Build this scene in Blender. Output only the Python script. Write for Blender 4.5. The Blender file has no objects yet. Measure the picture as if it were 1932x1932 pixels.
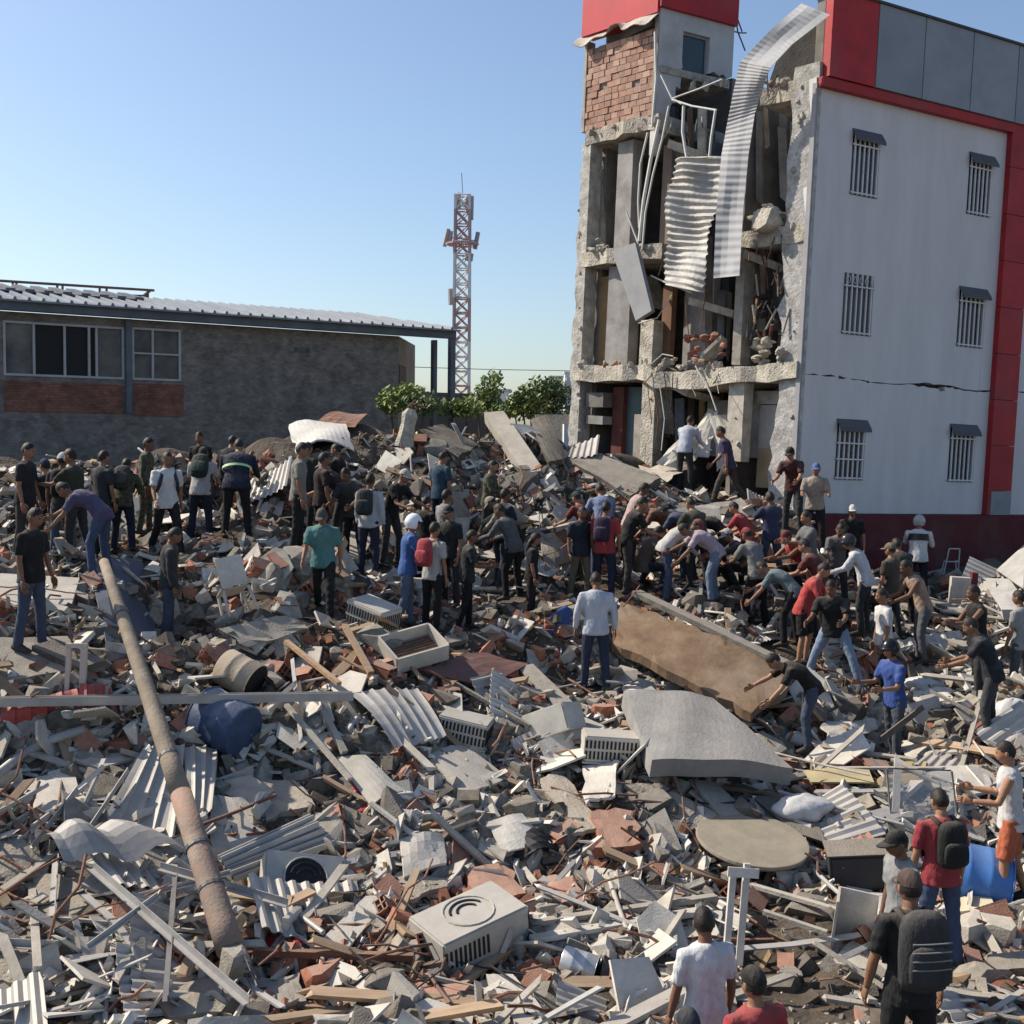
import bpy, bmesh, math, random
import numpy as np
from mathutils import Vector, Matrix
random.seed(7); rng = np.random.default_rng(11)
scene = bpy.context.scene
COL = scene.collection
# ------------------------------------------------------------------ camera
S = 1932.0; FPX = 2200.0; HC = 5.1; PITCH = math.atan(141 / FPX); ROLL = 0.012
CAM = Vector((0, 0, HC))
_r = Vector((1, 0, 0)); _f = Vector((0, math.cos(PITCH), -math.sin(PITCH))); _u = Vector((0, math.sin(PITCH), math.cos(PITCH)))
RT = (_r * math.cos(ROLL) + _u * math.sin(ROLL)); UP = (_u * math.cos(ROLL) - _r * math.sin(ROLL)); FW = _f
cam_data = bpy.data.cameras.new('camera'); cam = bpy.data.objects.new('camera', cam_data); COL.objects.link(cam)
cam_data.sensor_width = 36; cam_data.sensor_fit = 'HORIZONTAL'; cam_data.lens = 36 * FPX / S
cam_data.clip_start = 0.1; cam_data.clip_end = 6000
m = Matrix((RT, UP, -FW)).transposed().to_4x4(); m.translation = CAM
cam.matrix_world = m; scene.camera = cam
# ------------------------------------------------------------------ sky and sun
SUN_AZ = Vector((-0.94, 0.34, 0)).normalized(); SUN_EL = math.radians(42)
world = bpy.data.worlds.new('World'); scene.world = world; world.use_nodes = True
wn = world.node_tree.nodes; wl = world.node_tree.links
bg = wn['Background']; sky = wn.new('ShaderNodeTexSky'); sky.sky_type = 'NISHITA'; sky.sun_disc = False
sky.sun_elevation = SUN_EL; sky.sun_rotation = math.atan2(SUN_AZ.x, SUN_AZ.y)
sky.altitude = 0; sky.air_density = 1.0; sky.dust_density = 1.3; sky.ozone_density = 2.6
wl.new(sky.outputs[0], bg.inputs[0]); bg.inputs[1].default_value = 0.121
sun_d = bpy.data.lights.new('sun', 'SUN'); sun_d.energy = 5.0; sun_d.angle = math.radians(0.55); sun_d.color = (1.0, 0.90, 0.75)
sun = bpy.data.objects.new('sun', sun_d); COL.objects.link(sun)
sd = Vector((SUN_AZ.x * math.cos(SUN_EL), SUN_AZ.y * math.cos(SUN_EL), math.sin(SUN_EL)))
sun.rotation_euler = sd.to_track_quat('Z', 'Y').to_euler(); sun.location = (-20, 10, 30)
scene.view_settings.view_transform = 'Standard'; scene.view_settings.look = 'None'
scene.view_settings.exposure = 0.4; scene.view_settings.gamma = 1.0
scene.render.engine = 'CYCLES'
scene.cycles.max_bounces = 5; scene.cycles.diffuse_bounces = 2; scene.cycles.glossy_bounces = 2; scene.cycles.transmission_bounces = 3
# ------------------------------------------------------------------ pixel helpers (photo seen at 1932 x 1932)
def ray(px, py):
    return FW + RT * ((px - S / 2) / FPX) + UP * ((S / 2 - py) / FPX)
def P(px, py, d):
    return CAM + ray(px, py) * d
def to_px(p):
    v = Vector(p) - CAM; z = v.dot(FW)
    return (S / 2 + FPX * v.dot(RT) / z, S / 2 - FPX * v.dot(UP) / z)
# ------------------------------------------------------------------ materials
_mats = {}
def M(name, c1, c2=None, scale=4.0, rough=0.85, bump=0.25, bscale=40.0, metal=0.0, var=0.25, dust=0.0, dustcol=(.35, .312, .262), tint=False, detail=4, stretch=None, stain=0.0, staincol=(.12, .10, .085)):
    if name in _mats: return _mats[name]
    c2 = c2 or tuple(x * 0.7 for x in c1)
    mt = bpy.data.materials.new(name); mt.use_nodes = True
    n = mt.node_tree.nodes; l = mt.node_tree.links; b = n['Principled BSDF']
    b.inputs['Roughness'].default_value = rough; b.inputs['Metallic'].default_value = metal
    try: b.inputs['Specular IOR Level'].default_value = 0.3
    except Exception: pass
    tc = n.new('ShaderNodeTexCoord'); co = tc.outputs['Object']
    if stretch:
        mp = n.new('ShaderNodeMapping'); mp.inputs['Scale'].default_value = stretch; l.new(co, mp.inputs[0]); co = mp.outputs[0]
    nz = n.new('ShaderNodeTexNoise'); nz.inputs['Scale'].default_value = scale; nz.inputs['Detail'].default_value = detail; nz.inputs['Roughness'].default_value = .65
    l.new(co, nz.inputs['Vector'])
    rp = n.new('ShaderNodeValToRGB'); rp.color_ramp.elements[0].position = .33; rp.color_ramp.elements[1].position = .67
    rp.color_ramp.elements[0].color = (*c2, 1); rp.color_ramp.elements[1].color = (*c1, 1)
    l.new(nz.outputs['Fac'], rp.inputs[0]); out = rp.outputs[0]
    if stain > 0:
        n3 = n.new('ShaderNodeTexNoise'); n3.inputs['Scale'].default_value = scale * .45; n3.inputs['Detail'].default_value = 6; l.new(co, n3.inputs['Vector'])
        mr = n.new('ShaderNodeMapRange'); mr.inputs[1].default_value = .52; mr.inputs[2].default_value = .72; mr.inputs[4].default_value = stain; l.new(n3.outputs['Fac'], mr.inputs[0])
        mx = n.new('ShaderNodeMixRGB'); mx.inputs[2].default_value = (*staincol, 1); l.new(mr.outputs[0], mx.inputs[0]); l.new(out, mx.inputs[1]); out = mx.outputs[0]
    if var > 0:
        if tint:
            at = n.new('ShaderNodeAttribute'); at.attribute_name = 'tint'; rv = at.outputs['Fac']
        else:
            oi = n.new('ShaderNodeObjectInfo'); rv = oi.outputs['Random']
        mr = n.new('ShaderNodeMapRange'); mr.inputs[3].default_value = 1 - var; mr.inputs[4].default_value = 1 + var * .6; l.new(rv, mr.inputs[0])
        hs = n.new('ShaderNodeHueSaturation'); l.new(mr.outputs[0], hs.inputs['Value']); l.new(out, hs.inputs['Color']); out = hs.outputs[0]
    if dust > 0:
        ge = n.new('ShaderNodeNewGeometry'); sp = n.new('ShaderNodeSeparateXYZ'); l.new(ge.outputs['Normal'], sp.inputs[0])
        n4 = n.new('ShaderNodeTexNoise'); n4.inputs['Scale'].default_value = 9; n4.inputs['Detail'].default_value = 5; l.new(co, n4.inputs['Vector'])
        ad = n.new('ShaderNodeMath'); ad.operation = 'ADD'; l.new(sp.outputs[2], ad.inputs[0]); l.new(n4.outputs['Fac'], ad.inputs[1])
        mr = n.new('ShaderNodeMapRange'); mr.inputs[1].default_value = .7; mr.inputs[2].default_value = 1.5; mr.inputs[4].default_value = dust; l.new(ad.outputs[0], mr.inputs[0])
        mx = n.new('ShaderNodeMixRGB'); mx.inputs[2].default_value = (*dustcol, 1); l.new(mr.outputs[0], mx.inputs[0]); l.new(out, mx.inputs[1]); out = mx.outputs[0]
    l.new(out, b.inputs['Base Color'])
    if bump > 0:
        n2 = n.new('ShaderNodeTexNoise'); n2.inputs['Scale'].default_value = bscale; n2.inputs['Detail'].default_value = 3; l.new(co, n2.inputs['Vector'])
        bp = n.new('ShaderNodeBump'); bp.inputs['Strength'].default_value = bump; bp.inputs['Distance'].default_value = .03; l.new(n2.outputs['Fac'], bp.inputs['Height']); l.new(bp.outputs[0], b.inputs['Normal'])
    _mats[name] = mt; return mt
def flat(name, c, rough=.7, metal=0.0, var=0.0, **k):
    return M(name, c, tuple(x * .85 for x in c), rough=rough, metal=metal, var=var, bump=k.pop('bump', .08), **k)
CONC = M('concrete', (.28, .256, .222), (.145, .13, .11), 5, .92, .35, 45, var=.45, dust=.5)
CONC_D = M('concrete_dark', (.15, .13, .106), (.075, .065, .054), 4, .92, .5, 45, var=.3, dust=.35)
PLAS = M('plaster', (.49, .455, .395), (.30, .272, .232), 5, .9, .22, 40, var=.35, dust=.45, stain=.35, staincol=(.27, .22, .17))
WHITE = M('white_board', (.64, .61, .555), (.44, .41, .36), 3, .75, .2, 40, var=.28, dust=.4, stain=.4, staincol=(.33, .29, .24))
BRICK = M('clay_brick', (.37, .155, .095), (.26, .10, .062), 8, .9, .4, 70, var=.35, dust=.5, dustcol=(.38, .30, .24))
WOOD = M('lumber', (.40, .26, .145), (.24, .145, .08), 3, .8, .25, 30, var=.35, dust=.35, stretch=(1, 8, 8))
METAL = M('galvanised_metal', (.46, .46, .455), (.32, .31, .30), 3, .55, .08, 30, metal=.15, var=.2, dust=.35, stain=.35, staincol=(.28, .19, .13))
STEELD = M('dark_steel', (.13, .135, .15), (.07, .07, .08), 4, .55, .1, 40, metal=.4, var=.3, dust=.3)
RUST = M('rusty_metal', (.25, .105, .06), (.14, .065, .045), 5, .85, .3, 40, var=.3, dust=.25)
GAPDIRT = M('shaded_dirt', (.11, .088, .067), (.034, .028, .022), 2.2, .95, .9, 22, var=0, detail=8)  # brown dirt, darkened further so gaps between pieces read as shadow
BLACK = flat('black_inside', (.012, .012, .013), .9)
# ------------------------------------------------------------------ mesh builder
class MB:
    def __init__(self): self.v = []; self.f = []; self.mi = []
    def add(self, vs, fs, mi=0):
        o = len(self.v); self.v.extend([tuple(x) for x in vs])
        for f in fs: self.f.append(tuple(i + o for i in f)); self.mi.append(mi)
        return self
    def box(self, c, s, R=None, mi=0, jit=0.0):
        hx, hy, hz = s[0] / 2, s[1] / 2, s[2] / 2; c = Vector(c)
        vs = []
        for z in (-hz, hz):
            for x, y in ((-hx, -hy), (hx, -hy), (hx, hy), (-hx, hy)):
                p = Vector((x, y, z))
                if jit: p += Vector((random.uniform(-jit, jit) * s[0], random.uniform(-jit, jit) * s[1], random.uniform(-jit, jit) * s[2]))
                if R is not None: p = R @ p
                vs.append(c + p)
        return self.add(vs, [(3, 2, 1, 0), (4, 5, 6, 7), (0, 1, 5, 4), (1, 2, 6, 5), (2, 3, 7, 6), (3, 0, 4, 7)], mi)
    def hexa(self, v8, mi=0):      # bottom ring 0-3 ccw, top ring 4-7
        return self.add(v8, [(3, 2, 1, 0), (4, 5, 6, 7), (0, 1, 5, 4), (1, 2, 6, 5), (2, 3, 7, 6), (3, 0, 4, 7)], mi)
    def prism(self, poly, off, mi=0):   # polygon (list of Vector) extruded by vector off
        n = len(poly); a = [Vector(p) for p in poly]; b = [p + off for p in a]
        return self.add(a + b, [tuple(range(n - 1, -1, -1)), tuple(range(n, 2 * n))] + [(i, (i + 1) % n, n + (i + 1) % n, n + i) for i in range(n)], mi)
    def tube(self, pts, rad, n=8, mi=0, cap=True, side=None):
        pts = [Vector(p) for p in pts]
        if not isinstance(rad, (list, tuple)): rad = [rad] * len(pts)
        vs = []; ref = Vector(side) if side is not None else None
        for i, p in enumerate(pts):
            t = (pts[min(i + 1, len(pts) - 1)] - pts[max(i - 1, 0)])
            if t.length < 1e-6: t = Vector((0, 0, 1))
            t.normalize()
            if ref is None: ref = Vector((1, 0, 0)) if abs(t.x) < .8 else Vector((0, 1, 0))
            a = (ref - t * ref.dot(t))
            if a.length < 1e-4: a = t.orthogonal()
            a.normalize(); b = t.cross(a); ref = a
            r = rad[i]; ra, rb = r if isinstance(r, (list, tuple)) else (r, r)
            for k in range(n):
                w = 2 * math.pi * k / n
                vs.append(p + a * (math.cos(w) * ra) + b * (math.sin(w) * rb))
        m_ = len(pts); fs = []
        for i in range(m_ - 1):
            for k in range(n):
                fs.append((i * n + k, i * n + (k + 1) % n, (i + 1) * n + (k + 1) % n, (i + 1) * n + k))
        if cap: fs.append(tuple(range(n - 1, -1, -1))); fs.append(tuple((m_ - 1) * n + k for k in range(n)))
        return self.add(vs, fs, mi)
    def grid(self, fn, nu, nv, th=None, mi=0):     # fn(u,v)->Vector on [0,1]^2 ; th: thickness along normal
        vs = [Vector(fn(i / nu, j / nv)) for j in range(nv + 1) for i in range(nu + 1)]
        q = [(j * (nu + 1) + i, j * (nu + 1) + i + 1, (j + 1) * (nu + 1) + i + 1, (j + 1) * (nu + 1) + i) for j in range(nv) for i in range(nu)]
        if th is None: return self.add(vs, q, mi)
        nr = (vs[nu] - vs[0]).cross(vs[-1] - vs[0]); nr.normalize()
        N = len(vs); vs2 = [p - nr * th for p in vs]
        b = list(range(nu + 1)) + [j * (nu + 1) + nu for j in range(1, nv + 1)] + [nv * (nu + 1) + i for i in range(nu - 1, -1, -1)] + [j * (nu + 1) for j in range(nv - 1, 0, -1)]
        fs = q + [tuple(N + i for i in reversed(f)) for f in q]
        fs += [(b[(i + 1) % len(b)], b[i], N + b[i], N + b[(i + 1) % len(b)]) for i in range(len(b))]
        return self.add(vs + vs2, fs, mi)
    def mesh(self, name, mats, smooth=False):
        me = bpy.data.meshes.new(name); me.from_pydata(self.v, [], self.f)
        for mt in (mats if isinstance(mats, (list, tuple)) else [mats]): me.materials.append(mt)
        if any(self.mi): me.polygons.foreach_set('material_index', self.mi)
        if smooth: me.polygons.foreach_set('use_smooth', [True] * len(me.polygons))
        me.update(); return me
    def build(self, name, mats, parent=None, smooth=False, origin=None):
        if origin is not None:
            o_ = Vector(origin); self.v = [tuple(Vector(p) - o_) for p in self.v]
        ob = bpy.data.objects.new(name, self.mesh(name, mats, smooth)); COL.objects.link(ob)
        if origin is not None: ob.location = origin
        if parent is not None:
            ob.parent = parent
            if origin is None: ob.location = -parent.location if parent.type == 'EMPTY' or parent.get('abs') else (0, 0, 0)
        return ob
def centroid(pts):
    c = Vector((0, 0, 0))
    for p in pts: c += Vector(p)
    return c / max(1, len(pts))
def tag(o, label, cat, group=None, kind=None):
    o['label'] = label; o['category'] = cat
    if group: o['group'] = group
    if kind: o['kind'] = kind
    return o
def empty(name, loc, label=None, cat=None, group=None):
    e = bpy.data.objects.new(name, None); COL.objects.link(e); e.location = loc; e.empty_display_size = .2
    if label: tag(e, label, cat, group)
    return e
def thing(mb, name, mats, label, cat, group=None, smooth=False, low=True):
    c = centroid(mb.v)
    if low: c.z = min(p[2] for p in mb.v)
    return tag(mb.build(name, mats, smooth=smooth, origin=c), label, cat, group)
def sub(parent, mb, name, mats, smooth=False):      # child mesh given in world coordinates
    ob = bpy.data.objects.new(name, None)
    bpy.data.objects.remove(ob)
    wl_ = Vector((0, 0, 0)); q = parent
    while q is not None: wl_ += q.location; q = q.parent
    mb.v = [tuple(Vector(p) - wl_) for p in mb.v]
    ob = bpy.data.objects.new(name, mb.mesh(name, mats, smooth)); COL.objects.link(ob); ob.parent = parent
    return ob
# ------------------------------------------------------------------ people: where they stand (photo x, photo y of feet, metres), facing, pose, clothes
JE = (.055, .085, .16); NAVY = (.02, .028, .06); BLK = (.014, .014, .016); DGR = (.045, .045, .048); KHA = (.2, .16, .10)
WHT = (.78, .78, .78); LBL = (.52, .60, .74); GRY = (.30, .30, .31); RED = (.50, .02, .025); TEAL = (.07, .26, .27); BLU = (.02, .13, .46)
CAMO = 'camo'
PEOPLE = [
 # label, px, feet y, d, yaw, pose, dict
 ('person in black polo shirt and blue jeans standing at far left edge of the rubble', 56, 1200, 14.2, -105, 'stand', dict(shirt=BLK, pants=JE, hd=.25)),
 ('tall person in black T-shirt behind the man in black polo, looking right', 45, 1064, 17.6, -90, 'stand', dict(shirt=(.02, .022, .03), pants=DGR)),
 ('person in dark blue cap and black shirt, second from the left edge', 92, 1062, 19.2, 50, 'stand', dict(shirt=BLK, pants=DGR, head='cap', hat=(.02, .03, .09))),
 ('person with black backpack and faded jeans seen from behind on the left', 119, 1066, 18.6, 12, 'stand', dict(shirt=DGR, pants=(.09, .13, .2), head='cap', hat=(.6, .6, .6), pack=BLK)),
 ('person in dark olive T-shirt standing beside the black backpack wearer, facing left', 152, 1061, 18.0, 80, 'arms', dict(shirt=(.045, .045, .03), pants=DGR)),
 ('person in purple T-shirt and blue jeans bending down over the fallen pole', 190, 1085, 16.8, 92, 'bend', dict(shirt=(.09, .075, .19), pants=(.05, .09, .19))),
 ('person in charcoal T-shirt standing behind the bending purple T-shirt', 190, 1050, 19.8, -30, 'stand', dict(shirt=(.04, .045, .05), pants=DGR)),
 ('person in mottled dark jacket with grey backpack seen from behind, left crowd', 232, 1050, 20.0, 5, 'stoop', dict(shirt=CAMO, pants=NAVY, pack=(.05, .055, .05), sleeve='long')),
 ('person in camouflage jacket standing tallest in the left crowd, looking right', 272, 1005, 20.8, -85, 'stand', dict(shirt=CAMO, pants=CAMO, sleeve='long')),
 ('person in white T-shirt and black trousers walking in the left crowd', 314, 1050, 19.4, -150, 'walk', dict(shirt=WHT, pants=BLK, pack=(.03, .05, .1))),
 ('slim person all in black standing on the mound before the dark brick wall', 381, 985, 23.2, 170, 'stand', dict(shirt=BLK, pants=BLK)),
 ('person in pale grey shirt with dark green backpack seen from behind', 378, 1026, 20.3, 5, 'stoop', dict(shirt=(.55, .55, .54), pants=NAVY, pack=(.03, .055, .045), head='cap', hat=(.03, .03, .03))),
 ('broad person in navy jacket with a pale green reflective band, stooping', 446, 1014, 19.6, 5, 'stoop', dict(shirt=(.015, .025, .06), pants=BLK, sleeve='long', band=(.45, .7, .35), wide=1.25)),
 ('person in dark grey sweater and blue jeans standing alone right of the pole', 314, 1224, 16.5, -70, 'stand', dict(shirt=(.035, .04, .048), pants=(.05, .075, .14), sleeve='long', hd=.5)),
 ('person in pale khaki vest and black trousers standing beside the dark maroon shirt', 558, 1042, 18.4, -80, 'stand', dict(shirt=(.25, .24, .2), pants=BLK, hd=.2)),
 ('person in dark maroon shirt standing right of the khaki vest, facing right', 602, 1042, 19.8, -60, 'stand', dict(shirt=(.035, .018, .02), pants=BLK)),
 ('person in black shirt behind the maroon shirt near the white tank, facing left', 648, 1008, 22.0, 80, 'arms', dict(shirt=(.02, .012, .015), pants=BLK)),
 ('person in grey cap and dark brown shirt stooping behind the teal shirt', 645, 1048, 20.4, 85, 'stoop', dict(shirt=(.05, .03, .025), pants=DGR, head='cap', hat=(.3, .3, .3))),
 ('person in pale checked long-sleeved shirt and navy trousers, back to the camera', 694, 1090, 19.2, -15, 'stand', dict(shirt=(.52, .54, .58), pants=NAVY, sleeve='long', pack=(.04, .05, .055))),
 ('person in teal polo shirt, grey cap and black trousers striding downhill', 612, 1170, 17.4, 178, 'walk', dict(shirt=TEAL, pants=BLK, head='cap', hat=(.10, .10, .10), hd=.5)),
 ('person in white helmet, blue T-shirt and jeans facing right', 760, 1190, 18.3, -80, 'arms', dict(shirt=BLU, pants=(.12, .17, .27), head='helmet', hat=(.8, .82, .85))),
 ('person with red backpack over a pale T-shirt, beside the white helmet', 812, 1192, 18.0, -35, 'stand', dict(shirt=(.5, .49, .45), pants=BLK, pack=(.5, .03, .05))),
 ('person in black cap and dark shirt behind the red backpack wearer', 850, 1150, 20.2, 150, 'stand', dict(shirt=(.03, .035, .035), pants=DGR, head='cap', hat=BLK)),
 ('short person in dark clothes right of the red backpack, arms folded forward', 874, 1192, 18.8, -80, 'carry', dict(shirt=(.03, .033, .04), pants=BLK, H=1.6)),
 ('person in black shirt whose head shows above the white helmet', 797, 1124, 21.2, -40, 'stand', dict(shirt=BLK, pants=BLK)),
 ('person in grey shirt with black hair right behind the pale T-shirt and red backpack', 834, 1118, 21.4, -50, 'stand', dict(shirt=(.3, .31, .32), pants=DGR)),
 ('person in dark blue-green shirt bending beside the leaning pale panel on the mound', 826, 1036, 22.0, -40, 'stand', dict(shirt=(.02, .07, .12), pants=NAVY, hd=.5)),
 ('person in dark camouflage on the mound above the navy shirt, facing right', 915, 1035, 22.6, -100, 'carry', dict(shirt=CAMO, pants=DGR, sleeve='long')),
 ('person in navy T-shirt and trousers hauling rubble in the middle of the mound', 940, 1120, 21.0, -50, 'carry', dict(shirt=(.02, .03, .055), pants=(.035, .05, .085))),
 ('person with long dark hair in dark dress and bare arms, facing right', 998, 1180, 19.6, -90, 'stand', dict(shirt=BLK, pants=(.03, .02, .02), H=1.5, hd=.3)),
 ('person in beige hooded top bending low in the middle of the crowd', 978, 1085, 21.4, 80, 'bend', dict(shirt=(.38, .34, .25), pants=DGR, sleeve='long', head='cap', hat=(.4, .37, .28))),
 ('person in light blue shirt on the ridge, back turned, below the grey slab', 1139, 1070, 21.2, 15, 'stoop', dict(shirt=(.22, .29, .50), pants=JE, H=1.8)),
 ('person in dark green cap and dark red shirt beside the light blue shirt', 1104, 1100, 21.6, 40, 'stoop', dict(shirt=(.2, .02, .02), pants=DGR, head='cap', hat=(.01, .05, .045))),
 ('person in pale pink top right of the light blue shirt on the ridge', 1186, 1078, 22.4, -70, 'stoop', dict(shirt=(.6, .4, .38), pants=DGR)),
 ('person in red T-shirt with purple and black backpack, back to the camera', 1138, 1140, 20.6, -20, 'stand', dict(shirt=RED, pants=NAVY, pack=(.05, .025, .07))),
 ('person in navy T-shirt and khaki trousers left of the red T-shirt with backpack', 1092, 1148, 20.8, -160, 'stand', dict(shirt=(.02, .028, .045), pants=KHA)),
 ('person in black T-shirt and dark trousers looking right above the tan panel', 1178, 1128, 20.9, -75, 'stoop', dict(shirt=BLK, pants=(.06, .055, .05), H=1.8)),
 ('person in rust-coloured shirt reaching left, lower than the pale pink top', 1258, 1085, 22.0, 90, 'bend', dict(shirt=(.27, .10, .055), pants=DGR)),
 ('person in denim blue shirt bending over behind the white shirt', 1300, 1092, 21.4, 70, 'bend', dict(shirt=(.04, .07, .14), pants=(.03, .05, .1))),
 ('person in white shirt doubled over with a red cap among the diggers', 1256, 1138, 20.4, -80, 'bend', dict(shirt=(.6, .6, .57), pants=JE, head='cap', hat=(.35, .05, .05), sleeve='long')),
 ('person in lilac pink T-shirt and light jeans bending towards the hole', 1346, 1132, 19.9, 85, 'bend', dict(shirt=(.50, .38, .47), pants=(.16, .24, .36))),
 ('crouching person in dark clothes and pale hat behind the grey shirt', 1384, 1122, 21.0, 90, 'crouch', dict(shirt=DGR, pants=BLK, head='cap', hat=(.6, .58, .5))),
 ('person in bright red T-shirt stooping left of the standing navy T-shirt', 1408, 1108, 21.4, 60, 'stoop', dict(shirt=RED, pants=BLK, H=1.6)),
 ('person in light blue long-sleeved shirt stooping beside torn white sheets at the ruin', 1290, 925, 25.0, -30, 'stoop', dict(shirt=(.52, .56, .68), pants=DGR, sleeve='long')),
 ('person in purple T-shirt and brown trousers stepping down beside the ruin', 1378, 972, 24.4, 70, 'walk', dict(shirt=(.06, .04, .13), pants=(.10, .075, .06), lean=18)),
 ('person in pale blue long-sleeved shirt and dark jeans seen from behind, mid-slope', 1123, 1306, 17.0, 4, 'stand', dict(shirt=(.58, .62, .72), pants=(.025, .04, .085), sleeve='long', hd=.5, armw=16)),
 ('person in blue cap and tan T-shirt standing on the white slab', 1535, 1027, 22.2, 168, 'carry', dict(shirt=(.42, .33, .25), pants=BLK, head='cap', hat=(.04, .13, .4), shoe=(.7, .7, .7))),
 ('person in dark red shirt and black cap left of the blue cap', 1495, 1042, 23.0, 150, 'stoop', dict(shirt=(.09, .02, .022), pants=DGR, head='cap', hat=BLK)),
 ('person in navy T-shirt and faded jeans standing below the blue cap', 1456, 1102, 21.4, 20, 'arms', dict(shirt=(.035, .045, .11), pants=(.06, .09, .13))),
 ('person in red vest squatting with arms out beside the white slab', 1494, 1112, 20.8, 110, 'crouch', dict(shirt=RED, pants=BLK, sleeve='none', head='cap', hat=(.2, .02, .02))),
 ('person in grey T-shirt and black trousers standing above the tan panel', 1426, 1202, 20.0, 30, 'stoop', dict(shirt=(.24, .24, .23), pants=BLK, head='cap', hat=(.3, .02, .02))),
 ('person in grey-green shirt bending double left of the red T-shirt and shorts', 1492, 1218, 19.0, 60, 'bend', dict(shirt=(.14, .22, .24), pants=BLK)),
 ('person in bright red T-shirt and black shorts standing at the end of the tan panel', 1512, 1264, 18.4, -110, 'stoop', dict(shirt=(.55, .025, .02), pants=BLK, shorts=True)),
 ('person in black T-shirt and light blue jeans, feet wide apart', 1572, 1298, 17.6, 150, 'wide', dict(shirt=BLK, pants=(.22, .32, .46))),
 ('person in white cap and black shirt standing before the dark red wall base', 1602, 1132, 22.4, 170, 'stand', dict(shirt=BLK, pants=BLK, head='cap', hat=(.7, .7, .68))),
 ('young person in plaid shirt sitting low in front of the white cap', 1576, 1155, 20.8, 175, 'stoop', dict(shirt=(.16, .14, .15), pants=DGR, H=1.62)),
 ('person in black helmet and white long-sleeved shirt stooping left of the white T-shirt', 1630, 1196, 19.6, 70, 'stoop', dict(shirt=(.66, .66, .70), pants=DGR, head='helmet', hat=(.03, .03, .035), sleeve='long')),
 ('person in brown shirt and cap between the white shirt and the bare-shouldered worker', 1682, 1215, 20.2, 40, 'stand', dict(shirt=(.09, .07, .05), pants=DGR, head='cap', hat=(.2, .15, .09))),
 ('bare-shouldered person in tan vest and grey trousers, right of the white T-shirt', 1738, 1256, 19.2, 95, 'stoop', dict(shirt=(.42, .28, .2), pants=(.12, .12, .14), sleeve='none')),
 ('person in white T-shirt facing left behind the blue jersey and black helmet', 1668, 1322, 18.2, 95, 'stand', dict(shirt=(.74, .72, .70), pants=BLK)),
 ('person in white and black jacket and helmet by the red wall base', 1728, 1142, 22.9, -20, 'arms', dict(shirt=(.72, .72, .72), pants=BLK, head='helmet', hat=(.35, .35, .36), sleeve='long', chest=BLK)),
 ('person in black helmet, royal blue jersey and grey jeans holding a board', 1690, 1450, 16.4, 110, 'carry', dict(shirt=(.015, .08, .38), pants=(.085, .10, .13), head='helmet', hat=(.012, .014, .016), lean=8)),
 ('person in black T-shirt and blue jeans bending left over the curved concrete slab', 1524, 1420, 16.2, 92, 'bend', dict(shirt=(.018, .016, .015), pants=(.06, .085, .14))),
 ('person in black vest with bare arms near the right edge, facing left', 1848, 1330, 17.6, 95, 'arms', dict(shirt=BLK, pants=DGR, sleeve='none', pale=.6)),
 ('person in dark navy shirt and grey jeans stooping left at the right edge', 1868, 1398, 15.9, 70, 'stoop', dict(shirt=(.018, .022, .035), pants=(.055, .06, .065))),
 ('person in grey shirt partly cut off by the right edge of the view', 1925, 1332, 17.6, 40, 'stand', dict(shirt=(.35, .35, .34), pants=(.1, .1, .11))),
 ('person in white vest and orange shorts at the right edge', 1912, 1722, 12.5, 70, 'carry', dict(shirt=(.68, .66, .66), pants=(.62, .12, .02), shorts=True, sleeve='none', pale=1.3)),
 ('person in red T-shirt with black backpack and blue jeans beside the blue barrel', 1772, 1826, 11.3, 8, 'stand', dict(shirt=(.42, .02, .035), pants=(.05, .085, .19), pack=(.02, .025, .022), hd=.3)),
 ('person in black cap and grey T-shirt looking left, in front of the red T-shirt', 1702, 1920, 10.4, 100, 'stand', dict(shirt=(.30, .31, .32), pants=DGR, head='cap', hat=(.012, .013, .015), hd=.3)),
 ('person with large grey backpack and black T-shirt in the right foreground', 1712, 2100, 8.4, 6, 'stand', dict(shirt=(.016, .018, .02), pants=BLK, pack=(.045, .047, .05), head='cap', hat=(.09, .05, .04), bigpack=True, armw=14)),
 ('person in white T-shirt in the foreground, back turned, head to the right', 1330, 2120, 8.9, 20, 'stand', dict(shirt=(.80, .80, .82), pants=NAVY, armw=10, hy=-25, pale=.8)),
 ('person in red shirt and black cap at the bottom edge of the view', 1425, 2292, 8.3, 25, 'stand', dict(shirt=(.5, .02, .03), pants=NAVY, head='cap', hat=(.014, .014, .016))),
 ('person in olive shirt squeezed between the denim shirt and the lilac T-shirt', 1318, 1120, 20.8, 30, 'stoop', dict(shirt=(.06, .06, .035), pants=DGR)),
 ('person in black jacket bending behind the lilac T-shirt', 1362, 1100, 21.6, 75, 'bend', dict(shirt=BLK, pants=DGR, sleeve='long')),
 ('person in faded brown shirt crouching left of the white shirt digger', 1228, 1118, 21.2, -60, 'crouch', dict(shirt=(.15, .10, .07), pants=NAVY)),
 ('person in grey hooded jacket between the navy T-shirt and the dark dress', 968, 1140, 20.4, 60, 'stoop', dict(shirt=(.12, .12, .125), pants=BLK, sleeve='long')),
 ('person in dark green jacket behind the khaki vest', 575, 1012, 21.6, -30, 'stand', dict(shirt=(.03, .04, .03), pants=BLK, sleeve='long')),
 ('person in black shirt with pale cap right of the pale checked shirt', 736, 1062, 20.6, -120, 'stoop', dict(shirt=BLK, pants=DGR, head='cap', hat=(.5, .48, .42))),
 ('person in dark grey shirt directly behind the teal polo shirt', 668, 1068, 19.9, 160, 'stoop', dict(shirt=(.05, .05, .055), pants=BLK)),
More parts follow.
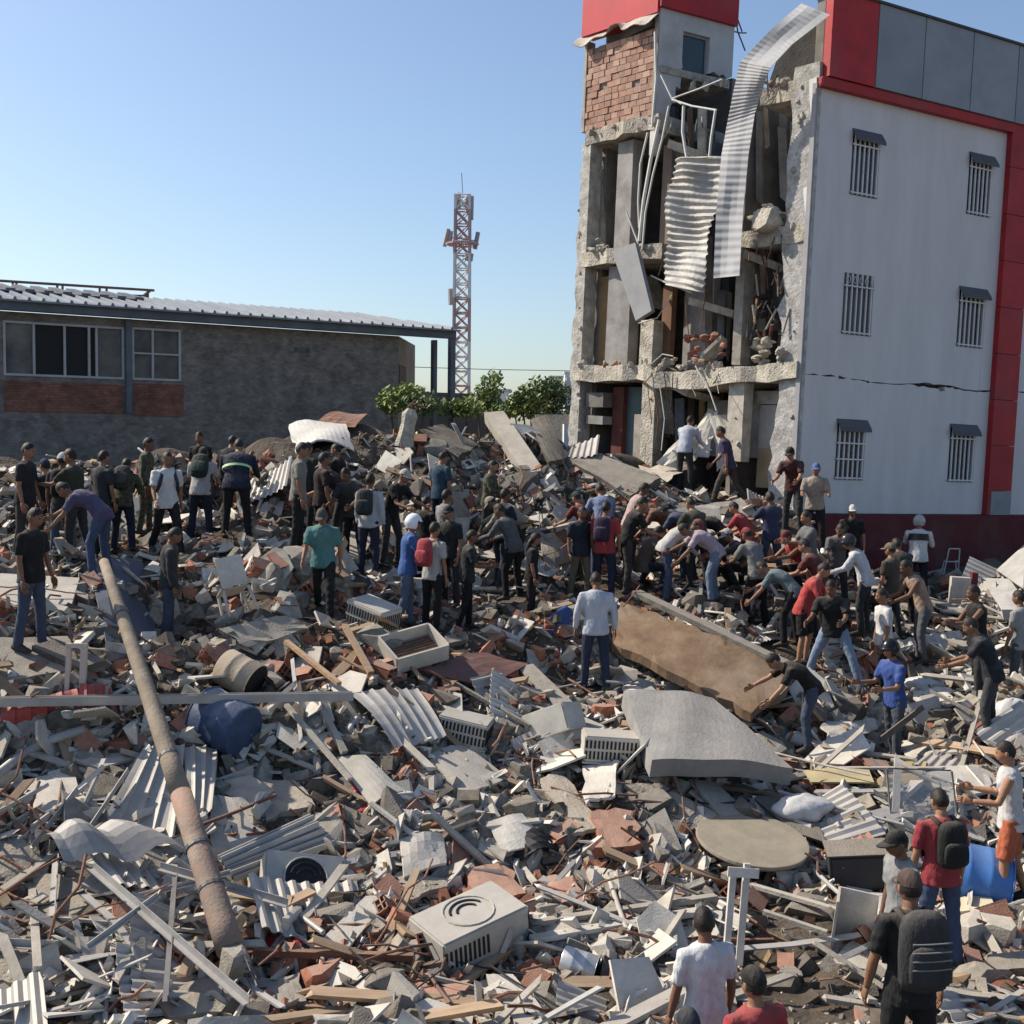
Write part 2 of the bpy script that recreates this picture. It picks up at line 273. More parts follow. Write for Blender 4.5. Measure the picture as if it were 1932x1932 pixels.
 ('person in black T-shirt climbing behind the navy reflective jacket', 424, 985, 22.4, -20, 'walk', dict(shirt=BLK, pants=DGR, lean=22)),
 ('person in dusty black shirt kneeling right of the dark camouflage', 952, 1035, 22.8, 70, 'crouch', dict(shirt=(.03, .03, .03), pants=DGR)),
 ('person in grey shirt with arms out beside the red vest', 1532, 1150, 20.4, 100, 'arms', dict(shirt=(.16, .16, .17), pants=BLK)),
 ('person in dark red shirt stooping between the grey-green shirt and black T-shirt', 1546, 1212, 19.3, 60, 'stoop', dict(shirt=(.16, .025, .025), pants=BLK)),
 ('person in black jacket right of the brown shirt and cap', 1706, 1200, 20.8, 20, 'stoop', dict(shirt=(.02, .022, .026), pants=BLK, sleeve='long')),
 ('person in dark navy cap at the bottom edge below the white T-shirt', 1294, 2385, 8.0, 5, 'stand', dict(shirt=(.05, .06, .08), pants=BLK, head='cap', hat=(.02, .03, .05))),
]
# ------------------------------------------------------------------ the heap: height field through points read off the photograph
ctrl = []
def cp(px, py, d): p = P(px, py, d); ctrl.append((p.x, p.y, p.z))
for row, ds in ((1932, (9.6, 9.8, 10.0, 10.2, 10.3)), (1700, (11.2, 11.8, 12.2, 12.5, 12.4)), (1500, (12.6, 13.4, 14.2, 14.8, 14.8)),
                (1300, (13.9, 15.0, 16.6, 17.3, 17.2)), (1150, (15.4, 16.8, 18.5, 20.0, 20.4)), (1050, (17.6, 19.2, 21.0, 22.2, 23.2))):
    for px, d in zip((60, 500, 1000, 1500, 1900), ds): cp(px, py=row, d=d)
for a in ((100, 955, 20.5), (500, 955, 21.2), (800, 950, 22.2), (1050, 950, 22.8), (1400, 955, 24.2), (60, 885, 23), (330, 862, 23.6), (520, 872, 23), (800, 870, 23.6), (1000, 880, 24.4), (1200, 905, 24.2),
          (560, 838, 24.6), (650, 792, 26), (700, 822, 25), (850, 812, 25.5), (1000, 815, 26), (1130, 850, 26), (1420, 905, 24.0), (1500, 935, 23.2), (1620, 1090, 23.6), (1800, 1090, 23.8), (1900, 1080, 24.2), (1120, 1385, 15.6), (1250, 1310, 17.2), (1400, 1330, 17.0), (-250, 1200, 14.2), (-250, 1500, 12.2), (-250, 1000, 18), (2200, 1200, 19.5), (2200, 1500, 14.8), (2200, 1800, 12)):
    cp(*a)
for x in (-9, -5, -2, 1, 4, 8):
    ctrl.append((x, 6.0, -.45)); ctrl.append((x, 8.2, -.25))
for x, y, z in ((-16, 24, 3.6), (-16, 18, 3), (-16, 12, 1.4), (-14, 31, 3.0), (-8, 31, 3.2), (-3, 31, 2.6), (0, 31, 2.6), (2, 31, 3), (-8, 36, .3), (0, 36, .3), (6, 34, 1), (14, 26, 2.2), (16, 20, 2), (16, 12, .3), (12, 30, 2)):
    ctrl.append((x, y, z))
for pe in PEOPLE: cp(pe[1], pe[2], pe[3])
CT = np.array(ctrl)
def vnoise(x, y, s, seed):
    x = x / s + seed * 17.3; y = y / s + seed * 7.1
    xi = np.floor(x).astype(int); yi = np.floor(y).astype(int); fx = x - xi; fy = y - yi
    fx = fx * fx * (3 - 2 * fx); fy = fy * fy * (3 - 2 * fy)
    def h(a, b):
        n = (a * 374761393 + b * 668265263 + seed * 982451653) & 0x7fffffff
        n = ((n ^ (n >> 13)) * 1274126177) & 0x7fffffff
        return (n & 0xffff) / 65535.0
    return (h(xi, yi) * (1 - fx) + h(xi + 1, yi) * fx) * (1 - fy) + (h(xi, yi + 1) * (1 - fx) + h(xi + 1, yi + 1) * fx) * fy - .5
GX0, GX1, GY0, GY1, GS = -17.0, 18.0, 5.4, 36.0, .12
gx = np.arange(GX0, GX1, GS); gy = np.arange(GY0, GY1, GS)
XX, YY = np.meshgrid(gx, gy)
num = np.zeros_like(XX); den = np.zeros_like(XX)
for cx_, cy_, cz_ in CT:
    r2 = (XX - cx_) ** 2 + (YY - cy_) ** 2
    w = 1.0 / (r2 + .25) ** 2.1
    num += w * cz_; den += w
HS = num / den                                              # smooth heap
BUMP = .25 * vnoise(XX, YY, 2.3, 5) + .5 * vnoise(XX, YY, 1.05, 1) + .28 * vnoise(XX, YY, .5, 2) + .14 * vnoise(XX, YY, .26, 3)
CALM = np.ones_like(XX); HB = HS + BUMP
def calm(x, y, r):                                          # packed down under feet and big pieces
    global CALM
    i0, i1 = max(0, int((x - 3 * r - GX0) / GS)), int((x + 3 * r - GX0) / GS) + 2; j0, j1 = max(0, int((y - 3 * r - GY0) / GS)), int((y + 3 * r - GY0) / GS) + 2
    sl_ = (slice(j0, j1), slice(i0, i1)); CALM[sl_] *= 1 - np.exp(-((XX[sl_] - x) ** 2 + (YY[sl_] - y) ** 2) / r ** 2)
for pe in PEOPLE: _p = P(pe[1], pe[2], pe[3]); calm(_p.x, _p.y, .42)
def _samp(A, x, y):
    u = np.clip((np.asarray(x, float) - GX0) / GS, 0, A.shape[1] - 1.001); v = np.clip((np.asarray(y, float) - GY0) / GS, 0, A.shape[0] - 1.001)
    i = u.astype(int); j = v.astype(int); fu = u - i; fv = v - j
    return (A[j, i] * (1 - fu) + A[j, i + 1] * fu) * (1 - fv) + (A[j + 1, i] * (1 - fu) + A[j + 1, i + 1] * fu) * fv
def Hs(x, y): return float(_samp(HS, x, y))
def Hb(x, y): return float(_samp(HB, x, y))
def hits(px, py, A=None):
    A = HB if A is None else A
    px = np.asarray(px, float); py = np.asarray(py, float)
    D = np.array(FW)[None] + ((px - S / 2) / FPX)[:, None] * np.array(RT)[None] + ((S / 2 - py) / FPX)[:, None] * np.array(UP)[None]
    out = np.full(len(px), np.nan); live = np.ones(len(px), bool)
    for d in np.arange(6.2, 33, .08):
        idx = np.nonzero(live)[0]
        if not len(idx): break
        p = D[idx] * d
        below = p[:, 2] + HC <= _samp(A, p[:, 0], p[:, 1])
        k = idx[below]; out[k] = d; live[k] = False
    pts = D * out[:, None]; pts[:, 2] += HC
    return pts, out
def hit(px, py, lift=0.0):
    p, d = hits([px], [py], HS)
    if np.isnan(d[0]): d[0] = 26.0; p = np.array([list(P(px, py, 26.0))])
    q = Vector(p[0]); q.z += lift
    return q
def hitd(px, py): return hits([px], [py], HS)[1][0]
# ground sheet and heap mesh
def structure(ob): ob['kind'] = 'structure'; return ob
g = MB(); g.add([(-3000, -300, -.75), (3000, -300, -.75), (3000, 5000, -.75), (-3000, 5000, -.75)], [(0, 1, 2, 3)])
structure(g.build('ground', M('dry_earth', (.24, .20, .155), (.15, .125, .10), .3, .95, .3, 3, var=0)))
# ------------------------------------------------------------------ buildings
class Frame:
    def __init__(s, O, A, W, N): s.O = Vector(O); s.A = Vector(A).normalized(); s.W = Vector(W).normalized(); s.N = Vector(N).normalized()
    def at(s, px, py, n=0.0):
        d = ray(px, py); k = (s.O + s.N * n - CAM).dot(s.N) / d.dot(s.N); p = CAM + d * k - s.O
        return p.dot(s.A), p.dot(s.W)
    def pt(s, a, t, n=0.0): return s.O + s.A * a + s.W * t + s.N * n
    def px(s, px, py, n=0.0): return s.pt(*s.at(px, py, n), n)
    def box(s, mb, a0, a1, t0, t1, n0, n1, mi=0, jit=0.0):
        j = lambda: random.uniform(-jit, jit)
        v = [s.pt(a + j(), t + j(), n + j() * .6) for t in (t0, t1) for a, n in ((a0, n0), (a1, n0), (a1, n1), (a0, n1))]
        return mb.hexa(v, mi)
    def rect(s, x0, y0, x1, y1):
        xm, ym = (x0 + x1) / 2, (y0 + y1) / 2
        a = sorted((s.at(x0, ym)[0], s.at(x1, ym)[0])); t = sorted((s.at(xm, y0)[1], s.at(xm, y1)[1]))
        return a[0], a[1], t[0], t[1]
    def pbox(s, mb, x0, y0, x1, y1, n0, n1, mi=0, jit=0.0):
        a0, a1, t0, t1 = s.rect(x0, y0, x1, y1); return s.box(mb, a0, a1, t0, t1, n0, n1, mi, jit)
def wall_grid(mb, fr, sb, tb, hole, n0, th, jit=None, mi=0):
    nS, nT = len(sb) - 1, len(tb) - 1
    J = {}
    def V(i, j, n):
        a, t = sb[i], tb[j]
        if jit: da, dt = jit(i, j, a, t); a += da; t += dt
        return fr.pt(a, t, n)
    solid = lambda i, j: 0 <= i < nS and 0 <= j < nT and not hole((sb[i] + sb[i + 1]) / 2, (tb[j] + tb[j + 1]) / 2)
    n1 = n0 - th
    for i in range(nS):
        for j in range(nT):
            if not solid(i, j): continue
            mb.add([V(i, j, n0), V(i + 1, j, n0), V(i + 1, j + 1, n0), V(i, j + 1, n0)], [(0, 1, 2, 3)], mi)
            for (di, dj, e) in ((-1, 0, ((i, j), (i, j + 1))), (1, 0, ((i + 1, j), (i + 1, j + 1))), (0, -1, ((i, j), (i + 1, j))), (0, 1, ((i, j + 1), (i + 1, j + 1)))):
                if not solid(i + di, j + dj):
                    mb.add([V(*e[0], n0), V(*e[1], n0), V(*e[1], n1), V(*e[0], n1)], [(0, 1, 2, 3)], mi)
    return mb
def lin(a, b, st): k = max(1, int(round((b - a) / st))); return [a + (b - a) * i / k for i in range(k + 1)]
WB = Vector((.03, 0, 1)).normalized()
def orth(v): v = Vector(v); return (v - WB * v.dot(WB)).normalized()
UA = orth((math.cos(math.radians(29)), math.sin(math.radians(29)), 0)); VA = orth((-.65, .76, 0))
O_B = P(1497, 968, 23.6)
FRW = Frame(O_B, UA, WB, UA.cross(WB))          # white flank
FRT = Frame(O_B, VA, WB, WB.cross(VA))          # torn-open end
PAINT = M('white_wall_paint', (.585, .58, .59), (.515, .51, .52), 1.3, .85, .1, 12, var=0, stain=.18, staincol=(.38, .37, .36), stretch=(1.6, 1.6, .35), detail=7)
REDP = M('red_cladding', (.40, .024, .03), (.29, .02, .025), 2.2, .6, .06, 20, var=.15, stain=.3, staincol=(.2, .08, .07))
GREYP = M('grey_cladding', (.25, .27, .30), (.20, .22, .25), 1.5, .55, .03, 20, var=.1)
MAROON = M('maroon_plinth', (.125, .024, .028), (.085, .016, .02), 2.2, .85, .2, 30, var=0, stain=.5, staincol=(.11, .07, .06))
BARM = flat('white_bar', (.62, .62, .63), .6)
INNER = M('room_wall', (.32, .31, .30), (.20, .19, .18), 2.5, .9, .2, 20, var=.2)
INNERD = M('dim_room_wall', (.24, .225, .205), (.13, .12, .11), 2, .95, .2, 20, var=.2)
RAW = M('torn_concrete', (.52, .48, .405), (.28, .252, .21), 4, .95, 1.0, 20, var=.15, stain=.35, staincol=(.16, .14, .12))
OCHRE = M('ochre_panel', (.38, .25, .11), (.28, .18, .085), 2, .8, .1, 30, var=.1)
CB0 = flat('cable_black', (.03, .03, .03), .8)
ruin = empty('collapsed_building', O_B, 'torn open white building with red and grey cladding on the right', 'building')
# --- white flank with window holes and a real crack
s_of = lambda px, py: FRW.at(px, py)[0]; t_of = lambda px, py: FRW.at(px, py)[1]
win_px = [(1606, 252, 1658, 372, 1), (1826, 295, 1871, 408, 1), (1590, 517, 1646, 633, 2), (1807, 547, 1857, 656, 1), (1577, 796, 1631, 906, 3), (1790, 805, 1838, 910, 1)]
wins = [(*FRW.rect(*w[:4]), w[4]) for w in win_px]
s_end = s_of(2080, 500); t_top = t_of(1700, 185); tc = t_of(1690, 722)
sb = set(lin(.0, s_end, .16)); tb = set([0.0, t_top, tc - .012, tc + .02])
for (a0, a1, t0, t1, k) in wins:
    sb |= {a0, a1}; tb |= {t0, t1}
sb = sorted(sb); sb = [a for i, a in enumerate(sb) if i == 0 or a - sb[i - 1] > .012 or any(abs(a - w[q]) < 1e-6 for w in wins for q in (0, 1))]
sx0, sx1 = s_of(1738, 730), s_of(1778, 730)
tb = sorted(tb | {tc - .12})
def in_hole(a, t):
    if tc - .012 < t < tc + .02: return True
    if tc - .12 < t < tc - .012 and sx1 - .16 < a < sx1 + .02: return True
    return any(w[0] < a < w[1] and w[2] < t < w[3] for w in wins)
jr = random.Random(3); jt = {}
def wj(i, j, a, t):
    if abs(t - tc + .012) < 1e-6 or abs(t - tc - .02) < 1e-6 or abs(t - tc + .12) < 1e-6:
        k = (i, j)
        if k not in jt: jt[k] = (jr.uniform(-.02, .02), jr.uniform(-.028, .012) + .03 * math.sin(a * 2.1))
        d = jt[k]
        if abs(t - tc + .012) < 1e-6 and sx0 - .1 < a < sx1: return d[0], d[1] - .05
        return d
    if i == 0:
        k = (i, j)
        if k not in jt: jt[k] = (jr.uniform(-.05, .04), 0)
        return jt[k]
    return 0, 0
wall_grid(mb := MB(), FRW, sb, tb, in_hole, 0, .2, wj); sub(ruin, mb, 'white_wall', [PAINT])
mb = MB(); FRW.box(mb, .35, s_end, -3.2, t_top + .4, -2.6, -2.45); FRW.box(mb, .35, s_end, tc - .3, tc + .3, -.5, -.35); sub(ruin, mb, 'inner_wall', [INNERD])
for (a0, a1, t0, t1, k) in wins:
    mb = MB(); f = .025
    FRW.box(mb, a0, a1, t0, t0 + f, -.14, -.09); FRW.box(mb, a0, a1, t1 - f, t1, -.14, -.09); FRW.box(mb, a0, a0 + f, t0 + f, t1 - f, -.14, -.09); FRW.box(mb, a1 - f, a1, t0 + f, t1 - f, -.14, -.09)
    w = sub(ruin, mb, 'window', [flat('window_frame_grey', (.3, .3, .31))])
    mb = MB(); FRW.box(mb, a0 + f, a1 - f, t0 + f, t1 - f, -.125, -.115); sub(w, mb, 'pane', [flat('dark_glass', (.03, .033, .04), .15)])
    nb = 6
    for i in range(nb):
        c = a0 + (a1 - a0) * (i + .5) / nb
        mb = MB(); FRW.box(mb, c - .017, c + .017, t0 + .01, t1 - .01, .004, .034); sub(w, mb, 'bar', [BARM])
    for tt in ((t0 + .03, t1 - .28) if k != 3 else (t0 + .03, t0 + .42, t0 + .75)):
        mb = MB(); FRW.box(mb, a0 - .02, a1 + .02, tt, tt + .03, .036, .05); sub(w, mb, 'rail', [BARM])
    if k != 2:
        mb = MB(); v = [FRW.pt(a0 - .03, t1 + .03, .01), FRW.pt(a1 + .03, t1 + .03, .01), FRW.pt(a1 + .03, t1 - .15, .14), FRW.pt(a0 - .03, t1 - .15, .14)]
        mb.prism(v, FRW.W * .025); mb.prism([v[2], v[3], v[3] - FRW.W * .05, v[2] - FRW.W * .05], FRW.N * .012); sub(w, mb, 'awning', [flat('awning_grey', (.10, .10, .11) if k == 1 else (.42, .42, .43))])
    else:
        mb = MB()
        FRW.box(mb, a0 - .01, a1 + .01, t1 - .28, t1 - .26, .05, .065)
        for i in range(5):
            c = a0 + (a1 - a0) * (i + .5) / 5; mb.tube([FRW.pt(c + .04 * math.cos(q), t1 - .14 + .07 * math.sin(q), .055) for q in np.linspace(0, 6.28, 9)], .008, 4)
        sub(w, mb, 'scrollwork', [BARM])
# cladding band
t_r0 = t_of(1700, 200); cl_top = t_of(1750, 43)
mb = MB(); FRW.box(mb, -.02, s_of(1905, 225), t_of(1700, 203), t_of(1700, 186), -.02, .16); sub(ruin, mb, 'red_trim', [REDP])
edges = [1553, 1640, 1728, 1818, 1903, 1985, 2070]
for i in range(len(edges) - 1):
    yy = 90
    a0, a1 = s_of(edges[i], 100 + (edges[i] - 1553) * .24), s_of(edges[i + 1], 100 + (edges[i + 1] - 1553) * .24)
    mb = MB(); FRW.box(mb, a0 + .012, a1 - .012, t_of(1700, 184), cl_top, .0, .2); sub(ruin, mb, 'cladding_panel', [REDP if i == 0 else GREYP])
mb = MB(); FRW.box(mb, 0, s_end, cl_top + .003, cl_top + .05, -.4, .24); sub(ruin, mb, 'coping', [flat('coping_dark', (.06, .065, .07))])
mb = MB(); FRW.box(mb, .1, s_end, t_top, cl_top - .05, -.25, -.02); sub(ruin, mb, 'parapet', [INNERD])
# red pilaster in panels
ra0, ra1 = s_of(1885, 480), s_of(1929, 480); tt = lin(t_of(1880, 926), t_of(1880, 222), 1.05)
for i in range(len(tt) - 1):
    mb = MB(); FRW.box(mb, ra0, ra1, tt[i] + .006, tt[i + 1] - .006, -.02, .14); sub(ruin, mb, 'red_panel', [REDP])
mb = MB(); FRW.box(mb, ra0 + .1, ra1, 0.0, tt[0] - .004, -.02, .15); sub(ruin, mb, 'pilaster_foot', [GREYP])
mb = MB(); FRW.box(mb, ra0, ra0 + .094, 0.0, tt[0] - .004, -.02, .14); sub(ruin, mb, 'red_panel', [REDP])
mb = MB(); FRW.box(mb, .45, s_end, -3.4, -.012, -.3, .22); sub(ruin, mb, 'plinth', [MAROON])
# --- torn end: floors, columns, room walls
def tbx(name, x0, y0, x1, y1, n0, n1, mat, jit=0.0):
    mb = MB(); FRT.pbox(mb, x0, y0, x1, y1, n0, n1, 0, jit); return sub(ruin, mb, name, [mat])
_, _, a_, b_ = FRT.rect(1100, 690, 1200, 718); T1 = (a_, b_)
_, _, a_, b_ = FRT.rect(1100, 472, 1200, 498); T2 = (a_, b_)
_, _, a_, b_ = FRT.rect(1110, 236, 1200, 262); T3 = (a_, b_)
sT = lambda px, py=600: FRT.at(px, py)[0]
sL = sT(1092, 600)
def slab(name, s0, s1, T, n0, n1, mat=RAW, step=.35, dz=None):
    ss = lin(s0, s1, step); jr_ = random.Random(int(s0 * 100) + 5)
    e = [jr_.uniform(-.10, .06) for _ in ss]; b = [jr_.uniform(-.05, .03) for _ in ss]; u = [jr_.uniform(-.02, .03) for _ in ss]; mb = MB()
    if dz is None: dz = lambda q: 0
    for i in range(len(ss) - 1):
        v = []
        for tt_, jj in ((T[0], b), (T[1], u)):
            v += [FRT.pt(ss[i], tt_ + jj[i] + dz(i / len(ss)), n1 + e[i]), FRT.pt(ss[i + 1], tt_ + jj[i + 1] + dz((i + 1) / len(ss)), n1 + e[i + 1]), FRT.pt(ss[i + 1], tt_ + jj[i + 1] + dz((i + 1) / len(ss)), n0), FRT.pt(ss[i], tt_ + jj[i] + dz(i / len(ss)), n0)]
        mb.hexa(v)
    return sub(ruin, mb, name, [mat])
slab('floor_slab', .05, sL, T1, -3.0, .12, dz=lambda q: -.18 * math.sin(q * 3.0) if q < .6 else 0)
slab('floor_slab', sT(1250, 470), sL, T2, -3.0, .1)
slab('floor_slab', .05, sT(1398, 420), T2, -3.0, .05)
slab('floor_slab', sT(1242, 245), sL, T3, -3.0, .08)
slab('floor_slab', .05, sT(1435, 150), T3, -3.0, -.05)
# a broken balcony lump under the right floor
def lump(px, py, r, n, seed, mat=RAW, squash=(1, .8, .7)):
    rr = random.Random(seed); c = FRT.px(px, py, n); bm = bmesh.new()
    for _ in range(26):
        v = Vector((rr.gauss(0, 1), rr.gauss(0, 1), rr.gauss(0, 1))).normalized() * r * rr.uniform(.75, 1.05)
        bm.verts.new(c + Vector((v.x * squash[0], v.y * squash[1], v.z * squash[2])))
    bmesh.ops.convex_hull(bm, input=bm.verts); bm.verts.ensure_lookup_table(); bm.verts.index_update()
    mb = MB(); mb.add([v.co.copy() for v in bm.verts if v.link_faces] if False else [v.co.copy() for v in bm.verts], [tuple(v.index for v in f.verts) for f in bm.faces]); bm.free()
    return mb
sub(ruin, lump(1443, 415, .40, .1, 4, RAW, (1.1, .9, .8)), 'broken_lump', [RAW])
# columns
sc = sorted(lin(-.02, .62, .16)); tcg = lin(-2.5, FRT.at(1530, 120)[1], .3)
cj = {}
def colj(i, j, a, t):
    if i in (0,) or True:
        k = (i, j)
        if k not in cj:
            r_ = random.Random(i * 1000 + j * 7 + 1)
            cj[k] = (r_.uniform(-.11, .09) if i == len(sc) - 1 else (0 if i == 0 else r_.uniform(-.02, .02)), 0)
        return cj[k]
wall_grid(mb := MB(), FRT, sc, tcg, lambda a, t: False, .0, .35, colj); sub(ruin, mb, 'corner_column', [M('torn_plaster', (.50, .49, .475), (.25, .24, .225), 4.5, .95, .6, 18, var=0)])
sE0, sE1 = sT(1101, 600), sT(1083, 600); ce = {}
def edgej(i, j, a, t):
    return ce.setdefault((i, j), (random.Random(i * 77 + j * 13).uniform(-.07, .05), 0)) if i == 2 else (0, 0)
wall_grid(mb := MB(), FRT, [sE0, (sE0 + sE1) / 2, sE1], lin(-2.5, T3[0], .22), lambda a, t: False, .02, .4, edgej); sub(ruin, mb, 'edge_column', [M('torn_plaster_b', (.55, .53, .49), (.30, .28, .25), 4.5, .95, .6, 18, var=0, stain=.4, staincol=(.17, .16, .145))])
mb = MB(); FRT.box(mb, -.012, .09, -2.5, FRT.at(1530, 160)[1], .003, .05); sub(ruin, mb, 'corner_strip', [flat('corner_grey', (.33, .33, .34))])
for (x0, y0, x1, y1, n0, n1, mat, nm) in (
    (1206, 604, 1230, 690, -.35, -.02, RAW, 'column'), (1207, 718, 1231, 900, -.35, -.03, RAW, 'column'),
    (1386, 446, 1401, 688, -.35, -.02, PLAS, 'column'), (1372, 722, 1401, 870, -.3, .0, PLAS, 'column'),
    (1152, 264, 1181, 470, -.5, -.18, INNER, 'wall_panel'), (1136, 500, 1178, 690, -.5, -.16, INNER, 'wall_panel'),
    (1214, 262, 1252, 470, -.8, -.6, M('brown_room_wall', (.24, .19, .155), (.17, .135, .11), 2, .9, .1, 20, var=0), 'wall_panel'),
    (1099, 516, 1136, 690, -.75, -.5, OCHRE, 'wall_panel'), (1228, 536, 1246, 690, -.5, -.35, M('brown_door', (.19, .10, .055), (.14, .07, .04), 3, .7, .1, 20, var=0), 'door'),
    (1246, 500, 1300, 690, -1.0, -.8, INNER, 'wall_panel'), (1132, 728, 1151, 880, -.6, -.4, M('red_brown_wall', (.14, .05, .04), (.1, .035, .03), 3, .9, .2, 20, var=0), 'wall_panel'),
    (1151, 728, 1177, 880, -.7, -.55, flat('teal_curtain', (.10, .14, .15)), 'curtain'), (1177, 780, 1206, 880, -.5, -.32, PLAS, 'wall_panel'), (1177, 728, 1206, 779, -.7, -.55, flat('teal_curtain', (.10, .14, .15)), 'curtain'),
    (1272, 750, 1372, 860, -1.3, -1.1, INNER, 'wall_panel'), (1402, 762, 1432, 920, -.7, -.5, M('pale_door', (.36, .35, .33), (.30, .29, .27), 3, .8, .1, 20, var=0), 'door'), (1396, 735, 1470, 760, -.7, -.45, PLAS, 'lintel'),
    (1100, 740, 1132, 768, -.6, -.1, INNERD, 'shelf'), (1100, 784, 1132, 800, -.6, -.1, INNER, 'shelf')):
    tbx(nm, x0, y0, x1, y1, n0, n1, mat, .012)
tbx('tile_panel', 1402, 845, 1431, 920, -.49, -.46, M('tan_tiles', (.34, .26, .16), (.25, .19, .12), 3, .6, .1, 20, var=0))
mb = MB(); FRT.box(mb, .0, sL, -2.5, T3[1] + .05, -3.2, -3.0); FRT.box(mb, FRT.at(1380, 180, -3.0)[0], sT(1240, 300) + 1.9, T3[1] + .05, FRT.at(1340, 158, -3.0)[1], -3.2, -3.0); FRT.box(mb, sT(1240, 300) + 1.9, sL, T3[1] + .05, T3[1] + 2.2, -3.2, -3.0); FRT.box(mb, sL - .2, sL - .02, -2.5, T3[1] + 2.4, -3.0, -.5)
for q in (1235, 1400): FRT.box(mb, sT(q) - .1, sT(q) + .1, -2.5, T3[0] - .02, -3.0, -1.4)
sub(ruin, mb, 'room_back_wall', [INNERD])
# rubble heaped on the open floors
rk = random.Random(21)
def heap(pxr, pyr, n, nr, size, mat, nm):
    for _ in range(n):
        mb = lump(rk.uniform(*pxr), rk.uniform(*pyr), rk.uniform(*size), rk.uniform(*nr), rk.randrange(9999), mat, (rk.uniform(.7, 1.3), rk.uniform(.5, 1.2), rk.uniform(.4, .9)))
        sub(ruin, mb, nm, [mat])
heap((1296, 1368), (632, 684), 26, (-.4, .25), (.05, .14), BRICK, 'brick_fragment')
heap((1400, 1478), (640, 700), 22, (-.4, .2), (.07, .2), RAW, 'concrete_fragment')
heap((1408, 1480), (560, 650), 14, (-.7, -.1), (.06, .16), M('dark_debris', (.07, .05, .045), (.03, .025, .025), 4, .95, .5, 20, var=.3), 'debris_fragment')  # last heap: very dark pieces, tone varied at random
heap((1105, 1145), (450, 474), 8, (-.3, .1), (.07, .16), PLAS, 'plaster_fragment')
heap((1440, 1490), (384, 396), 7, (-.4, .05), (.06, .14), PLAS, 'plaster_fragment')
heap((1225, 1330), (676, 694), 14, (-.3, .1), (.05, .12), RAW, 'concrete_fragment')
# broken crumbs still clinging to torn edges
def crumbs(n, fpx, size, mats, nr=(-.05, .12)):
    for _ in range(n):
        x, y = fpx(); mt = rk.choice(mats); sub(ruin, lump(x, y, rk.uniform(*size), rk.uniform(*nr), rk.randrange(9999), mt, (rk.uniform(.6, 1.4), rk.uniform(.5, 1), rk.uniform(.5, 1.5))), 'clinging_fragment', [mt])
edge = lambda x0, y0, x1, y1, w=5: (lambda: (lambda f: (x0 + (x1 - x0) * f + rk.uniform(-w, w), y0 + (y1 - y0) * f + rk.uniform(-w, w)))(rk.random()))
crumbs(16, edge(1510, 150, 1488, 880, 8), (.03, .09), [RAW, PLAS, INNER], (-.06, .03)); crumbs(16, edge(1096, 300, 1092, 880, 2), (.03, .07), [RAW, PLAS], (-.05, .03)); crumbs(26, edge(1090, 690, 1370, 694, 8), (.04, .13), [RAW, RAW, PLAS, BRICK])
crumbs(14, edge(1100, 478, 1245, 462, 6), (.04, .12), [RAW, PLAS]); crumbs(12, edge(1104, 248, 1238, 228, 6), (.04, .1), [RAW]); crumbs(12, edge(1410, 408, 1490, 404, 4), (.05, .13), [RAW, PLAS], (-.3, .05)); crumbs(5, edge(1218, 604, 1218, 860, 10), (.03, .06), [RAW], (-.05, .0)); crumbs(14, edge(1290, 165, 1380, 150, 8), (.04, .11), [RAW, PLAS], (-1.5, -.6)); crumbs(10, edge(1440, 158, 1490, 150, 4), (.05, .12), [RAW, PLAS], (-.2, .0)); crumbs(5, edge(1380, 720, 1392, 850, 12), (.03, .06), [RAW, PLAS], (-.03, .01))
for _ in range(46):       # rebar tufts and torn conduit hanging from the broken floors
    x, y = rk.choice([edge(1240, 470, 1400, 440, 8), edge(1230, 695, 1380, 700, 5), edge(1240, 240, 1330, 220, 10), edge(1400, 445, 1480, 440, 6), edge(1420, 130, 1490, 150, 8)])(); L = rk.uniform(14, 60); n_ = rk.uniform(-.5, .15); q = rk.uniform(-14, 14)
    mb = MB(); mb.tube([FRT.px(x, y, n_), FRT.px(x + q * .4, y + L * .5, n_ + .08), FRT.px(x + q * 1.4, y + L, n_ + rk.uniform(-.15, .2))], rk.uniform(.006, .014), 4); sub(ruin, mb, 'torn_rebar', [rk.choice([RUST, STEELD, CB0, RAW])])
# slab of pale stone on the brick heap, tangled sticks
mb = MB(); mb.prism([FRT.px(1322, 668, .2), FRT.px(1360, 632, .1), FRT.px(1372, 640, -.2), FRT.px(1345, 676, -.1)], Vector((0, 0, -.09))); sub(ruin, mb, 'stone_slab', [PLAS])
for i in range(30):
    x, y = rk.uniform(1405, 1480), rk.uniform(535, 690); a = rk.uniform(-2.4, -.6); L = rk.uniform(20, 60); n_ = rk.uniform(-.5, .15)
    mb = MB(); mb.tube([FRT.px(x, y, n_), FRT.px(x + L * math.cos(a) * .6, y + L * math.sin(a), n_ + rk.uniform(-.2, .2))], rk.uniform(.012, .03), 5); sub(ruin, mb, 'splintered_lath', [random.choice([WOOD, STEELD, RUST, PLAS])])
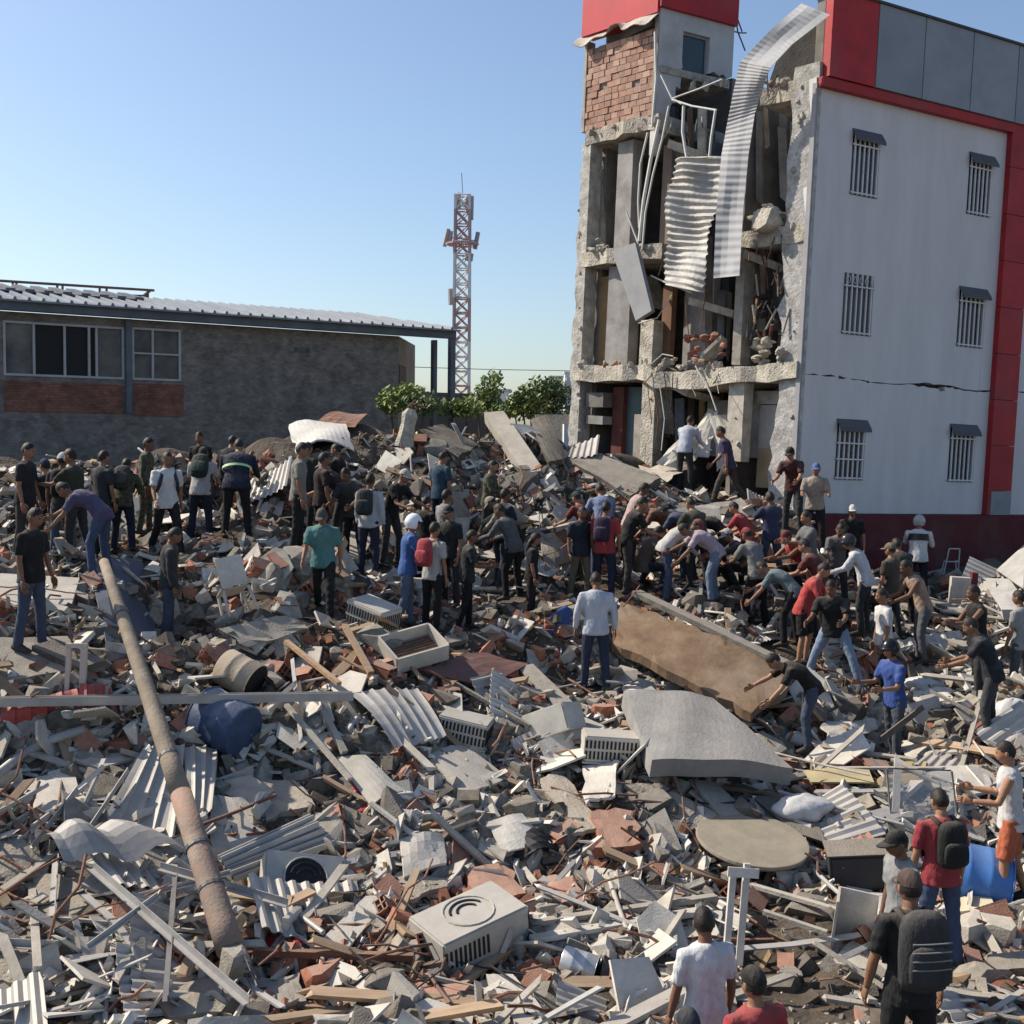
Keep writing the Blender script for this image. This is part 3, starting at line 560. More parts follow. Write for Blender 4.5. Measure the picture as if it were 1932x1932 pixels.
# strips of wall, conduit, curtain and laths left standing inside the bays
TINTS = [INNER, INNERD, RAW, PLAS, OCHRE, M('grey_green_strip', (.16, .175, .165), (.10, .11, .105), 3, .9, .2, 20, var=.2), M('brown_strip', (.20, .13, .09), (.13, .085, .06), 3, .9, .2, 20, var=.2), M('slate_strip', (.13, .14, .16), (.08, .09, .10), 3, .9, .2, 20, var=.2)]
for (x0, x1, y0, y1, k) in ((1104, 1150, 270, 465, 7), (1183, 1212, 268, 465, 5), (1256, 1380, 205, 470, 13), (1425, 1488, 165, 380, 7), (1180, 1206, 505, 685, 4), (1300, 1384, 450, 680, 11), (1404, 1480, 450, 640, 8), (1232, 1372, 725, 860, 14), (1434, 1480, 760, 905, 6), (1103, 1134, 735, 870, 4)):
    for _ in range(k):
        w_ = rk.uniform(4, 17); xa = rk.uniform(x0, max(x0 + 1, x1 - w_)); h_ = rk.uniform(.45, 1.0) * (y1 - y0); ya = y0 if rk.random() < .5 else y1 - h_; n_ = rk.uniform(-1.9, -.35); l_ = rk.uniform(-7, 7)
        mb = MB(); mb.prism([FRT.px(xa, ya, n_), FRT.px(xa + w_, ya + rk.uniform(-5, 5), n_ - .1), FRT.px(xa + w_ + l_, ya + h_ + rk.uniform(-9, 9), n_ - .1), FRT.px(xa + l_ * .7, ya + h_ + rk.uniform(-9, 9), n_)], -FRT.N * .05); sub(ruin, mb, 'wall_strip', [rk.choice(TINTS)])
# hanging wires and bent frame tubes
def wire(pts, r, mat, n=.15, nm='bent_tube'):
    q = [FRT.px(x, y, n) if len((x, y, *z)) == 2 else FRT.px(x, y, z[0]) for x, y, *z in pts]
    mb = MB(); mb.tube(q, r, 6); sub(ruin, mb, nm, [mat])
LT = flat('pale_tube', (.58, .57, .54), .6); CB = flat('cable_black', (.03, .03, .03), .8)
for pts, r in ((((1247, 142), (1268, 186), (1286, 196)), .022), (((1268, 188), (1305, 200), (1352, 208)), .024), (((1268, 186), (1318, 168), (1362, 150)), .018), (((1290, 200), (1288, 250), (1296, 298)), .035),
               (((1350, 208), (1342, 260), (1338, 300)), .03), (((1262, 200), (1250, 260), (1232, 330), (1218, 400), (1212, 470)), .026), (((1244, 226), (1228, 300), (1214, 380), (1206, 455)), .04), (((1222, 250), (1208, 310), (1204, 380), (1206, 430)), .024),
               (((1236, 60), (1238, 150), (1230, 240)), .03), (((1205, 610), (1240, 600), (1268, 556)), .014), (((1228, 520), (1262, 536), (1305, 552)), .02), (((1182, 400), (1205, 462)), .02)):
    wire(pts, r, LT)
for pts, r in ((((1230, 690), (1234, 740), (1242, 790), (1238, 830)), .012), (((1252, 700), (1262, 760), (1280, 840)), .01), (((1270, 705), (1266, 770), (1290, 850)), .012), (((1330, 560), (1322, 620)), .01),
               (((1292, 560), (1300, 640)), .012), (((1225, 690), (1250, 668), (1270, 672)), .012), (((1312, 690), (1340, 740), (1352, 775)), .018), (((1215, 690), (1222, 730), (1230, 800)), .01), (((1244, 720), (1254, 790), (1248, 850)), .014)):
    wire(pts, r, random.choice([CB, LT, RUST]), .12, 'hanging_cable')
# --- stair tower block above the left bays: clay block infill, red panel, shaded face with window
a0, a1, t0, t1 = FRT.rect(1106, 86, 1232, 236)
t0 = T3[1]; t1 = FRT.at(1170, 84)[1] + .12
mb = MB(); FRT.box(mb, a0, a1, t0, t1, -.2, -.045); sub(ruin, mb, 'mortar_backing', [M('mortar', (.33, .28, .24), (.22, .18, .15), 5, .95, .3, 40, var=0)])
rb = random.Random(5); nrow = 13; hh = (t1 - t0) / nrow; bw = .225
BM = [M('clay_block_a', (.42, .26, .20), (.33, .19, .14), 7, .9, .4, 50, var=.25), M('clay_block_b', (.48, .33, .26), (.39, .25, .19), 7, .9, .4, 50, var=.2)]
for j in range(nrow):
    x = a0 + (0 if j % 2 else -bw / 2)
    while x < a1 - .02:
        w_ = bw * rb.uniform(.85, 1.12); x0, x1 = max(x, a0) + .007, min(x + w_, a1) - .007; x += w_
        if x1 - x0 < .04 or rb.random() < .03: continue
        mb = MB(); FRT.box(mb, x0, x1, t0 + j * hh + .008, t0 + (j + 1) * hh - .008, -.04, rb.uniform(-.012, .016), 0, .004); sub(ruin, mb, 'clay_block', [BM[rb.random() < .4]])
sA = FRT.at(1240, 150)[0]; tTop = FRT.at(1240, 12)[1] + 2.2; tR0 = FRT.at(1240, 17)[1]
mb = MB(); FRT.box(mb, sA, a0 - .004, t0, tR0, -.25, .03, 0, .012); sub(ruin, mb, 'frame_post', [PLAS]); mb = MB(); FRT.box(mb, a1 + .004, a1 + .10, t0, tR0 - .2, -.25, .02, 0, .01); sub(ruin, mb, 'frame_post', [PLAS])
sE = FRT.at(1103, 60)[0]; tl0, tl1 = FRT.at(1103, 72)[1], FRT.at(1240, 18)[1]
mb = MB(); FRT.box(mb, sA - .0, sE, min(tl0, tl1), tTop, -.3, .10); sub(ruin, mb, 'red_panel', [M('red_cladding_sunlit', (.52, .033, .046), (.42, .028, .037), 1.2, .5, .04, 20, var=.05)])  # same red cladding, coloured brighter for its sunlit side
# torn pale fascia flap under the red panel
def flap(u, v):
    s_ = sA + (sE + .12 - sA) * u; top = min(tl0, tl1) + .02
    edge = .2 + .07 * math.sin(u * 9) + .05 * math.sin(u * 23)
    if .40 < u < .56: edge *= .35
    return FRT.pt(s_, top - edge * v, .03 + .22 * v + .05 * math.sin(u * 7))
mb = MB(); mb.grid(flap, 24, 3, .02); sub(ruin, mb, 'torn_fascia', [PLAS])
FRR = Frame(FRT.pt(sA, 0, 0), UA, WB, UA.cross(WB))
rt = lambda x, y: FRR.at(x, y)
rs1 = rt(1384, 90)[0]; w0, w1, v0, v1 = FRR.rect(1287, 64, 1338, 152); tRB = rt(1300, 28)[1]
sbr = sorted(set(lin(0, rs1, .13)) | {w0, w1}); tbr = sorted(set(lin(rt(1240, 300)[1], tRB, .13)) | {v0, v1})
tlow = rt(1384, 150)[1]
def rh(a, t):
    if w0 < a < w1 and v0 < t < v1: return True
    lim = tlow if a > rt(1290, 170)[0] else tlow - (1 - a / rt(1290, 170)[0]) * (tlow - tbr[0])
    return t < lim
rj = random.Random(8); rjd = {}
def rjf(i, j, a, t):
    if t < tlow + .1: return rjd.setdefault((i, j), (rj.uniform(-.03, .03) if 0 < i < len(sbr) - 1 else 0, rj.uniform(-.05, .05)))
    return 0, 0
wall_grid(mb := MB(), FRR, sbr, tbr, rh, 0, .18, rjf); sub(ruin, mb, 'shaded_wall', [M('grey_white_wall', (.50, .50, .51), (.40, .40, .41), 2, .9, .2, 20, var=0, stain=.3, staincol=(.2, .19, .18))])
mb = MB(); FRR.box(mb, w0, w0 + .05, v0, v1, -.15, -.08); FRR.box(mb, w1 - .05, w1, v0, v1, -.15, -.08); FRR.box(mb, w0 + .05, w1 - .05, v1 - .05, v1, -.15, -.08); w = sub(ruin, mb, 'window', [flat('window_frame_grey', (.3, .3, .31))])
mb = MB(); FRR.box(mb, w0 + .05, w1 - .05, v0, v1 - .05, -.13, -.12); sub(w, mb, 'pane', [flat('blue_glass', (.045, .07, .09), .12)])
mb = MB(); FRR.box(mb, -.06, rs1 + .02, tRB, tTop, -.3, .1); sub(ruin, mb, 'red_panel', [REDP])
mb = MB(); FRR.box(mb, 0, rs1 - .02, tRB - .3, tTop - .1, -2.2, -.3); FRR.box(mb, rs1 - .2, rs1 - .02, tlow + .02, tRB - .3, -2.2, -.2); FRR.box(mb, .1, rs1 - .2, tlow - .2, tRB - .3, -2.2, -2.0); sub(ruin, mb, 'tower_core', [INNER])
slab2 = MB(); FRR.box(slab2, .05, rs1 - .1, tlow - .22, tlow - .06, -2.0, .02, 0, .03); sub(ruin, slab2, 'landing_slab', [RAW])
for pts in (((1384, 10), (1392, 60), (1406, 96)), ((1372, 56), (1396, 62), (1408, 62)), ((1386, 20), (1400, 60))):
    mb = MB(); mb.tube([FRR.px(x, y, -.3) for x, y in pts], .018, 5); sub(ruin, mb, 'bent_bar', [STEELD])
for v4 in ([(1300, 560, .1), (1384, 585, -.3), (1380, 598, -.3), (1298, 574, .1)], [(1238, 700, .15), (1300, 735, -.1), (1294, 748, -.1), (1232, 714, .15)], [(1405, 470, .05), (1478, 500, -.5), (1474, 514, -.5), (1402, 486, .05)], [(1262, 262, -.2), (1360, 300, -.7), (1356, 314, -.7), (1258, 278, -.2)], [(1180, 505, -.1), (1206, 560, -.4), (1200, 570, -.4), (1174, 516, -.1)]):
    mb = MB(); mb.prism([FRT.px(*q) for q in v4], -FRT.N * 1.1 + Vector((0, 0, -.12))); sub(ruin, mb, 'sagging_slab', [RAW])
# hanging panel of concrete, roofing strip, corrugated curtain (things that hang from the ruin)
def quad_slab(pts, th, name, mats, label, cat, group=None, nrm=None):
    nr = nrm or (pts[1] - pts[0]).cross(pts[-1] - pts[0]).normalized(); mb = MB(); mb.prism(pts, nr * th)
    return thing(mb, name, mats, label, cat, group)
quad_slab([FRT.px(1161, 476, .30), FRT.px(1205, 460, .28), FRT.px(1236, 588, .45), FRT.px(1206, 607, .45)], -.12, 'hanging_slab', [M('grey_panel', (.30, .30, .315), (.24, .24, .25), 2, .85, .2, 30, var=0)], 'flat grey concrete panel dangling askew from the torn end of the building', 'panel')
def ribbon(center, width, nrib, amp, n_of, name, label, mat, persp=0):
    def fn(u, v):
        k = u * (len(center) - 1); i = min(int(k), len(center) - 2); f = k - i
        cx_ = center[i][0] * (1 - f) + center[i + 1][0] * f; cy_ = center[i][1] * (1 - f) + center[i + 1][1] * f
        p, q = center[max(i - 1, 0)], center[min(i + 2, len(center) - 1)]
        tx, ty = q[0] - p[0], q[1] - p[1]; L = math.hypot(tx, ty); nx_, ny_ = -ty / L, tx / L
        w_ = width(u); o = (v - .5) * w_
        return FRT.px(cx_ + nx_ * o, cy_ + ny_ * o * .55, n_of(u) + amp * (1 if int(u * nrib * 2) % 2 else -1) * .5 + .05 * math.sin(v * 3.1))
    mb = MB(); mb.grid(fn, nrib * 4, 3, .006)
    return thing(mb, name, [mat], label, 'metal sheet')
SHEET = M('grey_roof_sheet', (.40, .405, .42), (.32, .325, .34), 2, .75, .05, 20, metal=.0, var=0, stain=.2, staincol=(.25, .23, .2))
RL = [(1512, 6), (1455, 55), (1396, 117), (1384, 171), (1372, 232), (1361, 293), (1351, 400), (1346, 525)]; RR_ = [(1566, 28), (1494, 84), (1453, 128), (1438, 168), (1424, 215), (1412, 293), (1402, 400), (1395, 520)]; RN = [.25, .55, .75, .62, .5, .48, .42, .46]
def strip(u, v):
    k = u * (len(RL) - 1); i = min(int(k), len(RL) - 2); f = k - i; lp = lambda A: (A[i][0] + (A[i + 1][0] - A[i][0]) * f, A[i][1] + (A[i + 1][1] - A[i][1]) * f)
    a, b = lp(RL), lp(RR_); n_ = RN[i] + (RN[i + 1] - RN[i]) * f
    return FRT.px(a[0] + (b[0] - a[0]) * v, a[1] + (b[1] - a[1]) * v, n_ + .006 * math.sin(u * 2 * math.pi * 54) + .03 * math.sin(u * 17 + v * 3) + .02 * math.sin(v * 6 + u * 9))
mb = MB(); mb.prism([FRT.px(1560, 10, -.25), FRT.px(1466, 112, -.25), FRT.px(1446, 168, -.3), FRT.px(1545, 168, -.3)], -FRT.N * .5); sub(ruin, mb, 'torn_roof_deck', [M('shaded_deck', (.07, .065, .06), (.04, .038, .036), 3, .95, .4, 20, var=0)])  # dark sheet standing in for the shaded underside of the roof
mb = MB(); mb.grid(strip, 54 * 5, 4, .006); thing(mb, 'roofing_strip', [SHEET], 'long flat ribbed grey roofing strip curling down from the roof of the torn building', 'metal sheet')
cc = [FRT.px(1276, 300, .18), FRT.px(1362, 294, .2), FRT.px(1330, 553, .42), FRT.px(1246, 536, .38)]
def cur(u, v):
    p = cc[0].lerp(cc[1], u).lerp(cc[3].lerp(cc[2], u), v)
    return p + FRT.N * (.030 * (1 + .5 * math.sin(u * 3 + v * 11)) * math.sin(v * 2 * math.pi * 19 + .8 * math.sin(u * 4 + v * 6)) + .11 * math.sin(u * 4 + v * 5) + .05 * math.sin(u * 9 - v * 13)) + FRT.A * (.10 * math.sin(v * 5) * (v - .2) + (.05 if v > .72 else 0))
mb = MB(); mb.grid(cur, 10, 114, .006); thing(mb, 'corrugated_curtain', [M('pale_corrugated', (.47, .46, .44), (.33, .32, .30), 3, .6, .05, 20, metal=.0, var=0, stain=.5, staincol=(.25, .2, .16))], 'pale corrugated metal sheet hanging like a blind in the middle of the torn end', 'metal sheet')
# ------------------------------------------------------------------ low brick building on the left
pA, pB = P(0, 700, 31.3), P(850, 700, 38.8)
LA = Vector((pB.x - pA.x, pB.y - pA.y, 0)).normalized()
FL = Frame(pA, LA, (0, 0, 1), Vector((LA.y, -LA.x, 0)))
low = empty('brick_building', Vector((pA.x, pA.y, 0)), 'low dark brick building with grey metal roof behind the crowd on the left', 'building')
def brickmat(name, c1, c2, mortar, sc, rot=True):
    mt = M(name, c1, c2, 3, .95, .0, 30, var=0, stain=.5, staincol=tuple(x * .5 for x in c2)); n = mt.node_tree.nodes; l = mt.node_tree.links
    b = n['Principled BSDF']; src = b.inputs['Base Color'].links[0].from_socket
    tc_ = n.new('ShaderNodeTexCoord'); sx = n.new('ShaderNodeSeparateXYZ'); l.new(tc_.outputs['Object'], sx.inputs[0])
    dt = n.new('ShaderNodeMath'); dt.operation = 'MULTIPLY'; dt.inputs[1].default_value = 1.2; l.new(sx.outputs[0], dt.inputs[0])
    cb = n.new('ShaderNodeCombineXYZ'); l.new(dt.outputs[0], cb.inputs[0]); l.new(sx.outputs[2], cb.inputs[1])
    br = n.new('ShaderNodeTexBrick'); br.inputs['Scale'].default_value = sc; br.inputs['Mortar Size'].default_value = .02; br.inputs['Color1'].default_value = (1, 1, 1, 1); br.inputs['Color2'].default_value = (.62, .62, .62, 1); br.inputs['Mortar'].default_value = (*mortar, 1); l.new(cb.outputs[0], br.inputs['Vector'])
    mx = n.new('ShaderNodeMixRGB'); mx.blend_type = 'MULTIPLY'; mx.inputs[0].default_value = .85; l.new(src, mx.inputs[1]); l.new(br.outputs['Color'], mx.inputs[2]); l.new(mx.outputs[0], b.inputs['Base Color'])
    bp = n.new('ShaderNodeBump'); bp.inputs['Strength'].default_value = .6; bp.inputs['Distance'].default_value = .03; l.new(br.outputs['Fac'], bp.inputs['Height']); bp.invert = True; l.new(bp.outputs[0], b.inputs['Normal'])
    return mt
BWALL = brickmat('grey_brick_wall', (.30, .28, .26), (.18, .165, .15), (.75, .73, .7), 3.2)  # grey brick tone with darker patches at random
RWALL = brickmat('red_brick_infill', (.33, .16, .115), (.21, .105, .08), (.55, .5, .45), 3.4)
BLST = M('blue_grey_steel', (.13, .15, .18), (.09, .105, .13), 2, .6, .1, 20, var=0)
sl = lambda x, y: FL.at(x, y)
te = sl(420, 613)[1]; tbot = -3.0; sEnd = sl(783, 690)[0]; sCorner = sl(752, 690)[0]
W1 = FL.rect(6, 611, 234, 712); W2 = FL.rect(249, 620, 341, 718)
wins_l = [W1, W2]
R1 = FL.rect(8, 722, 232, 779); R2 = FL.rect(250, 724, 346, 785)
sbl = sorted({-7.0, sCorner, W1[0], W1[1], W2[0], W2[1]} | set(lin(-7, sCorner, 2))); tbl = sorted({tbot, te, W1[2], W1[3], W2[2], W2[3], 0.0})
wall_grid(mb := MB(), FL, sbl, tbl, lambda a, t: any(w[0] < a < w[1] and w[2] < t < w[3] for w in wins_l), 0, .25)
sub(low, mb, 'wall', [BWALL])
for R_ in (R1, R2):
    mb = MB(); FL.box(mb, R_[0], R_[1], R_[2], R_[3], -.1, .02); sub(low, mb, 'red_brick_panel', [RWALL])
# return wall at the right end
mb = MB(); e0 = FL.pt(sCorner, tbot, 0); dr = (P(783, 690, 41.5) - FL.px(752, 690)); dr.z = 0
FE = Frame(FL.pt(sCorner, 0, 0), dr, (0, 0, 1), Vector((dr.y, -dr.x, 0)))
FE.box(mb, 0, dr.length, tbot, te, -.2, 0); sub(low, mb, 'end_wall', [M('beige_end_wall', (.30, .235, .165), (.22, .17, .12), 2, .9, .2, 20, var=0)])
d0, d1, d2, d3 = FE.rect(752, 690, 765, 728); mb = MB(); FE.box(mb, d0 + .05, d1, d2 - .6, d3, -.02, .03); sub(low, mb, 'door', [M('brown_red_door', (.12, .05, .04), (.09, .035, .03), 3, .7, .1, 20, var=0)])
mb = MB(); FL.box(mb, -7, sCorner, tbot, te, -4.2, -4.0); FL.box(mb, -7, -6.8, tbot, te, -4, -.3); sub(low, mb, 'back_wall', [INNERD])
GL = [M('dusty_pane', (.17, .165, .155), (.05, .05, .05), 1.1, .35, .0, 20, var=.4), flat('dark_open_window', (.010, .0105, .012), .55)]  # near-black sheet stands in for the unlit inside of open windows
fr_ = M('white_frame', (.45, .46, .47), (.36, .37, .38), 3, .6, .05, 20, var=0)
def lwin(w, cuts, rails, kinds):
    mb = MB(); f = .06
    FL.box(mb, w[0], w[1], w[2], w[2] + f, -.12, .03); FL.box(mb, w[0], w[1], w[3] - f, w[3], -.12, .03)
    o = sub(low, mb, 'window', [fr_])
    xs = [w[0]] + cuts + [w[1]]
    for x in xs:
        x = min(max(x, w[0] + f / 2), w[1] - f / 2); mb = MB(); FL.box(mb, x - f / 2, x + f / 2, w[2] + f + .002, w[3] - f - .002, -.12, .028); sub(o, mb, 'mullion', [fr_])
    for t in rails:
        mb = MB(); FL.box(mb, w[0] + f, w[1] - f, t - .025, t + .025, -.08, .02); sub(o, mb, 'rail', [fr_])
    for i in range(len(xs) - 1):
        mb = MB(); FL.box(mb, xs[i] + f * .5, xs[i + 1] - f * .5, w[2] + f, w[3] - f, -.075, -.06); sub(o, mb, 'pane', [GL[kinds[i]]])  # the near-black ones fill open windows, without glass
lwin(W1, [sl(64, 660)[0], sl(122, 660)[0], sl(168, 660)[0], sl(182, 660)[0]], [], [0, 1, 1, 1, 0])
lwin(W2, [sl(338 - 50, 660)[0] + .0], [sl(295, 668)[1]], [0, 0])
mb = MB(); FL.pbox(mb, 555, 655, 584, 666, -.02, .02); sub(low, mb, 'vent', [STEELD])
for i in range(4):
    mb = MB(); FL.pbox(mb, 557 + i * 7, 657, 560 + i * 7, 664, .021, .03); sub(low, mb, 'vent_bar', [STEELD])
sR = sl(848, 650)[0]
mb = MB(); FL.box(mb, -7, sR, te, te + .26, .15, .45); sub(low, mb, 'eave_beam', [BLST])
a0, a1, _, _ = FL.rect(236, 620, 247, 780); mb = MB(); FL.box(mb, a0, a1, sl(240, 780)[1], te - .01, .0, .14); sub(low, mb, 'steel_post', [BLST])
for x0, x1 in ((829, 836), (839, 848)):
    a0, a1, _, _ = FL.rect(x0, 650, x1, 750); mb = MB(); FL.box(mb, a0, a1, tbot, te - .01, .2 if x0 > 835 else -.6, .4 if x0 > 835 else -.4); sub(low, mb, 'steel_post', [BLST])
slope = math.tan(math.atan(.165)); RD = 4.3
ROOFM = M('grey_metal_roof', (.21, .235, .265), (.16, .18, .205), 1.2, .5, .05, 20, metal=.15, var=.1, stain=.15, staincol=(.25, .22, .2))
rp = lambda a, n: FL.pt(a, te + .27 + (.6 - n) * slope, n)
mb = MB(); mb.prism([rp(-7, .6), rp(sR + .1, .6), rp(sR - 1.3, -RD), rp(-7, -RD)], Vector((0, 0, -.05))); sub(low, mb, 'roof', [ROOFM])
x = -6.9; k = 0
while x < sR + .05:
    nb_ = -RD if x < sR - 1.35 else .6 - (sR + .1 - x) / 1.4 * (RD + .6)
    mb = MB(); c0, c1 = rp(x, .6) + Vector((0, 0, .002)), rp(x, nb_) + Vector((0, 0, .002)); w_ = LA * .05
    mb.hexa([c0 - w_, c0 + w_, c1 + w_, c1 - w_, c0 - w_ * .5 + Vector((0, 0, .075)), c0 + w_ * .5 + Vector((0, 0, .075)), c1 + w_ * .5 + Vector((0, 0, .075)), c1 - w_ * .5 + Vector((0, 0, .075))]); sub(low, mb, 'roof_rib', [ROOFM]); x += .36
# raised dark section and the open rail frame on the roof
sq = sl(312, 585)[0]
mb = MB()
for i in range(44):
    a = -7 + (sq + 7) * i / 44; b = -7 + (sq + 7) * (i + 1) / 44; h = .10 if i % 2 else .04
    v = [rp(a, -2.2), rp(b, -2.2), rp(b, -RD), rp(a, -RD)]; mb.hexa([q + Vector((0, 0, .05)) for q in v] + [q + Vector((0, 0, .05 + h)) for q in v])
sub(low, mb, 'upper_roof_sheet', [M('dark_roof_sheet', (.16, .165, .18), (.11, .115, .13), 2, .6, .05, 20, var=0)])
def rl(x, y, n=-5.0): return FL.px(x, y, n)
RLM = M('brown_rail', (.24, .15, .105), (.17, .11, .08), 3, .7, .1, 20, var=0)
for pts in (((-60, 526), (291, 548)), ((-60, 546), (280, 559)), ((268, 560), (284, 548))):
    mb = MB(); mb.tube([rl(*p) for p in pts], .045, 6); sub(low, mb, 'roof_rail', [RLM])
for xx, y0, y1 in ((24, 532, 566), (31, 533, 566), (108, 538, 570), (118, 538, 570), (188, 542, 572), (201, 543, 574), (279, 548, 576)):
    mb = MB(); mb.tube([rl(xx, y0), rl(xx, y1 + 14)], .04, 6); sub(low, mb, 'rail_post', [RLM])
# ------------------------------------------------------------------ lattice mast with antennas
DT = 86.0; mc = lambda px, py: P(px, py, DT)
mtop, mbot = mc(877, 372), mc(868, 745); zt, zb = mtop.z, -.75; cxm = (mc(871, 600).x); cym = mc(871, 600).y
mast = empty('radio_mast', (cxm, cym, zb), 'tall red and white lattice radio mast with panel antennas', 'mast')
MW, MR = flat('mast_white', (.66, .64, .65), .6), flat('mast_red', (.42, .30, .30), .6)
nb = 22; hw = lambda z: .62 - .1 * (z - zb) / (zt - zb)
for i in range(nb):
    z0 = zb + (zt - zb) * i / nb; z1 = zb + (zt - zb) * (i + 1) / nb; mb = MB(); a, b = hw(z0), hw(z1)
    c0 = [Vector((cxm + sx * a, cym + sy * a, z0)) for sx, sy in ((-1, -1), (1, -1), (1, 1), (-1, 1))]; c1 = [Vector((cxm + sx * b, cym + sy * b, z1)) for sx, sy in ((-1, -1), (1, -1), (1, 1), (-1, 1))]
    for q in range(4):
        mb.tube([c0[q], c1[q]], .11, 5); mb.tube([c0[q], c1[(q + 1) % 4]], .055, 4); mb.tube([c1[q], c0[(q + 1) % 4]], .055, 4); mb.tube([c1[q], c1[(q + 1) % 4]], .06, 4)
    sub(mast, mb, 'lattice_bay', [MW if (i // 3) % 2 else MR])
def mpx(px, py): return mc(px, py)
AM = flat('antenna_grey', (.34, .34, .35), .6)
for (x0, y0, x1, y1, r) in ((838, 465, 846, 432, .16), (848, 462, 851, 436, .16), (896, 470, 902, 438, .16), (881, 372, 882, 402, .14), (889, 370, 888, 415, .2), (866, 364, 866, 392, .15), (852, 575, 851, 545, .24), (884, 492, 886, 478, .3), (858, 480, 858, 452, .14)):
    mb = MB(); a, b = mpx(x0, y0), mpx(x1, y1); mb.tube([a, b], [(r, r * .6), (r, r * .6)], 6); mb.tube([(a + b) / 2, Vector((cxm, cym, (a.z + b.z) / 2))], .04, 4); sub(mast, mb, 'panel_antenna', [AM])
mb = MB(); z = mpx(870, 462).z
for k in range(12): q = k / 12 * 6.283; q2 = (k + 1) / 12 * 6.283; mb.tube([(cxm + 1.15 * math.cos(q), cym + 1.15 * math.sin(q), z), (cxm + 1.15 * math.cos(q2), cym + 1.15 * math.sin(q2), z)], .09, 5)
for k in range(4): q = k * 1.571; mb.tube([(cxm, cym, z), (cxm + 1.15 * math.cos(q), cym + 1.15 * math.sin(q), z)], .07, 5)
sub(mast, mb, 'ring_platform', [MR])
mb = MB(); mb.tube([Vector((cxm, cym, zt)), Vector((cxm - .1, cym, mpx(864, 330).z))], .03, 5); sub(mast, mb, 'lightning_rod', [AM])
# ------------------------------------------------------------------ far things in the gap: boundary wall, roof edge, trees, distant blocks
mb = MB(); a, b = P(760, 742, 48), P(925, 742, 50); a.z = b.z = P(840, 741, 49).z
mb.hexa([(a.x, a.y, -.75), (b.x, b.y, -.75), (b.x, b.y + .3, -.75), (a.x, a.y + .3, -.75), a, b, b + Vector((0, .3, 0)), a + Vector((0, .3, 0))])
thing(mb, 'boundary_wall', [flat('dark_wall', (.09, .085, .08))], 'dark boundary wall seen in the gap beside the steel posts', 'wall')
for (x0, x1, y0, d, lab, c) in ((1040, 1062, 712, 420, 'distant pale apartment block just left of the torn building', (.55, .57, .62)), (1066, 1090, 704, 430, 'distant pale tower block touching the torn building in the view', (.6, .62, .66)), (905, 960, 738, 300, 'distant low white roof beyond the trees', (.7, .7, .7))):
    a, b = P(x0, y0, d), P(x1, y0, d); e = empty('distant_block', Vector(((a.x + b.x) / 2, a.y, -.7)), lab, 'building')
    mb = MB(); mb.box(((a.x + b.x) / 2, a.y + 6, (a.z - .75) / 2), (b.x - a.x, 12, a.z + .75)); sub(e, mb, 'wall', [flat('far_' + lab[8:14] + str(x0), c)])
    mb = MB(); mb.box(((a.x + b.x) / 2, a.y + 6, a.z + .3), (b.x - a.x + .6, 12.6, .6)); sub(e, mb, 'roof', [flat('far_roof', (.5, .5, .52))])
LEAFS = [M('leaf_a', (.24, .30, .09), (.12, .16, .045), 6, .6, .0, 10, var=0), M('leaf_b', (.26, .31, .08), (.14, .18, .04), 6, .6, .0, 10, var=0), M('leaf_c', (.13, .175, .06), (.065, .09, .03), 6, .6, .0, 10, var=0)]
BARK = M('bark', (.13, .10, .075), (.08, .06, .045), 6, .95, .5, 30, var=0)
def bush(blobs, name, label, d, nleaf, size, zfoot, seed):
    rr = np.random.default_rng(seed); cs = []
    e0 = P(blobs[0][0], blobs[0][1], d); tr = empty(name, Vector((e0.x, e0.y, zfoot)), label, 'tree' if 'tree' in name else 'bush')
    for (bx, by, rx, ry, li) in blobs:
        c = P(bx, by, d + rr.uniform(-.8, .8)); sx, sz = rx * d / FPX, ry * d / FPX
        mb = MB(); n_ = int(nleaf * rx * ry / 900)
        for _ in range(n_):
            v = rr.normal(size=3); v /= np.linalg.norm(v); v *= rr.uniform(.2, 1.2) ** .7
            v *= 1 + .28 * math.sin(v[0] * 7 + bx) * math.cos(v[2] * 6 + by)
            p = c + Vector((v[0] * sx, v[1] * sx * .8, v[2] * sz)); q = Vector(rr.normal(size=3)).normalized(); w = q.orthogonal().normalized() * size * rr.uniform(.6, 1.3); q = q * size * .45
            mb.add([p - w, p + q, p + w, p - q], [(0, 1, 2, 3)])
        sub(tr, mb, 'crown', [LEAFS[li]])
        mb = MB(); f = Vector((e0.x, e0.y, zfoot)); mb.tube([f, f.lerp(c, .5) + Vector((.1, 0, .1)), c + Vector((0, 0, sz * .5))], [.09, .06, .02], 6); sub(tr, mb, 'trunk' if bx == blobs[0][0] else 'branch', [BARK])
    return tr
bush([(765, 752, 42, 26, 0), (735, 760, 26, 24, 0), (800, 764, 34, 20, 2), (780, 742, 24, 14, 1)], 'leafy_bush', 'leafy green bush at the right end of the low brick building', 33.5, 560, .09, .5, 1)
bush([(880, 768, 34, 18, 1), (850, 772, 30, 16, 2)], 'leafy_bush', 'small yellow-green bush below the radio mast', 36, 640, .09, .5, 2)
bush([(925, 735, 24, 30, 0), (935, 712, 14, 14, 0), (915, 750, 26, 20, 2), (930, 768, 34, 18, 2), (900, 772, 30, 14, 1)], 'loose_tree', 'loose upright tree right of the radio mast', 46, 480, .11, -.7, 3)
bush([(1010, 745, 34, 28, 0), (1050, 748, 34, 26, 2), (985, 752, 26, 20, 2), (1035, 728, 34, 16, 2), (1000, 765, 40, 18, 1), (1030, 776, 46, 18, 2), (970, 775, 34, 16, 0)], 'round_tree', 'round dark green tree just left of the torn building', 44, 560, .11, -.7, 4)
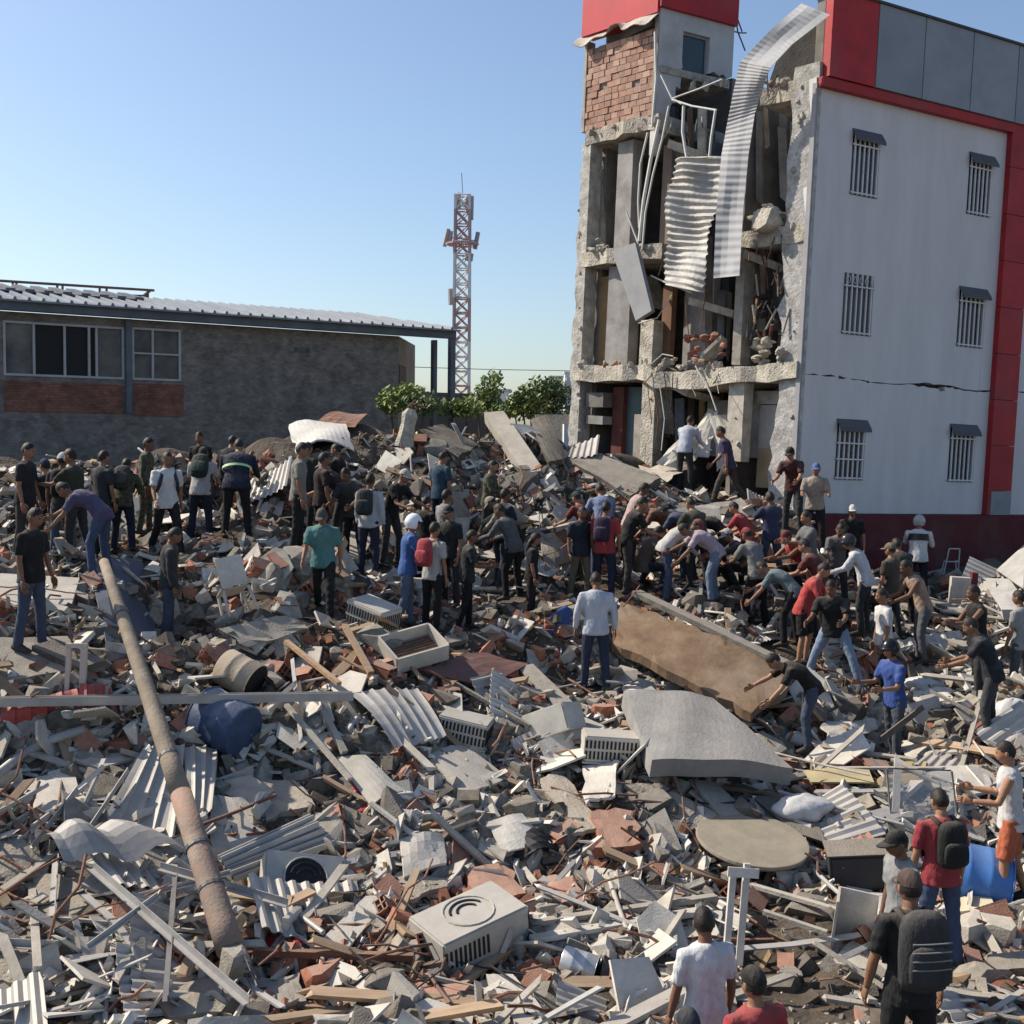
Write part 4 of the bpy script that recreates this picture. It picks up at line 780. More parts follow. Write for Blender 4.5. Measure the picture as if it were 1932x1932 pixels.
mb = MB(); mb.tube([P(700, 690, 70), P(920, 697, 70), P(1100, 700, 70)], .02, 4); thing(mb, 'overhead_cable', [CB], 'thin overhead cable crossing the sky gap above the trees', 'cable', low=False)
# broken garden wall between heap and ruin
mb = MB(); FB = [P(1010, 782, 29), P(1122, 782, 28.5), P(1122, 842, 28.2), P(1010, 850, 28.8)]
wall2 = empty('broken_wall', P(1060, 850, 28.5), 'broken beige wall with a window hole, left of the torn building', 'wall')
mb.prism([P(1010, 782, 29), P(1120, 782, 28.5), P(1120, 800, 28.5), P(1010, 800, 29)], Vector((0, .3, 0))); mb.prism([P(1010, 800.6, 29), P(1060, 800.6, 28.75), P(1060, 860, 28.75), P(1010, 870, 29)], Vector((0, .3, 0))); mb.prism([P(1088, 800.6, 28.6), P(1110, 800.6, 28.5), P(1100, 850, 28.5), P(1084, 850, 28.6)], Vector((0, .3, 0)))
sub(wall2, mb, 'masonry', [M('beige_render', (.42, .37, .30), (.30, .25, .20), 3, .95, .4, 20, var=0)])
# ------------------------------------------------------------------ people
POSES = dict(
 stand=dict(lean=3, th=(3, -3), kn=(4, 6), ab=(5, 5), arm=((4, 9, 14), (-2, 9, 14))),
 walk=dict(lean=6, th=(26, -16), kn=(12, 26), ab=(5, 4), arm=((-18, 9, 16), (20, 9, 26))),
 bend=dict(lean=74, th=(20, 6), kn=(26, 14), ab=(9, 9), arm=((30, 6, 14), (52, 6, 10))),
 stoop=dict(lean=32, th=(13, 3), kn=(20, 10), ab=(7, 6), arm=((35, 8, 36), (26, 10, 46))),
 crouch=dict(lean=38, th=(106, 90), kn=(130, 120), ab=(16, 14), arm=((60, 8, 25), (46, 10, 36))),
 arms=dict(lean=7, th=(6, -6), kn=(6, 12), ab=(6, 5), arm=((46, 10, 45), (30, 12, 62))),
 carry=dict(lean=6, th=(8, -6), kn=(8, 12), ab=(6, 6), arm=((22, 10, 68), (18, 12, 74))),
 wide=dict(lean=26, th=(10, 2), kn=(12, 8), ab=(26, 24), arm=((42, 10, 40), (32, 12, 46))))
R_ = math.radians
def sk(t): return M('skin_%d' % round(t * 10), (.28 * t, .15 * t, .092 * t), (.22 * t, .11 * t, .066 * t), 9, .6, .05, 60, var=0)
EYE = flat('eye_dark', (.02, .015, .012), .3); LIP = flat('lip', (.16, .06, .05), .6); HAIRM = M('dark_hair', (.03, .022, .017), (.012, .01, .008), 30, .55, .3, 90, var=0)
def cloth(c):
    if c == 'camo':
        mt = M('camouflage', (.10, .10, .065), (.025, .03, .022), 14, .95, .15, 50, var=.2, detail=2); return mt
    g_ = sum(c) / 3; c = tuple((x * .78 + g_ * .22) * .78 + .004 for x in c)
    return M('cloth_%d_%d_%d' % tuple(int(x * 999) for x in c), c, tuple(x * .72 for x in c), 7, .95, .5, 16, var=0, stretch=(1.6, 1.6, .7), dust=.16, dustcol=(.30, .26, .21))
def sphere_template(nl, nt, fn):
    vs = []; fs = []
    for j in range(nt + 1):
        ph = math.pi * j / nt
        for i in range(nl):
            lo = 2 * math.pi * i / nl; vs.append(fn(Vector((math.sin(ph) * math.cos(lo), math.sin(ph) * math.sin(lo), math.cos(ph)))))
    for j in range(nt):
        for i in range(nl): fs.append((j * nl + i, (j + 1) * nl + i, (j + 1) * nl + (i + 1) % nl, j * nl + (i + 1) % nl))
    return vs, fs
def headfn(d):
    x, y, z = d.x * .074, d.y * .094, d.z * .114
    t = max(0, -d.z)
    x *= 1 - .28 * t * t; y = y + .012 * t * max(0, d.y) if y > 0 else y * (1 - .42 * t)
    if d.y > 0:
        y += .021 * math.exp(-((x / .014) ** 2 + ((z + .022) / .02) ** 2)) + .005 * math.exp(-((z - .03) / .012) ** 2) * (abs(x) < .05)
        y -= .010 * math.exp(-(((abs(x) - .031) / .015) ** 2 + ((z - .008) / .012) ** 2)); y += .006 * math.exp(-((x / .025) ** 2 + ((z + .062) / .01) ** 2))
    return Vector((x, y, z))
HV, HF = sphere_template(30, 22, headfn)
HMI = []
for f in HF:
    c = centroid([HV[i] for i in f]); HMI.append(1 if c.y > .05 and abs(abs(c.x) - .031) < .012 and abs(c.z - .008) < .008 else (2 if c.y > .06 and abs(c.x) < .024 and abs(c.z + .064) < .008 else 0))
for sx in (-1, 1):
    ev, ef = sphere_template(8, 6, lambda d, sx=sx: Vector((sx * (.074 + d.x * .009), -.008 + d.y * .018, -.004 + d.z * .03))); o = len(HV); HV += ev; HF += [tuple(i + o for i in f) for f in ef]; HMI += [0] * len(ef)
def shell(scale, keep, nl=26, nt=16, jit=0.0, th=0.006):
    r_ = random.Random(2); vs, fs = sphere_template(nl, nt, lambda d: headfn(Vector((d.x, min(d.y, .999), d.z))) * 1.0)
    vs = [Vector((v.x * scale[0], v.y * scale[1], v.z * scale[2])) * (1 + r_.uniform(-jit, jit)) for v in vs]
    fs = [f for f in fs if keep(centroid([vs[i] for i in f]))]; used = sorted({i for f in fs for i in f}); ix = {u: k for k, u in enumerate(used)}; mb = MB(); mb.add([vs[u] for u in used], [tuple(ix[i] for i in f) for f in fs]); return mb
HAIR = shell((1.06, 1.07, 1.07), lambda c: c.z > .012 + (.62 * c.y if c.y > 0 else .95 * c.y), jit=.03).mesh('hair', [HAIRM], True)
HAIRL = shell((1.14, 1.12, 1.1), lambda c: c.z > .012 + (.62 * c.y if c.y > 0 else 3.5 * c.y), jit=.03)
HAIRL.tube([(0, -.05, .02), (0, -.085, -.08), (0, -.09, -.2), (0, -.085, -.28)], [(.07, .04), (.075, .045), (.06, .035), (.02, .015)], 10); HAIRL = HAIRL.mesh('long_hair', [HAIRM], True)
def capmesh():
    mb = shell((1.13, 1.13, 1.12), lambda c: c.z > .035 + .1 * c.y, nl=26, nt=18)
    def br(u, v):
        a = math.pi * (u * 1.0); r0 = .078; x = math.cos(a) * r0 * (1 + .05 * v); y = .03 + math.sin(a) * (.075 + v * .075); return Vector((x, y, .047 - .018 * v - .012 * abs(math.cos(a)) ** 2))
    mb.grid(br, 12, 3, .006); return mb
CAPM = capmesh()
def helmet():
    mb = shell((1.5, 1.36, 1.22), lambda c: c.z > -.075 and not (c.y > .045 and -.1 < c.z < .035), nl=28, nt=20); mb.v = [(x, y - .004, z + .008) for x, y, z in mb.v]; return mb
HELM = helmet()
def handmesh():
    mb = MB()     # hand hangs along -z, palm facing +x side; fingers slightly curled towards +y
    mb.tube([(0, 0, .01), (0, 0, -.03), (0, .004, -.07), (0, .008, -.092)], [(.018, .024), (.017, .034), (.015, .041), (.012, .038)], 10, side=(1, 0, 0))
    for y0, L in ((-.030, .068), (-.010, .078), (.010, .074), (.029, .058)):
        mb.tube([(0, y0 + .006, -.085), (.006, y0 + .007, -.085 - L * .45), (.022, y0 + .007, -.085 - L * .8), (.036, y0 + .006, -.085 - L * .92)], [.0095, .009, .0085, .006], 6)
    mb.tube([(0, .030, -.022), (.008, .052, -.045), (.016, .060, -.072), (.022, .058, -.092)], [.013, .0115, .010, .007], 6)
    return mb
HANDM = handmesh()
def dirv(a): return Vector((0, math.sin(a), math.cos(a)))
def make_joints(pose, kw, s):
    p = dict(POSES[pose]); lean = R_(kw.get('lean', p['lean'])); J = {}
    J['pel'] = Vector((0, 0, .94)) * s
    sp = J['pel'] + dirv(lean * .55) * .27 * s; J['mid'] = sp; J['chest'] = sp + dirv(lean) * .25 * s; J['lean'] = lean
    right = Vector((1, 0, 0)); up = dirv(lean); fwd = Vector((0, math.cos(lean), -math.sin(lean))); J['cf'] = (right, fwd, up)
    wd = kw.get('wide', 1.0)
    for i, sd_ in enumerate((-1, 1)):
        hip = J['pel'] + right * sd_ * .092 * s * wd; fl, ab, kn = R_(p['th'][i]), R_(p['ab'][i]), R_(p['kn'][i])
        td = Vector((sd_ * math.sin(ab), math.cos(ab) * math.sin(fl), -math.cos(ab) * math.cos(fl))); a2 = fl - kn
        shd = Vector((sd_ * math.sin(ab) * .7, math.cos(ab) * math.sin(a2), -math.cos(ab) * math.cos(a2))).normalized()
        knee = hip + td * .43 * s; ank = knee + shd * .42 * s; J['leg%d' % i] = (hip, knee, ank)
        aw = kw.get('armw', p['arm'][i][1]); f, el = R_(p['arm'][i][0]), R_(p['arm'][i][2]); ab = R_(aw)
        sh = J['chest'] + right * sd_ * .188 * s * wd - up * .055 * s
        ud = Vector((sd_ * math.sin(ab), math.cos(ab) * math.sin(f), -math.cos(ab) * math.cos(f))); f2 = f + el
        fd = Vector((sd_ * math.sin(ab) * .2, math.sin(f2), -math.cos(f2))).normalized()
        elb = sh + ud * .285 * s; wr = elb + fd * .25 * s; J['arm%d' % i] = (sh, elb, wr, fd)
    hp = lean * .6 + R_(kw.get('hd', .12) * 45); hup = dirv(hp); J['neck'] = J['chest'] + (up * .6 + hup * .4) * .068 * s
    J['hmat'] = Matrix.Translation(J['neck'] + hup * .102 * s + Vector((0, .012 * s, 0))) @ Matrix.Rotation(-hp, 4, 'X') @ Matrix.Rotation(R_(kw.get('hy', 0)), 4, 'Z') @ Matrix.Scale(s * 1.06, 4)
    return J
def torso_rings(mb, J, s, k, wd=1.0, low=-.10, top=True):
    right = Vector((1, 0, 0)); a = J['lean']; pel, mid, ch = J['pel'], J['mid'], J['chest']
    st = [(pel + dirv(a * .3) * low * s, .180, .138), (pel + dirv(a * .4) * .02 * s, .172, .128), (pel.lerp(mid, .6), .15, .108), (mid, .155, .112), (mid.lerp(ch, .5), .178, .125), (ch - dirv(a) * .06 * s, .175, .112), (ch + dirv(a) * .005 * s, .12, .085), (ch + dirv(a) * .035 * s, .068, .062)]
    if not top: st = [(pel + dirv(a * .3) * -.11 * s, .15, .115), (pel + dirv(a * .3) * -.04 * s, .170, .128), (pel + dirv(a * .4) * .05 * s, .158, .118), (pel + dirv(a * .4) * .08 * s, .154, .113)]
    mb.tube([q[0] for q in st], [(q[1] * s * k * wd, q[2] * s * k * (1 + (wd - 1) * .6)) for q in st], 14, side=(1, 0, 0))
jobs = []
def job(mb, voxel, iters, name):
    ob = bpy.data.objects.new('tmp_' + name, mb.mesh('tmp', [EYE])); COL.objects.link(ob)
    r = ob.modifiers.new('r', 'REMESH'); r.mode = 'VOXEL'; r.voxel_size = voxel
    sm = ob.modifiers.new('s', 'SMOOTH'); sm.factor = .5; sm.iterations = iters
    return ob
specs = []
for n_, (label, px, fy, d, yaw, pose, kw) in enumerate(PEOPLE):
    s = kw.get('H', 1.72 + .05 * math.sin(n_ * 2.3)) / 1.72; near = d < 13; wd = kw.get('wide', 1 + .05 * math.sin(n_ * 1.7)); kw = dict(kw, wide=wd)
    J = make_joints(pose, kw, s); vx = .013 if near else .021
    body = MB(); torso_rings(body, J, s, .86, wd)
    body.tube([J['chest'] - J['cf'][2] * .05 * s, J['neck'], J['hmat'].translation - Vector((0, 0, .03)) * s], [.062 * s, .055 * s, .05 * s], 10)
    for i in range(2):
        h, k, a = J['leg%d' % i]; body.tube([h, h.lerp(k, .5), k, k.lerp(a, .3), a, a + (a - k).normalized() * .05 * s], [.078 * s, .066 * s, .051 * s, .054 * s, .036 * s, .034 * s], 10)
        sh, el, wr, fd = J['arm%d' % i]; body.tube([sh, sh.lerp(el, .4), el, el.lerp(wr, .3), wr], [.05 * s, .047 * s, .038 * s, .040 * s, .026 * s], 10)
    shirt = MB(); torso_rings(shirt, J, s, 1.09, wd); sl_ = kw.get('sleeve', 'short')
    for i in range(2):
        sh, el, wr, fd = J['arm%d' % i]; ins = J['chest'] * .45 + sh * .55 - J['cf'][2] * .03 * s
        if sl_ == 'none': shirt.tube([ins, ins.lerp(sh, .7)], [.06 * s, .055 * s], 10)
        elif sl_ == 'short': shirt.tube([ins, sh, sh.lerp(el, .35), sh.lerp(el, .78)], [.07 * s, .072 * s, .066 * s, .064 * s], 10)
        else: shirt.tube([ins, sh, sh.lerp(el, .5), el, el.lerp(wr, .5), wr.lerp(el, .06)], [.07 * s, .072 * s, .064 * s, .056 * s, .050 * s, .042 * s], 10)
    tr = MB(); torso_rings(tr, J, s, .97, wd, top=False)
    for i in range(2):
        h, k, a = J['leg%d' % i]
        if kw.get('shorts'): tr.tube([h + Vector((0, 0, .02)), h.lerp(k, .4), h.lerp(k, .95)], [.095 * s, .098 * s, .092 * s], 12)
        else: tr.tube([h + Vector((0, 0, .02)), h.lerp(k, .3), h.lerp(k, .7), k, k.lerp(a, .45), a + (a - k).normalized() * .02 * s], [.093 * s, .094 * s, .078 * s, .068 * s, .064 * s, .060 * s], 12)
    specs.append((label, px, fy, d, yaw, kw, s, J, job(body, vx, 2, 'b'), job(shirt, vx * 1.15, 2, 's'), job(tr, vx * 1.15, 2, 't'), near))
dg = bpy.context.evaluated_depsgraph_get()
def grab(ob):
    me = ob.evaluated_get(dg).to_mesh(); V = np.empty(len(me.vertices) * 3, np.float32); me.vertices.foreach_get('co', V); N = np.empty(len(me.vertices) * 3, np.float32); me.vertices.foreach_get('normal', N)
    F = [tuple(p.vertices) for p in me.polygons]; ob.evaluated_get(dg).to_mesh_clear()
    return V.reshape(-1, 3), N.reshape(-1, 3), F
def wrinkle(V, N, amp, seed, z=9.0):
    a = np.sin(V[:, 0] * 23 + V[:, 2] * 31 + seed + 2.2 * np.sin(V[:, 1] * 19 + seed)) * np.sin(V[:, 2] * 27 - V[:, 1] * 22 + seed * 1.7 + 1.8 * np.sin(V[:, 0] * 17)) + .5 * np.sin(V[:, 2] * 61 + V[:, 0] * 40 + seed + np.sin(V[:, 1] * 50))
    return V + N * (a * amp)[:, None]
grabbed = [(grab(q[8]), grab(q[9]), grab(q[10])) for q in specs]
for q in specs:
    for ob in q[8:11]:
        me = ob.data; bpy.data.objects.remove(ob); bpy.data.meshes.remove(me)
def pmesh(name, V, F, mats, mi=None):
    me = bpy.data.meshes.new(name); me.from_pydata([tuple(v) for v in V], [], F)
    for mt in mats: me.materials.append(mt)
    if mi is not None: me.polygons.foreach_set('material_index', mi)
    me.polygons.foreach_set('use_smooth', [True] * len(me.polygons)); me.update(); return me
def child(parent, name, me, mat=None):
    ob = bpy.data.objects.new(name, me); COL.objects.link(ob); ob.parent = parent
    if mat is not None: ob.matrix_local = mat
    return ob
def rbox(c, R3, sx, sy, sz, n=12, bulge=1.0):      # rounded upright bag shape
    mb = MB(); pts = []; rad = []
    for k, q in enumerate((-.5, -.46, -.35, 0, .3, .43, .5)):
        pts.append(c + R3 @ Vector((0, 0, q * sz))); w = (.55, .85, 1, 1.02, .97, .82, .5)[k]; rad.append((sx / 2 * w, sy / 2 * w))
    mb.tube(pts, rad, n, side=R3 @ Vector((1, 0, 0))); return mb
_capm = {}; _hm = {}
for n_, (q, (gb, gs, gt)) in enumerate(zip(specs, grabbed)):
    label, px, fy, d, yaw, kw, s, J, _1, _2, _3, near = q
    feet = []; soles = []
    for i in range(2):
        h, k, a = J['leg%d' % i]; feet.append(a)
    zmin = min(a.z for a in feet) - .085 * s; mid = (feet[0] + feet[1]) / 2; off = Vector((mid.x, mid.y, zmin))
    base = P(px, fy, d); gz = Hs(base.x, base.y)
    root = empty('person', Vector((base.x, base.y, gz)), label, 'person', None); root.rotation_euler.z = R_(yaw)
    T = Matrix.Translation(-off); tone = kw.get('pale', (.75, 1.0, 1.25, .6, .9)[n_ % 5])
    V, N, F = gb; nv = len(V); vs = [Vector(v) for v in V]; fs = list(F); mi = [0] * len(F)
    hm = J['hmat']; o = len(vs); vs += [hm @ v for v in HV]; fs += [tuple(i + o for i in f) for f in HF]; mi += HMI
    for i, sd_ in enumerate((-1, 1)):
        sh, el, wr, fd = J['arm%d' % i]; zax = -fd; xax = Vector((-sd_, 0, 0)); xax = (xax - zax * xax.dot(zax)).normalized(); yax = zax.cross(xax)
        hmx = Matrix((xax * s, yax * s, zax * s)).transposed().to_4x4(); hmx.translation = wr
        if sd_ > 0: hv = [Vector((v[0], -v[1], v[2])) for v in HANDM.v]; hf = [tuple(reversed(f)) for f in HANDM.f]
        else: hv = [Vector(v) for v in HANDM.v]; hf = HANDM.f
        o = len(vs); vs += [hmx @ v for v in hv]; fs += [tuple(k + o for k in f) for f in hf]; mi += [0] * len(hf)
    child(root, 'body', pmesh('body', [T @ v for v in vs], fs, [sk(tone), EYE, LIP], mi))
    V, N, F = gs; V = wrinkle(V, N, .0036 * s, n_); child(root, 'shirt', pmesh('shirt', [T @ Vector(v) for v in V], F, [cloth(kw['shirt'])]))
    V, N, F = gt; V = wrinkle(V, N, .0034 * s, n_ + 40); child(root, 'shorts' if kw.get('shorts') else 'trousers', pmesh('trousers', [T @ Vector(v) for v in V], F, [cloth(kw['pants'])]))
    shm = flat('shoe_%d' % int(kw.get('shoe', (.05,))[0] * 100), kw.get('shoe', (.05, .045, .04)), .7)
    for i in range(2):
        h, k, a = J['leg%d' % i]; flat_ = (a.z - min(f.z for f in feet)) < .12
        tip = -.02 if flat_ else -.10
        mb = MB(); A = T @ a
        mb.tube([A + Vector((0, -.075, -.045)) * s, A + Vector((0, -.05, -.03)) * s, A + Vector((0, .02, -.025 + tip * .2)) * s, A + Vector((0, .10, -.045 + tip * .6)) * s, A + Vector((0, .16, -.055 + tip)) * s, A + Vector((0, .185, -.065 + tip)) * s], [(.028 * s, .03 * s), (.04 * s, .05 * s), (.045 * s, .055 * s), (.048 * s, .036 * s), (.042 * s, .026 * s), (.02 * s, .012 * s)], 10, side=(1, 0, 0))
        child(root, 'shoe', mb.mesh('shoe', [shm], True))
    hd_ = kw.get('head', 'hair'); HMX = T @ hm
    if hd_ != 'helmet': child(root, 'hair', HAIRL if 'long dark hair' in label else HAIR, HMX)
    if hd_ in ('cap', 'helmet'):
        key = (hd_, kw['hat'])
        if key not in _capm: _capm[key] = (CAPM if hd_ == 'cap' else HELM).mesh(hd_, [cloth(kw['hat']) if hd_ == 'cap' else flat('helmet_%d' % int(sum(kw['hat']) * 1000), kw['hat'], .25)], True)
        hat = child(root, hd_, _capm[key], HMX)
        if hd_ == 'helmet':
            mb = MB(); mb.grid(lambda u, v: Vector((math.cos(math.pi * (.15 + .7 * u)) * .112, math.sin(math.pi * (.15 + .7 * u)) * .128, .035 - .035 * v + .015)), 8, 2, .004); vis = mb.mesh('visor', [flat('visor_dark', (.03, .03, .035), .15)], True); child(hat, 'visor', vis)
    right, fwd, up = J['cf']; R3 = Matrix((right, fwd, up)).transposed()
    if kw.get('pack'):
        big = 1.22 if kw.get('bigpack') else 1.0; c = J['mid'].lerp(J['chest'], .25) - fwd * .21 * s; pm = [cloth(kw['pack'])]
        mb = rbox(T @ c, R3, .30 * s * big, .16 * s * big, .44 * s * big); bp_ = child(root, 'backpack', mb.mesh('backpack', pm, True))
        mb = rbox(T @ (c - fwd * .085 * s * big - up * .07 * s), R3, .25 * s * big, .07 * s, .22 * s * big); child(bp_, 'pocket', mb.mesh('pocket', pm, True))
        if kw.get('bigpack'):
            for k in range(4): z_ = .10 - k * .06; mb = MB(); mb.tube([T @ (c - fwd * .125 * s + R3 @ Vector((x_, -.012 * (1 - (x_ / .15) ** 2), z_ + .02 * x_))) for x_ in (-.14, -.07, 0, .07, .14)], .006, 5); child(bp_, 'cord', mb.mesh('cord', [flat('cord_grey', (.2, .2, .2))]))
        for sd_ in (-1, 1):
            b0 = J['chest'] + right * sd_ * .105 * s
            mb = MB(); mb.tube([T @ p_ for p_ in (c + up * .17 * s + right * sd_ * .09 * s + fwd * .05 * s, b0 - fwd * .085 * s + up * .02 * s, b0 + up * .035 * s, b0 + fwd * .11 * s - up * .07 * s, b0 + right * sd_ * .035 * s + fwd * .145 * s - up * .2 * s, b0 + right * sd_ * .06 * s + fwd * .03 * s - up * .36 * s)], [(.028 * s, .009 * s)] * 6, 6, side=right); child(bp_, 'strap', mb.mesh('strap', pm, True))
    for key, nm, zz, hgt, col in (('band', 'reflective_band', -.02, .045, kw.get('band')), ('chest', 'chest_stripe', .12, .13, kw.get('chest'))):
        if kw.get(key):
            ce = J['mid'] + up * zz * s; wd = kw['wide']; mb = MB()
            mb.tube([T @ (ce - up * hgt / 2), T @ ce, T @ (ce + up * hgt / 2)], [(.196 * s * wd, .142 * s * wd)] * 3, 16, side=right, cap=False); child(root, nm, mb.mesh(nm, [flat(nm, col, .5)], True))
# ------------------------------------------------------------------ large pieces one can pick out in the heap
HERO = []          # their outlines in the photo, so that loose rubble does not bury them
def reg(pp, r=.3):
    HERO.append([(a[0], a[1]) for a in pp])
def spot(c, lift=0.0):       # where the sight line meets the heap raised by lift; third value: depth shift
    if len(c) == 4: return P(c[0], c[1], c[3])
    p, d = hits([c[0]], [c[1]], HS + lift)
    if np.isnan(d[0]): d[0] = 26.0
    return P(c[0], c[1], d[0] + (c[2] if len(c) > 2 else 0))
def settle(q, r=.35): calm(q.x, q.y, r)
def plate(cs, th, mat, name, label, cat, lift=.10, bend=0.0, nu=6, nv=4, rag=0.0, group=None, seed=0):
    P4 = [spot(c, lift) for c in cs]; reg(cs); r_ = random.Random(seed + int(cs[0][0]))
    nr = (P4[1] - P4[0]).cross(P4[3] - P4[0]).normalized()
    if nr.z < 0 and abs(nr.z) > .1: nr = -nr
    ph = r_.uniform(0, 6)
    jit = {}
    def fn(u, v):
        p = P4[0].lerp(P4[1], u).lerp(P4[3].lerp(P4[2], u), v) + nr * bend * (math.sin(u * math.pi) + .4 * math.sin(u * 5 + v * 4 + ph))
        if rag and (u in (0, 1) or v in (0, 1)):
            k = (u, v); jit.setdefault(k, Vector((r_.uniform(-rag, rag), r_.uniform(-rag, rag), r_.uniform(-rag, rag) * .3))); p = p + jit[k]
        return p
    for u in (0, .33, .66, 1):
        for v in (0, .5, 1): settle(fn(u, v) if not rag else P4[0].lerp(P4[1], u).lerp(P4[3].lerp(P4[2], u), v))
    mb = MB(); mb.grid(fn, nu, nv, th if (P4[1] - P4[0]).cross(P4[3] - P4[0]).z > 0 else -th)
    return thing(mb, name, [mat], label, cat, group)
def corr(cs, nrib, mat, name, label, amp=.035, lift=.12, bend=.0, cat='metal sheet', across='u', flatw=.62):
    P4 = [spot(c, lift) for c in cs]; reg(cs); nr = (P4[1] - P4[0]).cross(P4[3] - P4[0]).normalized(); nr = nr if nr.z > 0 else -nr
    for u in (0, .5, 1):
        for v in (0, .5, 1): settle(P4[0].lerp(P4[1], u).lerp(P4[3].lerp(P4[2], u), v), .4)
    K = 6
    def fn(u, v):
        w = (u * nrib) % 1.0 if u < 1 else .999; h = 0 if w < flatw else amp * math.sin((w - flatw) / (1 - flatw) * math.pi)
        return P4[0].lerp(P4[1], u).lerp(P4[3].lerp(P4[2], u), v) + nr * (h + bend * math.sin(v * math.pi) + .5 * bend * math.sin(u * 4 + v * 3))
    mb = MB(); mb.grid(fn, nrib * K, 6, .006); return thing(mb, name, [mat], label, cat)
def beam(a, b, w, h, mat, name, label, cat, lift=.1, prof='box', group=None):
    A, B = spot(a, lift), spot(b, lift)
    for k in range(7): settle(A.lerp(B, k / 6), .25)
    reg([(a[0] - 5, a[1] - 5), (a[0] + 5, a[1] + 5), (b[0] + 5, b[1] + 5), (b[0] - 5, b[1] - 5)])
    x = (B - A).normalized(); y = Vector((0, 0, 1)).cross(x).normalized(); z = x.cross(y); L = (B - A).length; R3 = Matrix((x, y, z)).transposed(); c = (A + B) / 2; mb = MB()
    if prof == 'box': mb.box(c, (L, w, h), R3)
    elif prof == 'tube':
        mb.tube([A, A.lerp(B, .5) + Vector((0, 0, -.01)), B], w / 2, 10)
    elif prof == 'U':
        t = .012; mb.box(c, (L, w, t), R3); mb.box(c + y * (w / 2 - t / 2) + z * (h / 2 + t / 2 + .0005), (L, t, h), R3); mb.box(c - y * (w / 2 - t / 2) + z * (h / 2 + t / 2 + .0005), (L, t, h), R3)
    elif prof == 'L':
        t = .01; mb.box(c, (L, w, t), R3); mb.box(c + y * (w / 2 - t / 2) + z * (h / 2 + t / 2 + .0005), (L, t, h), R3)
    return thing(mb, name, [mat], label, cat, group)
def lchild(parent, mb, name, mats, smooth=False): return child(parent, name, mb.mesh(name, mats, smooth))
def orient(e, rx, ry, rz): e.rotation_euler = (R_(rx), R_(ry), R_(rz))
ACW = M('ac_casing', (.50, .48, .435), (.37, .35, .31), 3, .55, .05, 30, var=.1, dust=.4, stain=.3, staincol=(.3, .25, .19))
def ac_unit(px, py, w, dpt, h, rx, ry, rz, label, fan='top', lift=.1, mat=None, vents=True):
    c = spot((px, py), lift); settle(c, .5); rr = w * FPX / (c - CAM).dot(FW) * .5; reg([(px - rr, py - rr * .6), (px + rr, py - rr * .6), (px + rr, py + rr * .6), (px - rr, py + rr * .6)])
    e = empty('air_conditioner', c, label, 'air conditioner'); orient(e, rx, ry, rz); mat = mat or ACW
    bm = bmesh.new(); bmesh.ops.create_cube(bm, size=1); bmesh.ops.scale(bm, vec=(w, dpt, h), verts=bm.verts); bmesh.ops.bevel(bm, geom=bm.edges[:], offset=.018, segments=2, affect='EDGES')
    me = bpy.data.meshes.new('casing'); bm.to_mesh(me); bm.free(); me.materials.append(mat); child(e, 'casing', me)
    dk = [flat('vent_dark', (.02, .02, .02))]  # near-black colour stands in for shade inside fan hole and slots
    if fan:
        r0 = min(w, dpt if fan == 'top' else h) * .40
        for k in range(3):
            mb = MB(); r = r0 * (1 - k * .28); q0, q1 = (.3, 2.9) if k else (0, 6.283)
            pts = [((r * math.cos(q), r * math.sin(q), h / 2 + .006) if fan == 'top' else (r * math.cos(q), -dpt / 2 - .006, r * math.sin(q))) for q in np.linspace(q0, q1, 22)]
            mb.tube(pts, .012 if k else .009, 5); lchild(e, mb, 'fan_ring', [mat] if not k else dk)
        if fan == 'front':
            mb = MB(); mb.tube([(0, -dpt / 2 + .002, 0), (0, -dpt / 2 - .003, 0)], r0 * .97, 24); lchild(e, mb, 'painted_fan_hole', dk)
    if vents:
        nv = max(5, int(dpt / .045))
        for k in range(nv):
            y = -dpt / 2 + dpt * (k + .5) / nv; mb = MB(); mb.box((w / 2, y, -.0), (.012, dpt / nv * .5, h * .62)); lchild(e, mb, 'painted_vent_slot', dk)
        nv = max(8, int(w / .05))
        for k in range(nv):
            x = -w / 2 + w * (k + .5) / nv
            if fan == 'top' and k > nv * .5: continue
            for zr in ((0,) if fan == 'top' else (-.2, .2)):
                mb = MB(); mb.box((x, -dpt / 2, h * zr), (w / nv * .5, .012, h * (.5 if fan == 'top' else .3))); lchild(e, mb, 'painted_vent_slot', dk)
    mb = MB(); mb.box((0, 0, -h / 2 + .004), (w + .03, dpt + .03, .02)); lchild(e, mb, 'base_tray', [mat]); return e
# fallen pole
a, b = P(196, 1060, 14.6), P(446, 1826, 10.2)
a.z += 0
e = empty('fallen_pole', Vector((b.x, b.y, Hs(b.x, b.y))), 'long fallen utility pole lying diagonally across the left rubble', 'pole')
POLE = M('pole_wood', (.28, .23, .175), (.19, .155, .118), 5, .85, .3, 30, var=0, stain=.3, staincol=(.2, .15, .1)); POLR = M('pole_red_paint', (.27, .175, .135), (.21, .17, .135), 5, .8, .3, 30, var=0, stain=.5, staincol=(.42, .35, .27))
print('pole ends', a, Hs(a.x, a.y), b, Hs(b.x, b.y))
def polep(t): return a.lerp(b, t) + Vector((0, 0, .05 * math.sin(t * 3.1)))
mb = MB(); mb.tube([polep(t) for t in (0, .1, .2, .3, .4, .5, .6, .665)], [.06, .068, .074, .082, .088, .094, .10, .105], 14); sub(e, mb, 'shaft', [POLE], True)
mb = MB(); mb.tube([polep(t) for t in (.667, .75, .85, .93, .97)], [.106, .112, .118, .124, .127], 14); sub(e, mb, 'painted_butt', [POLR], True)
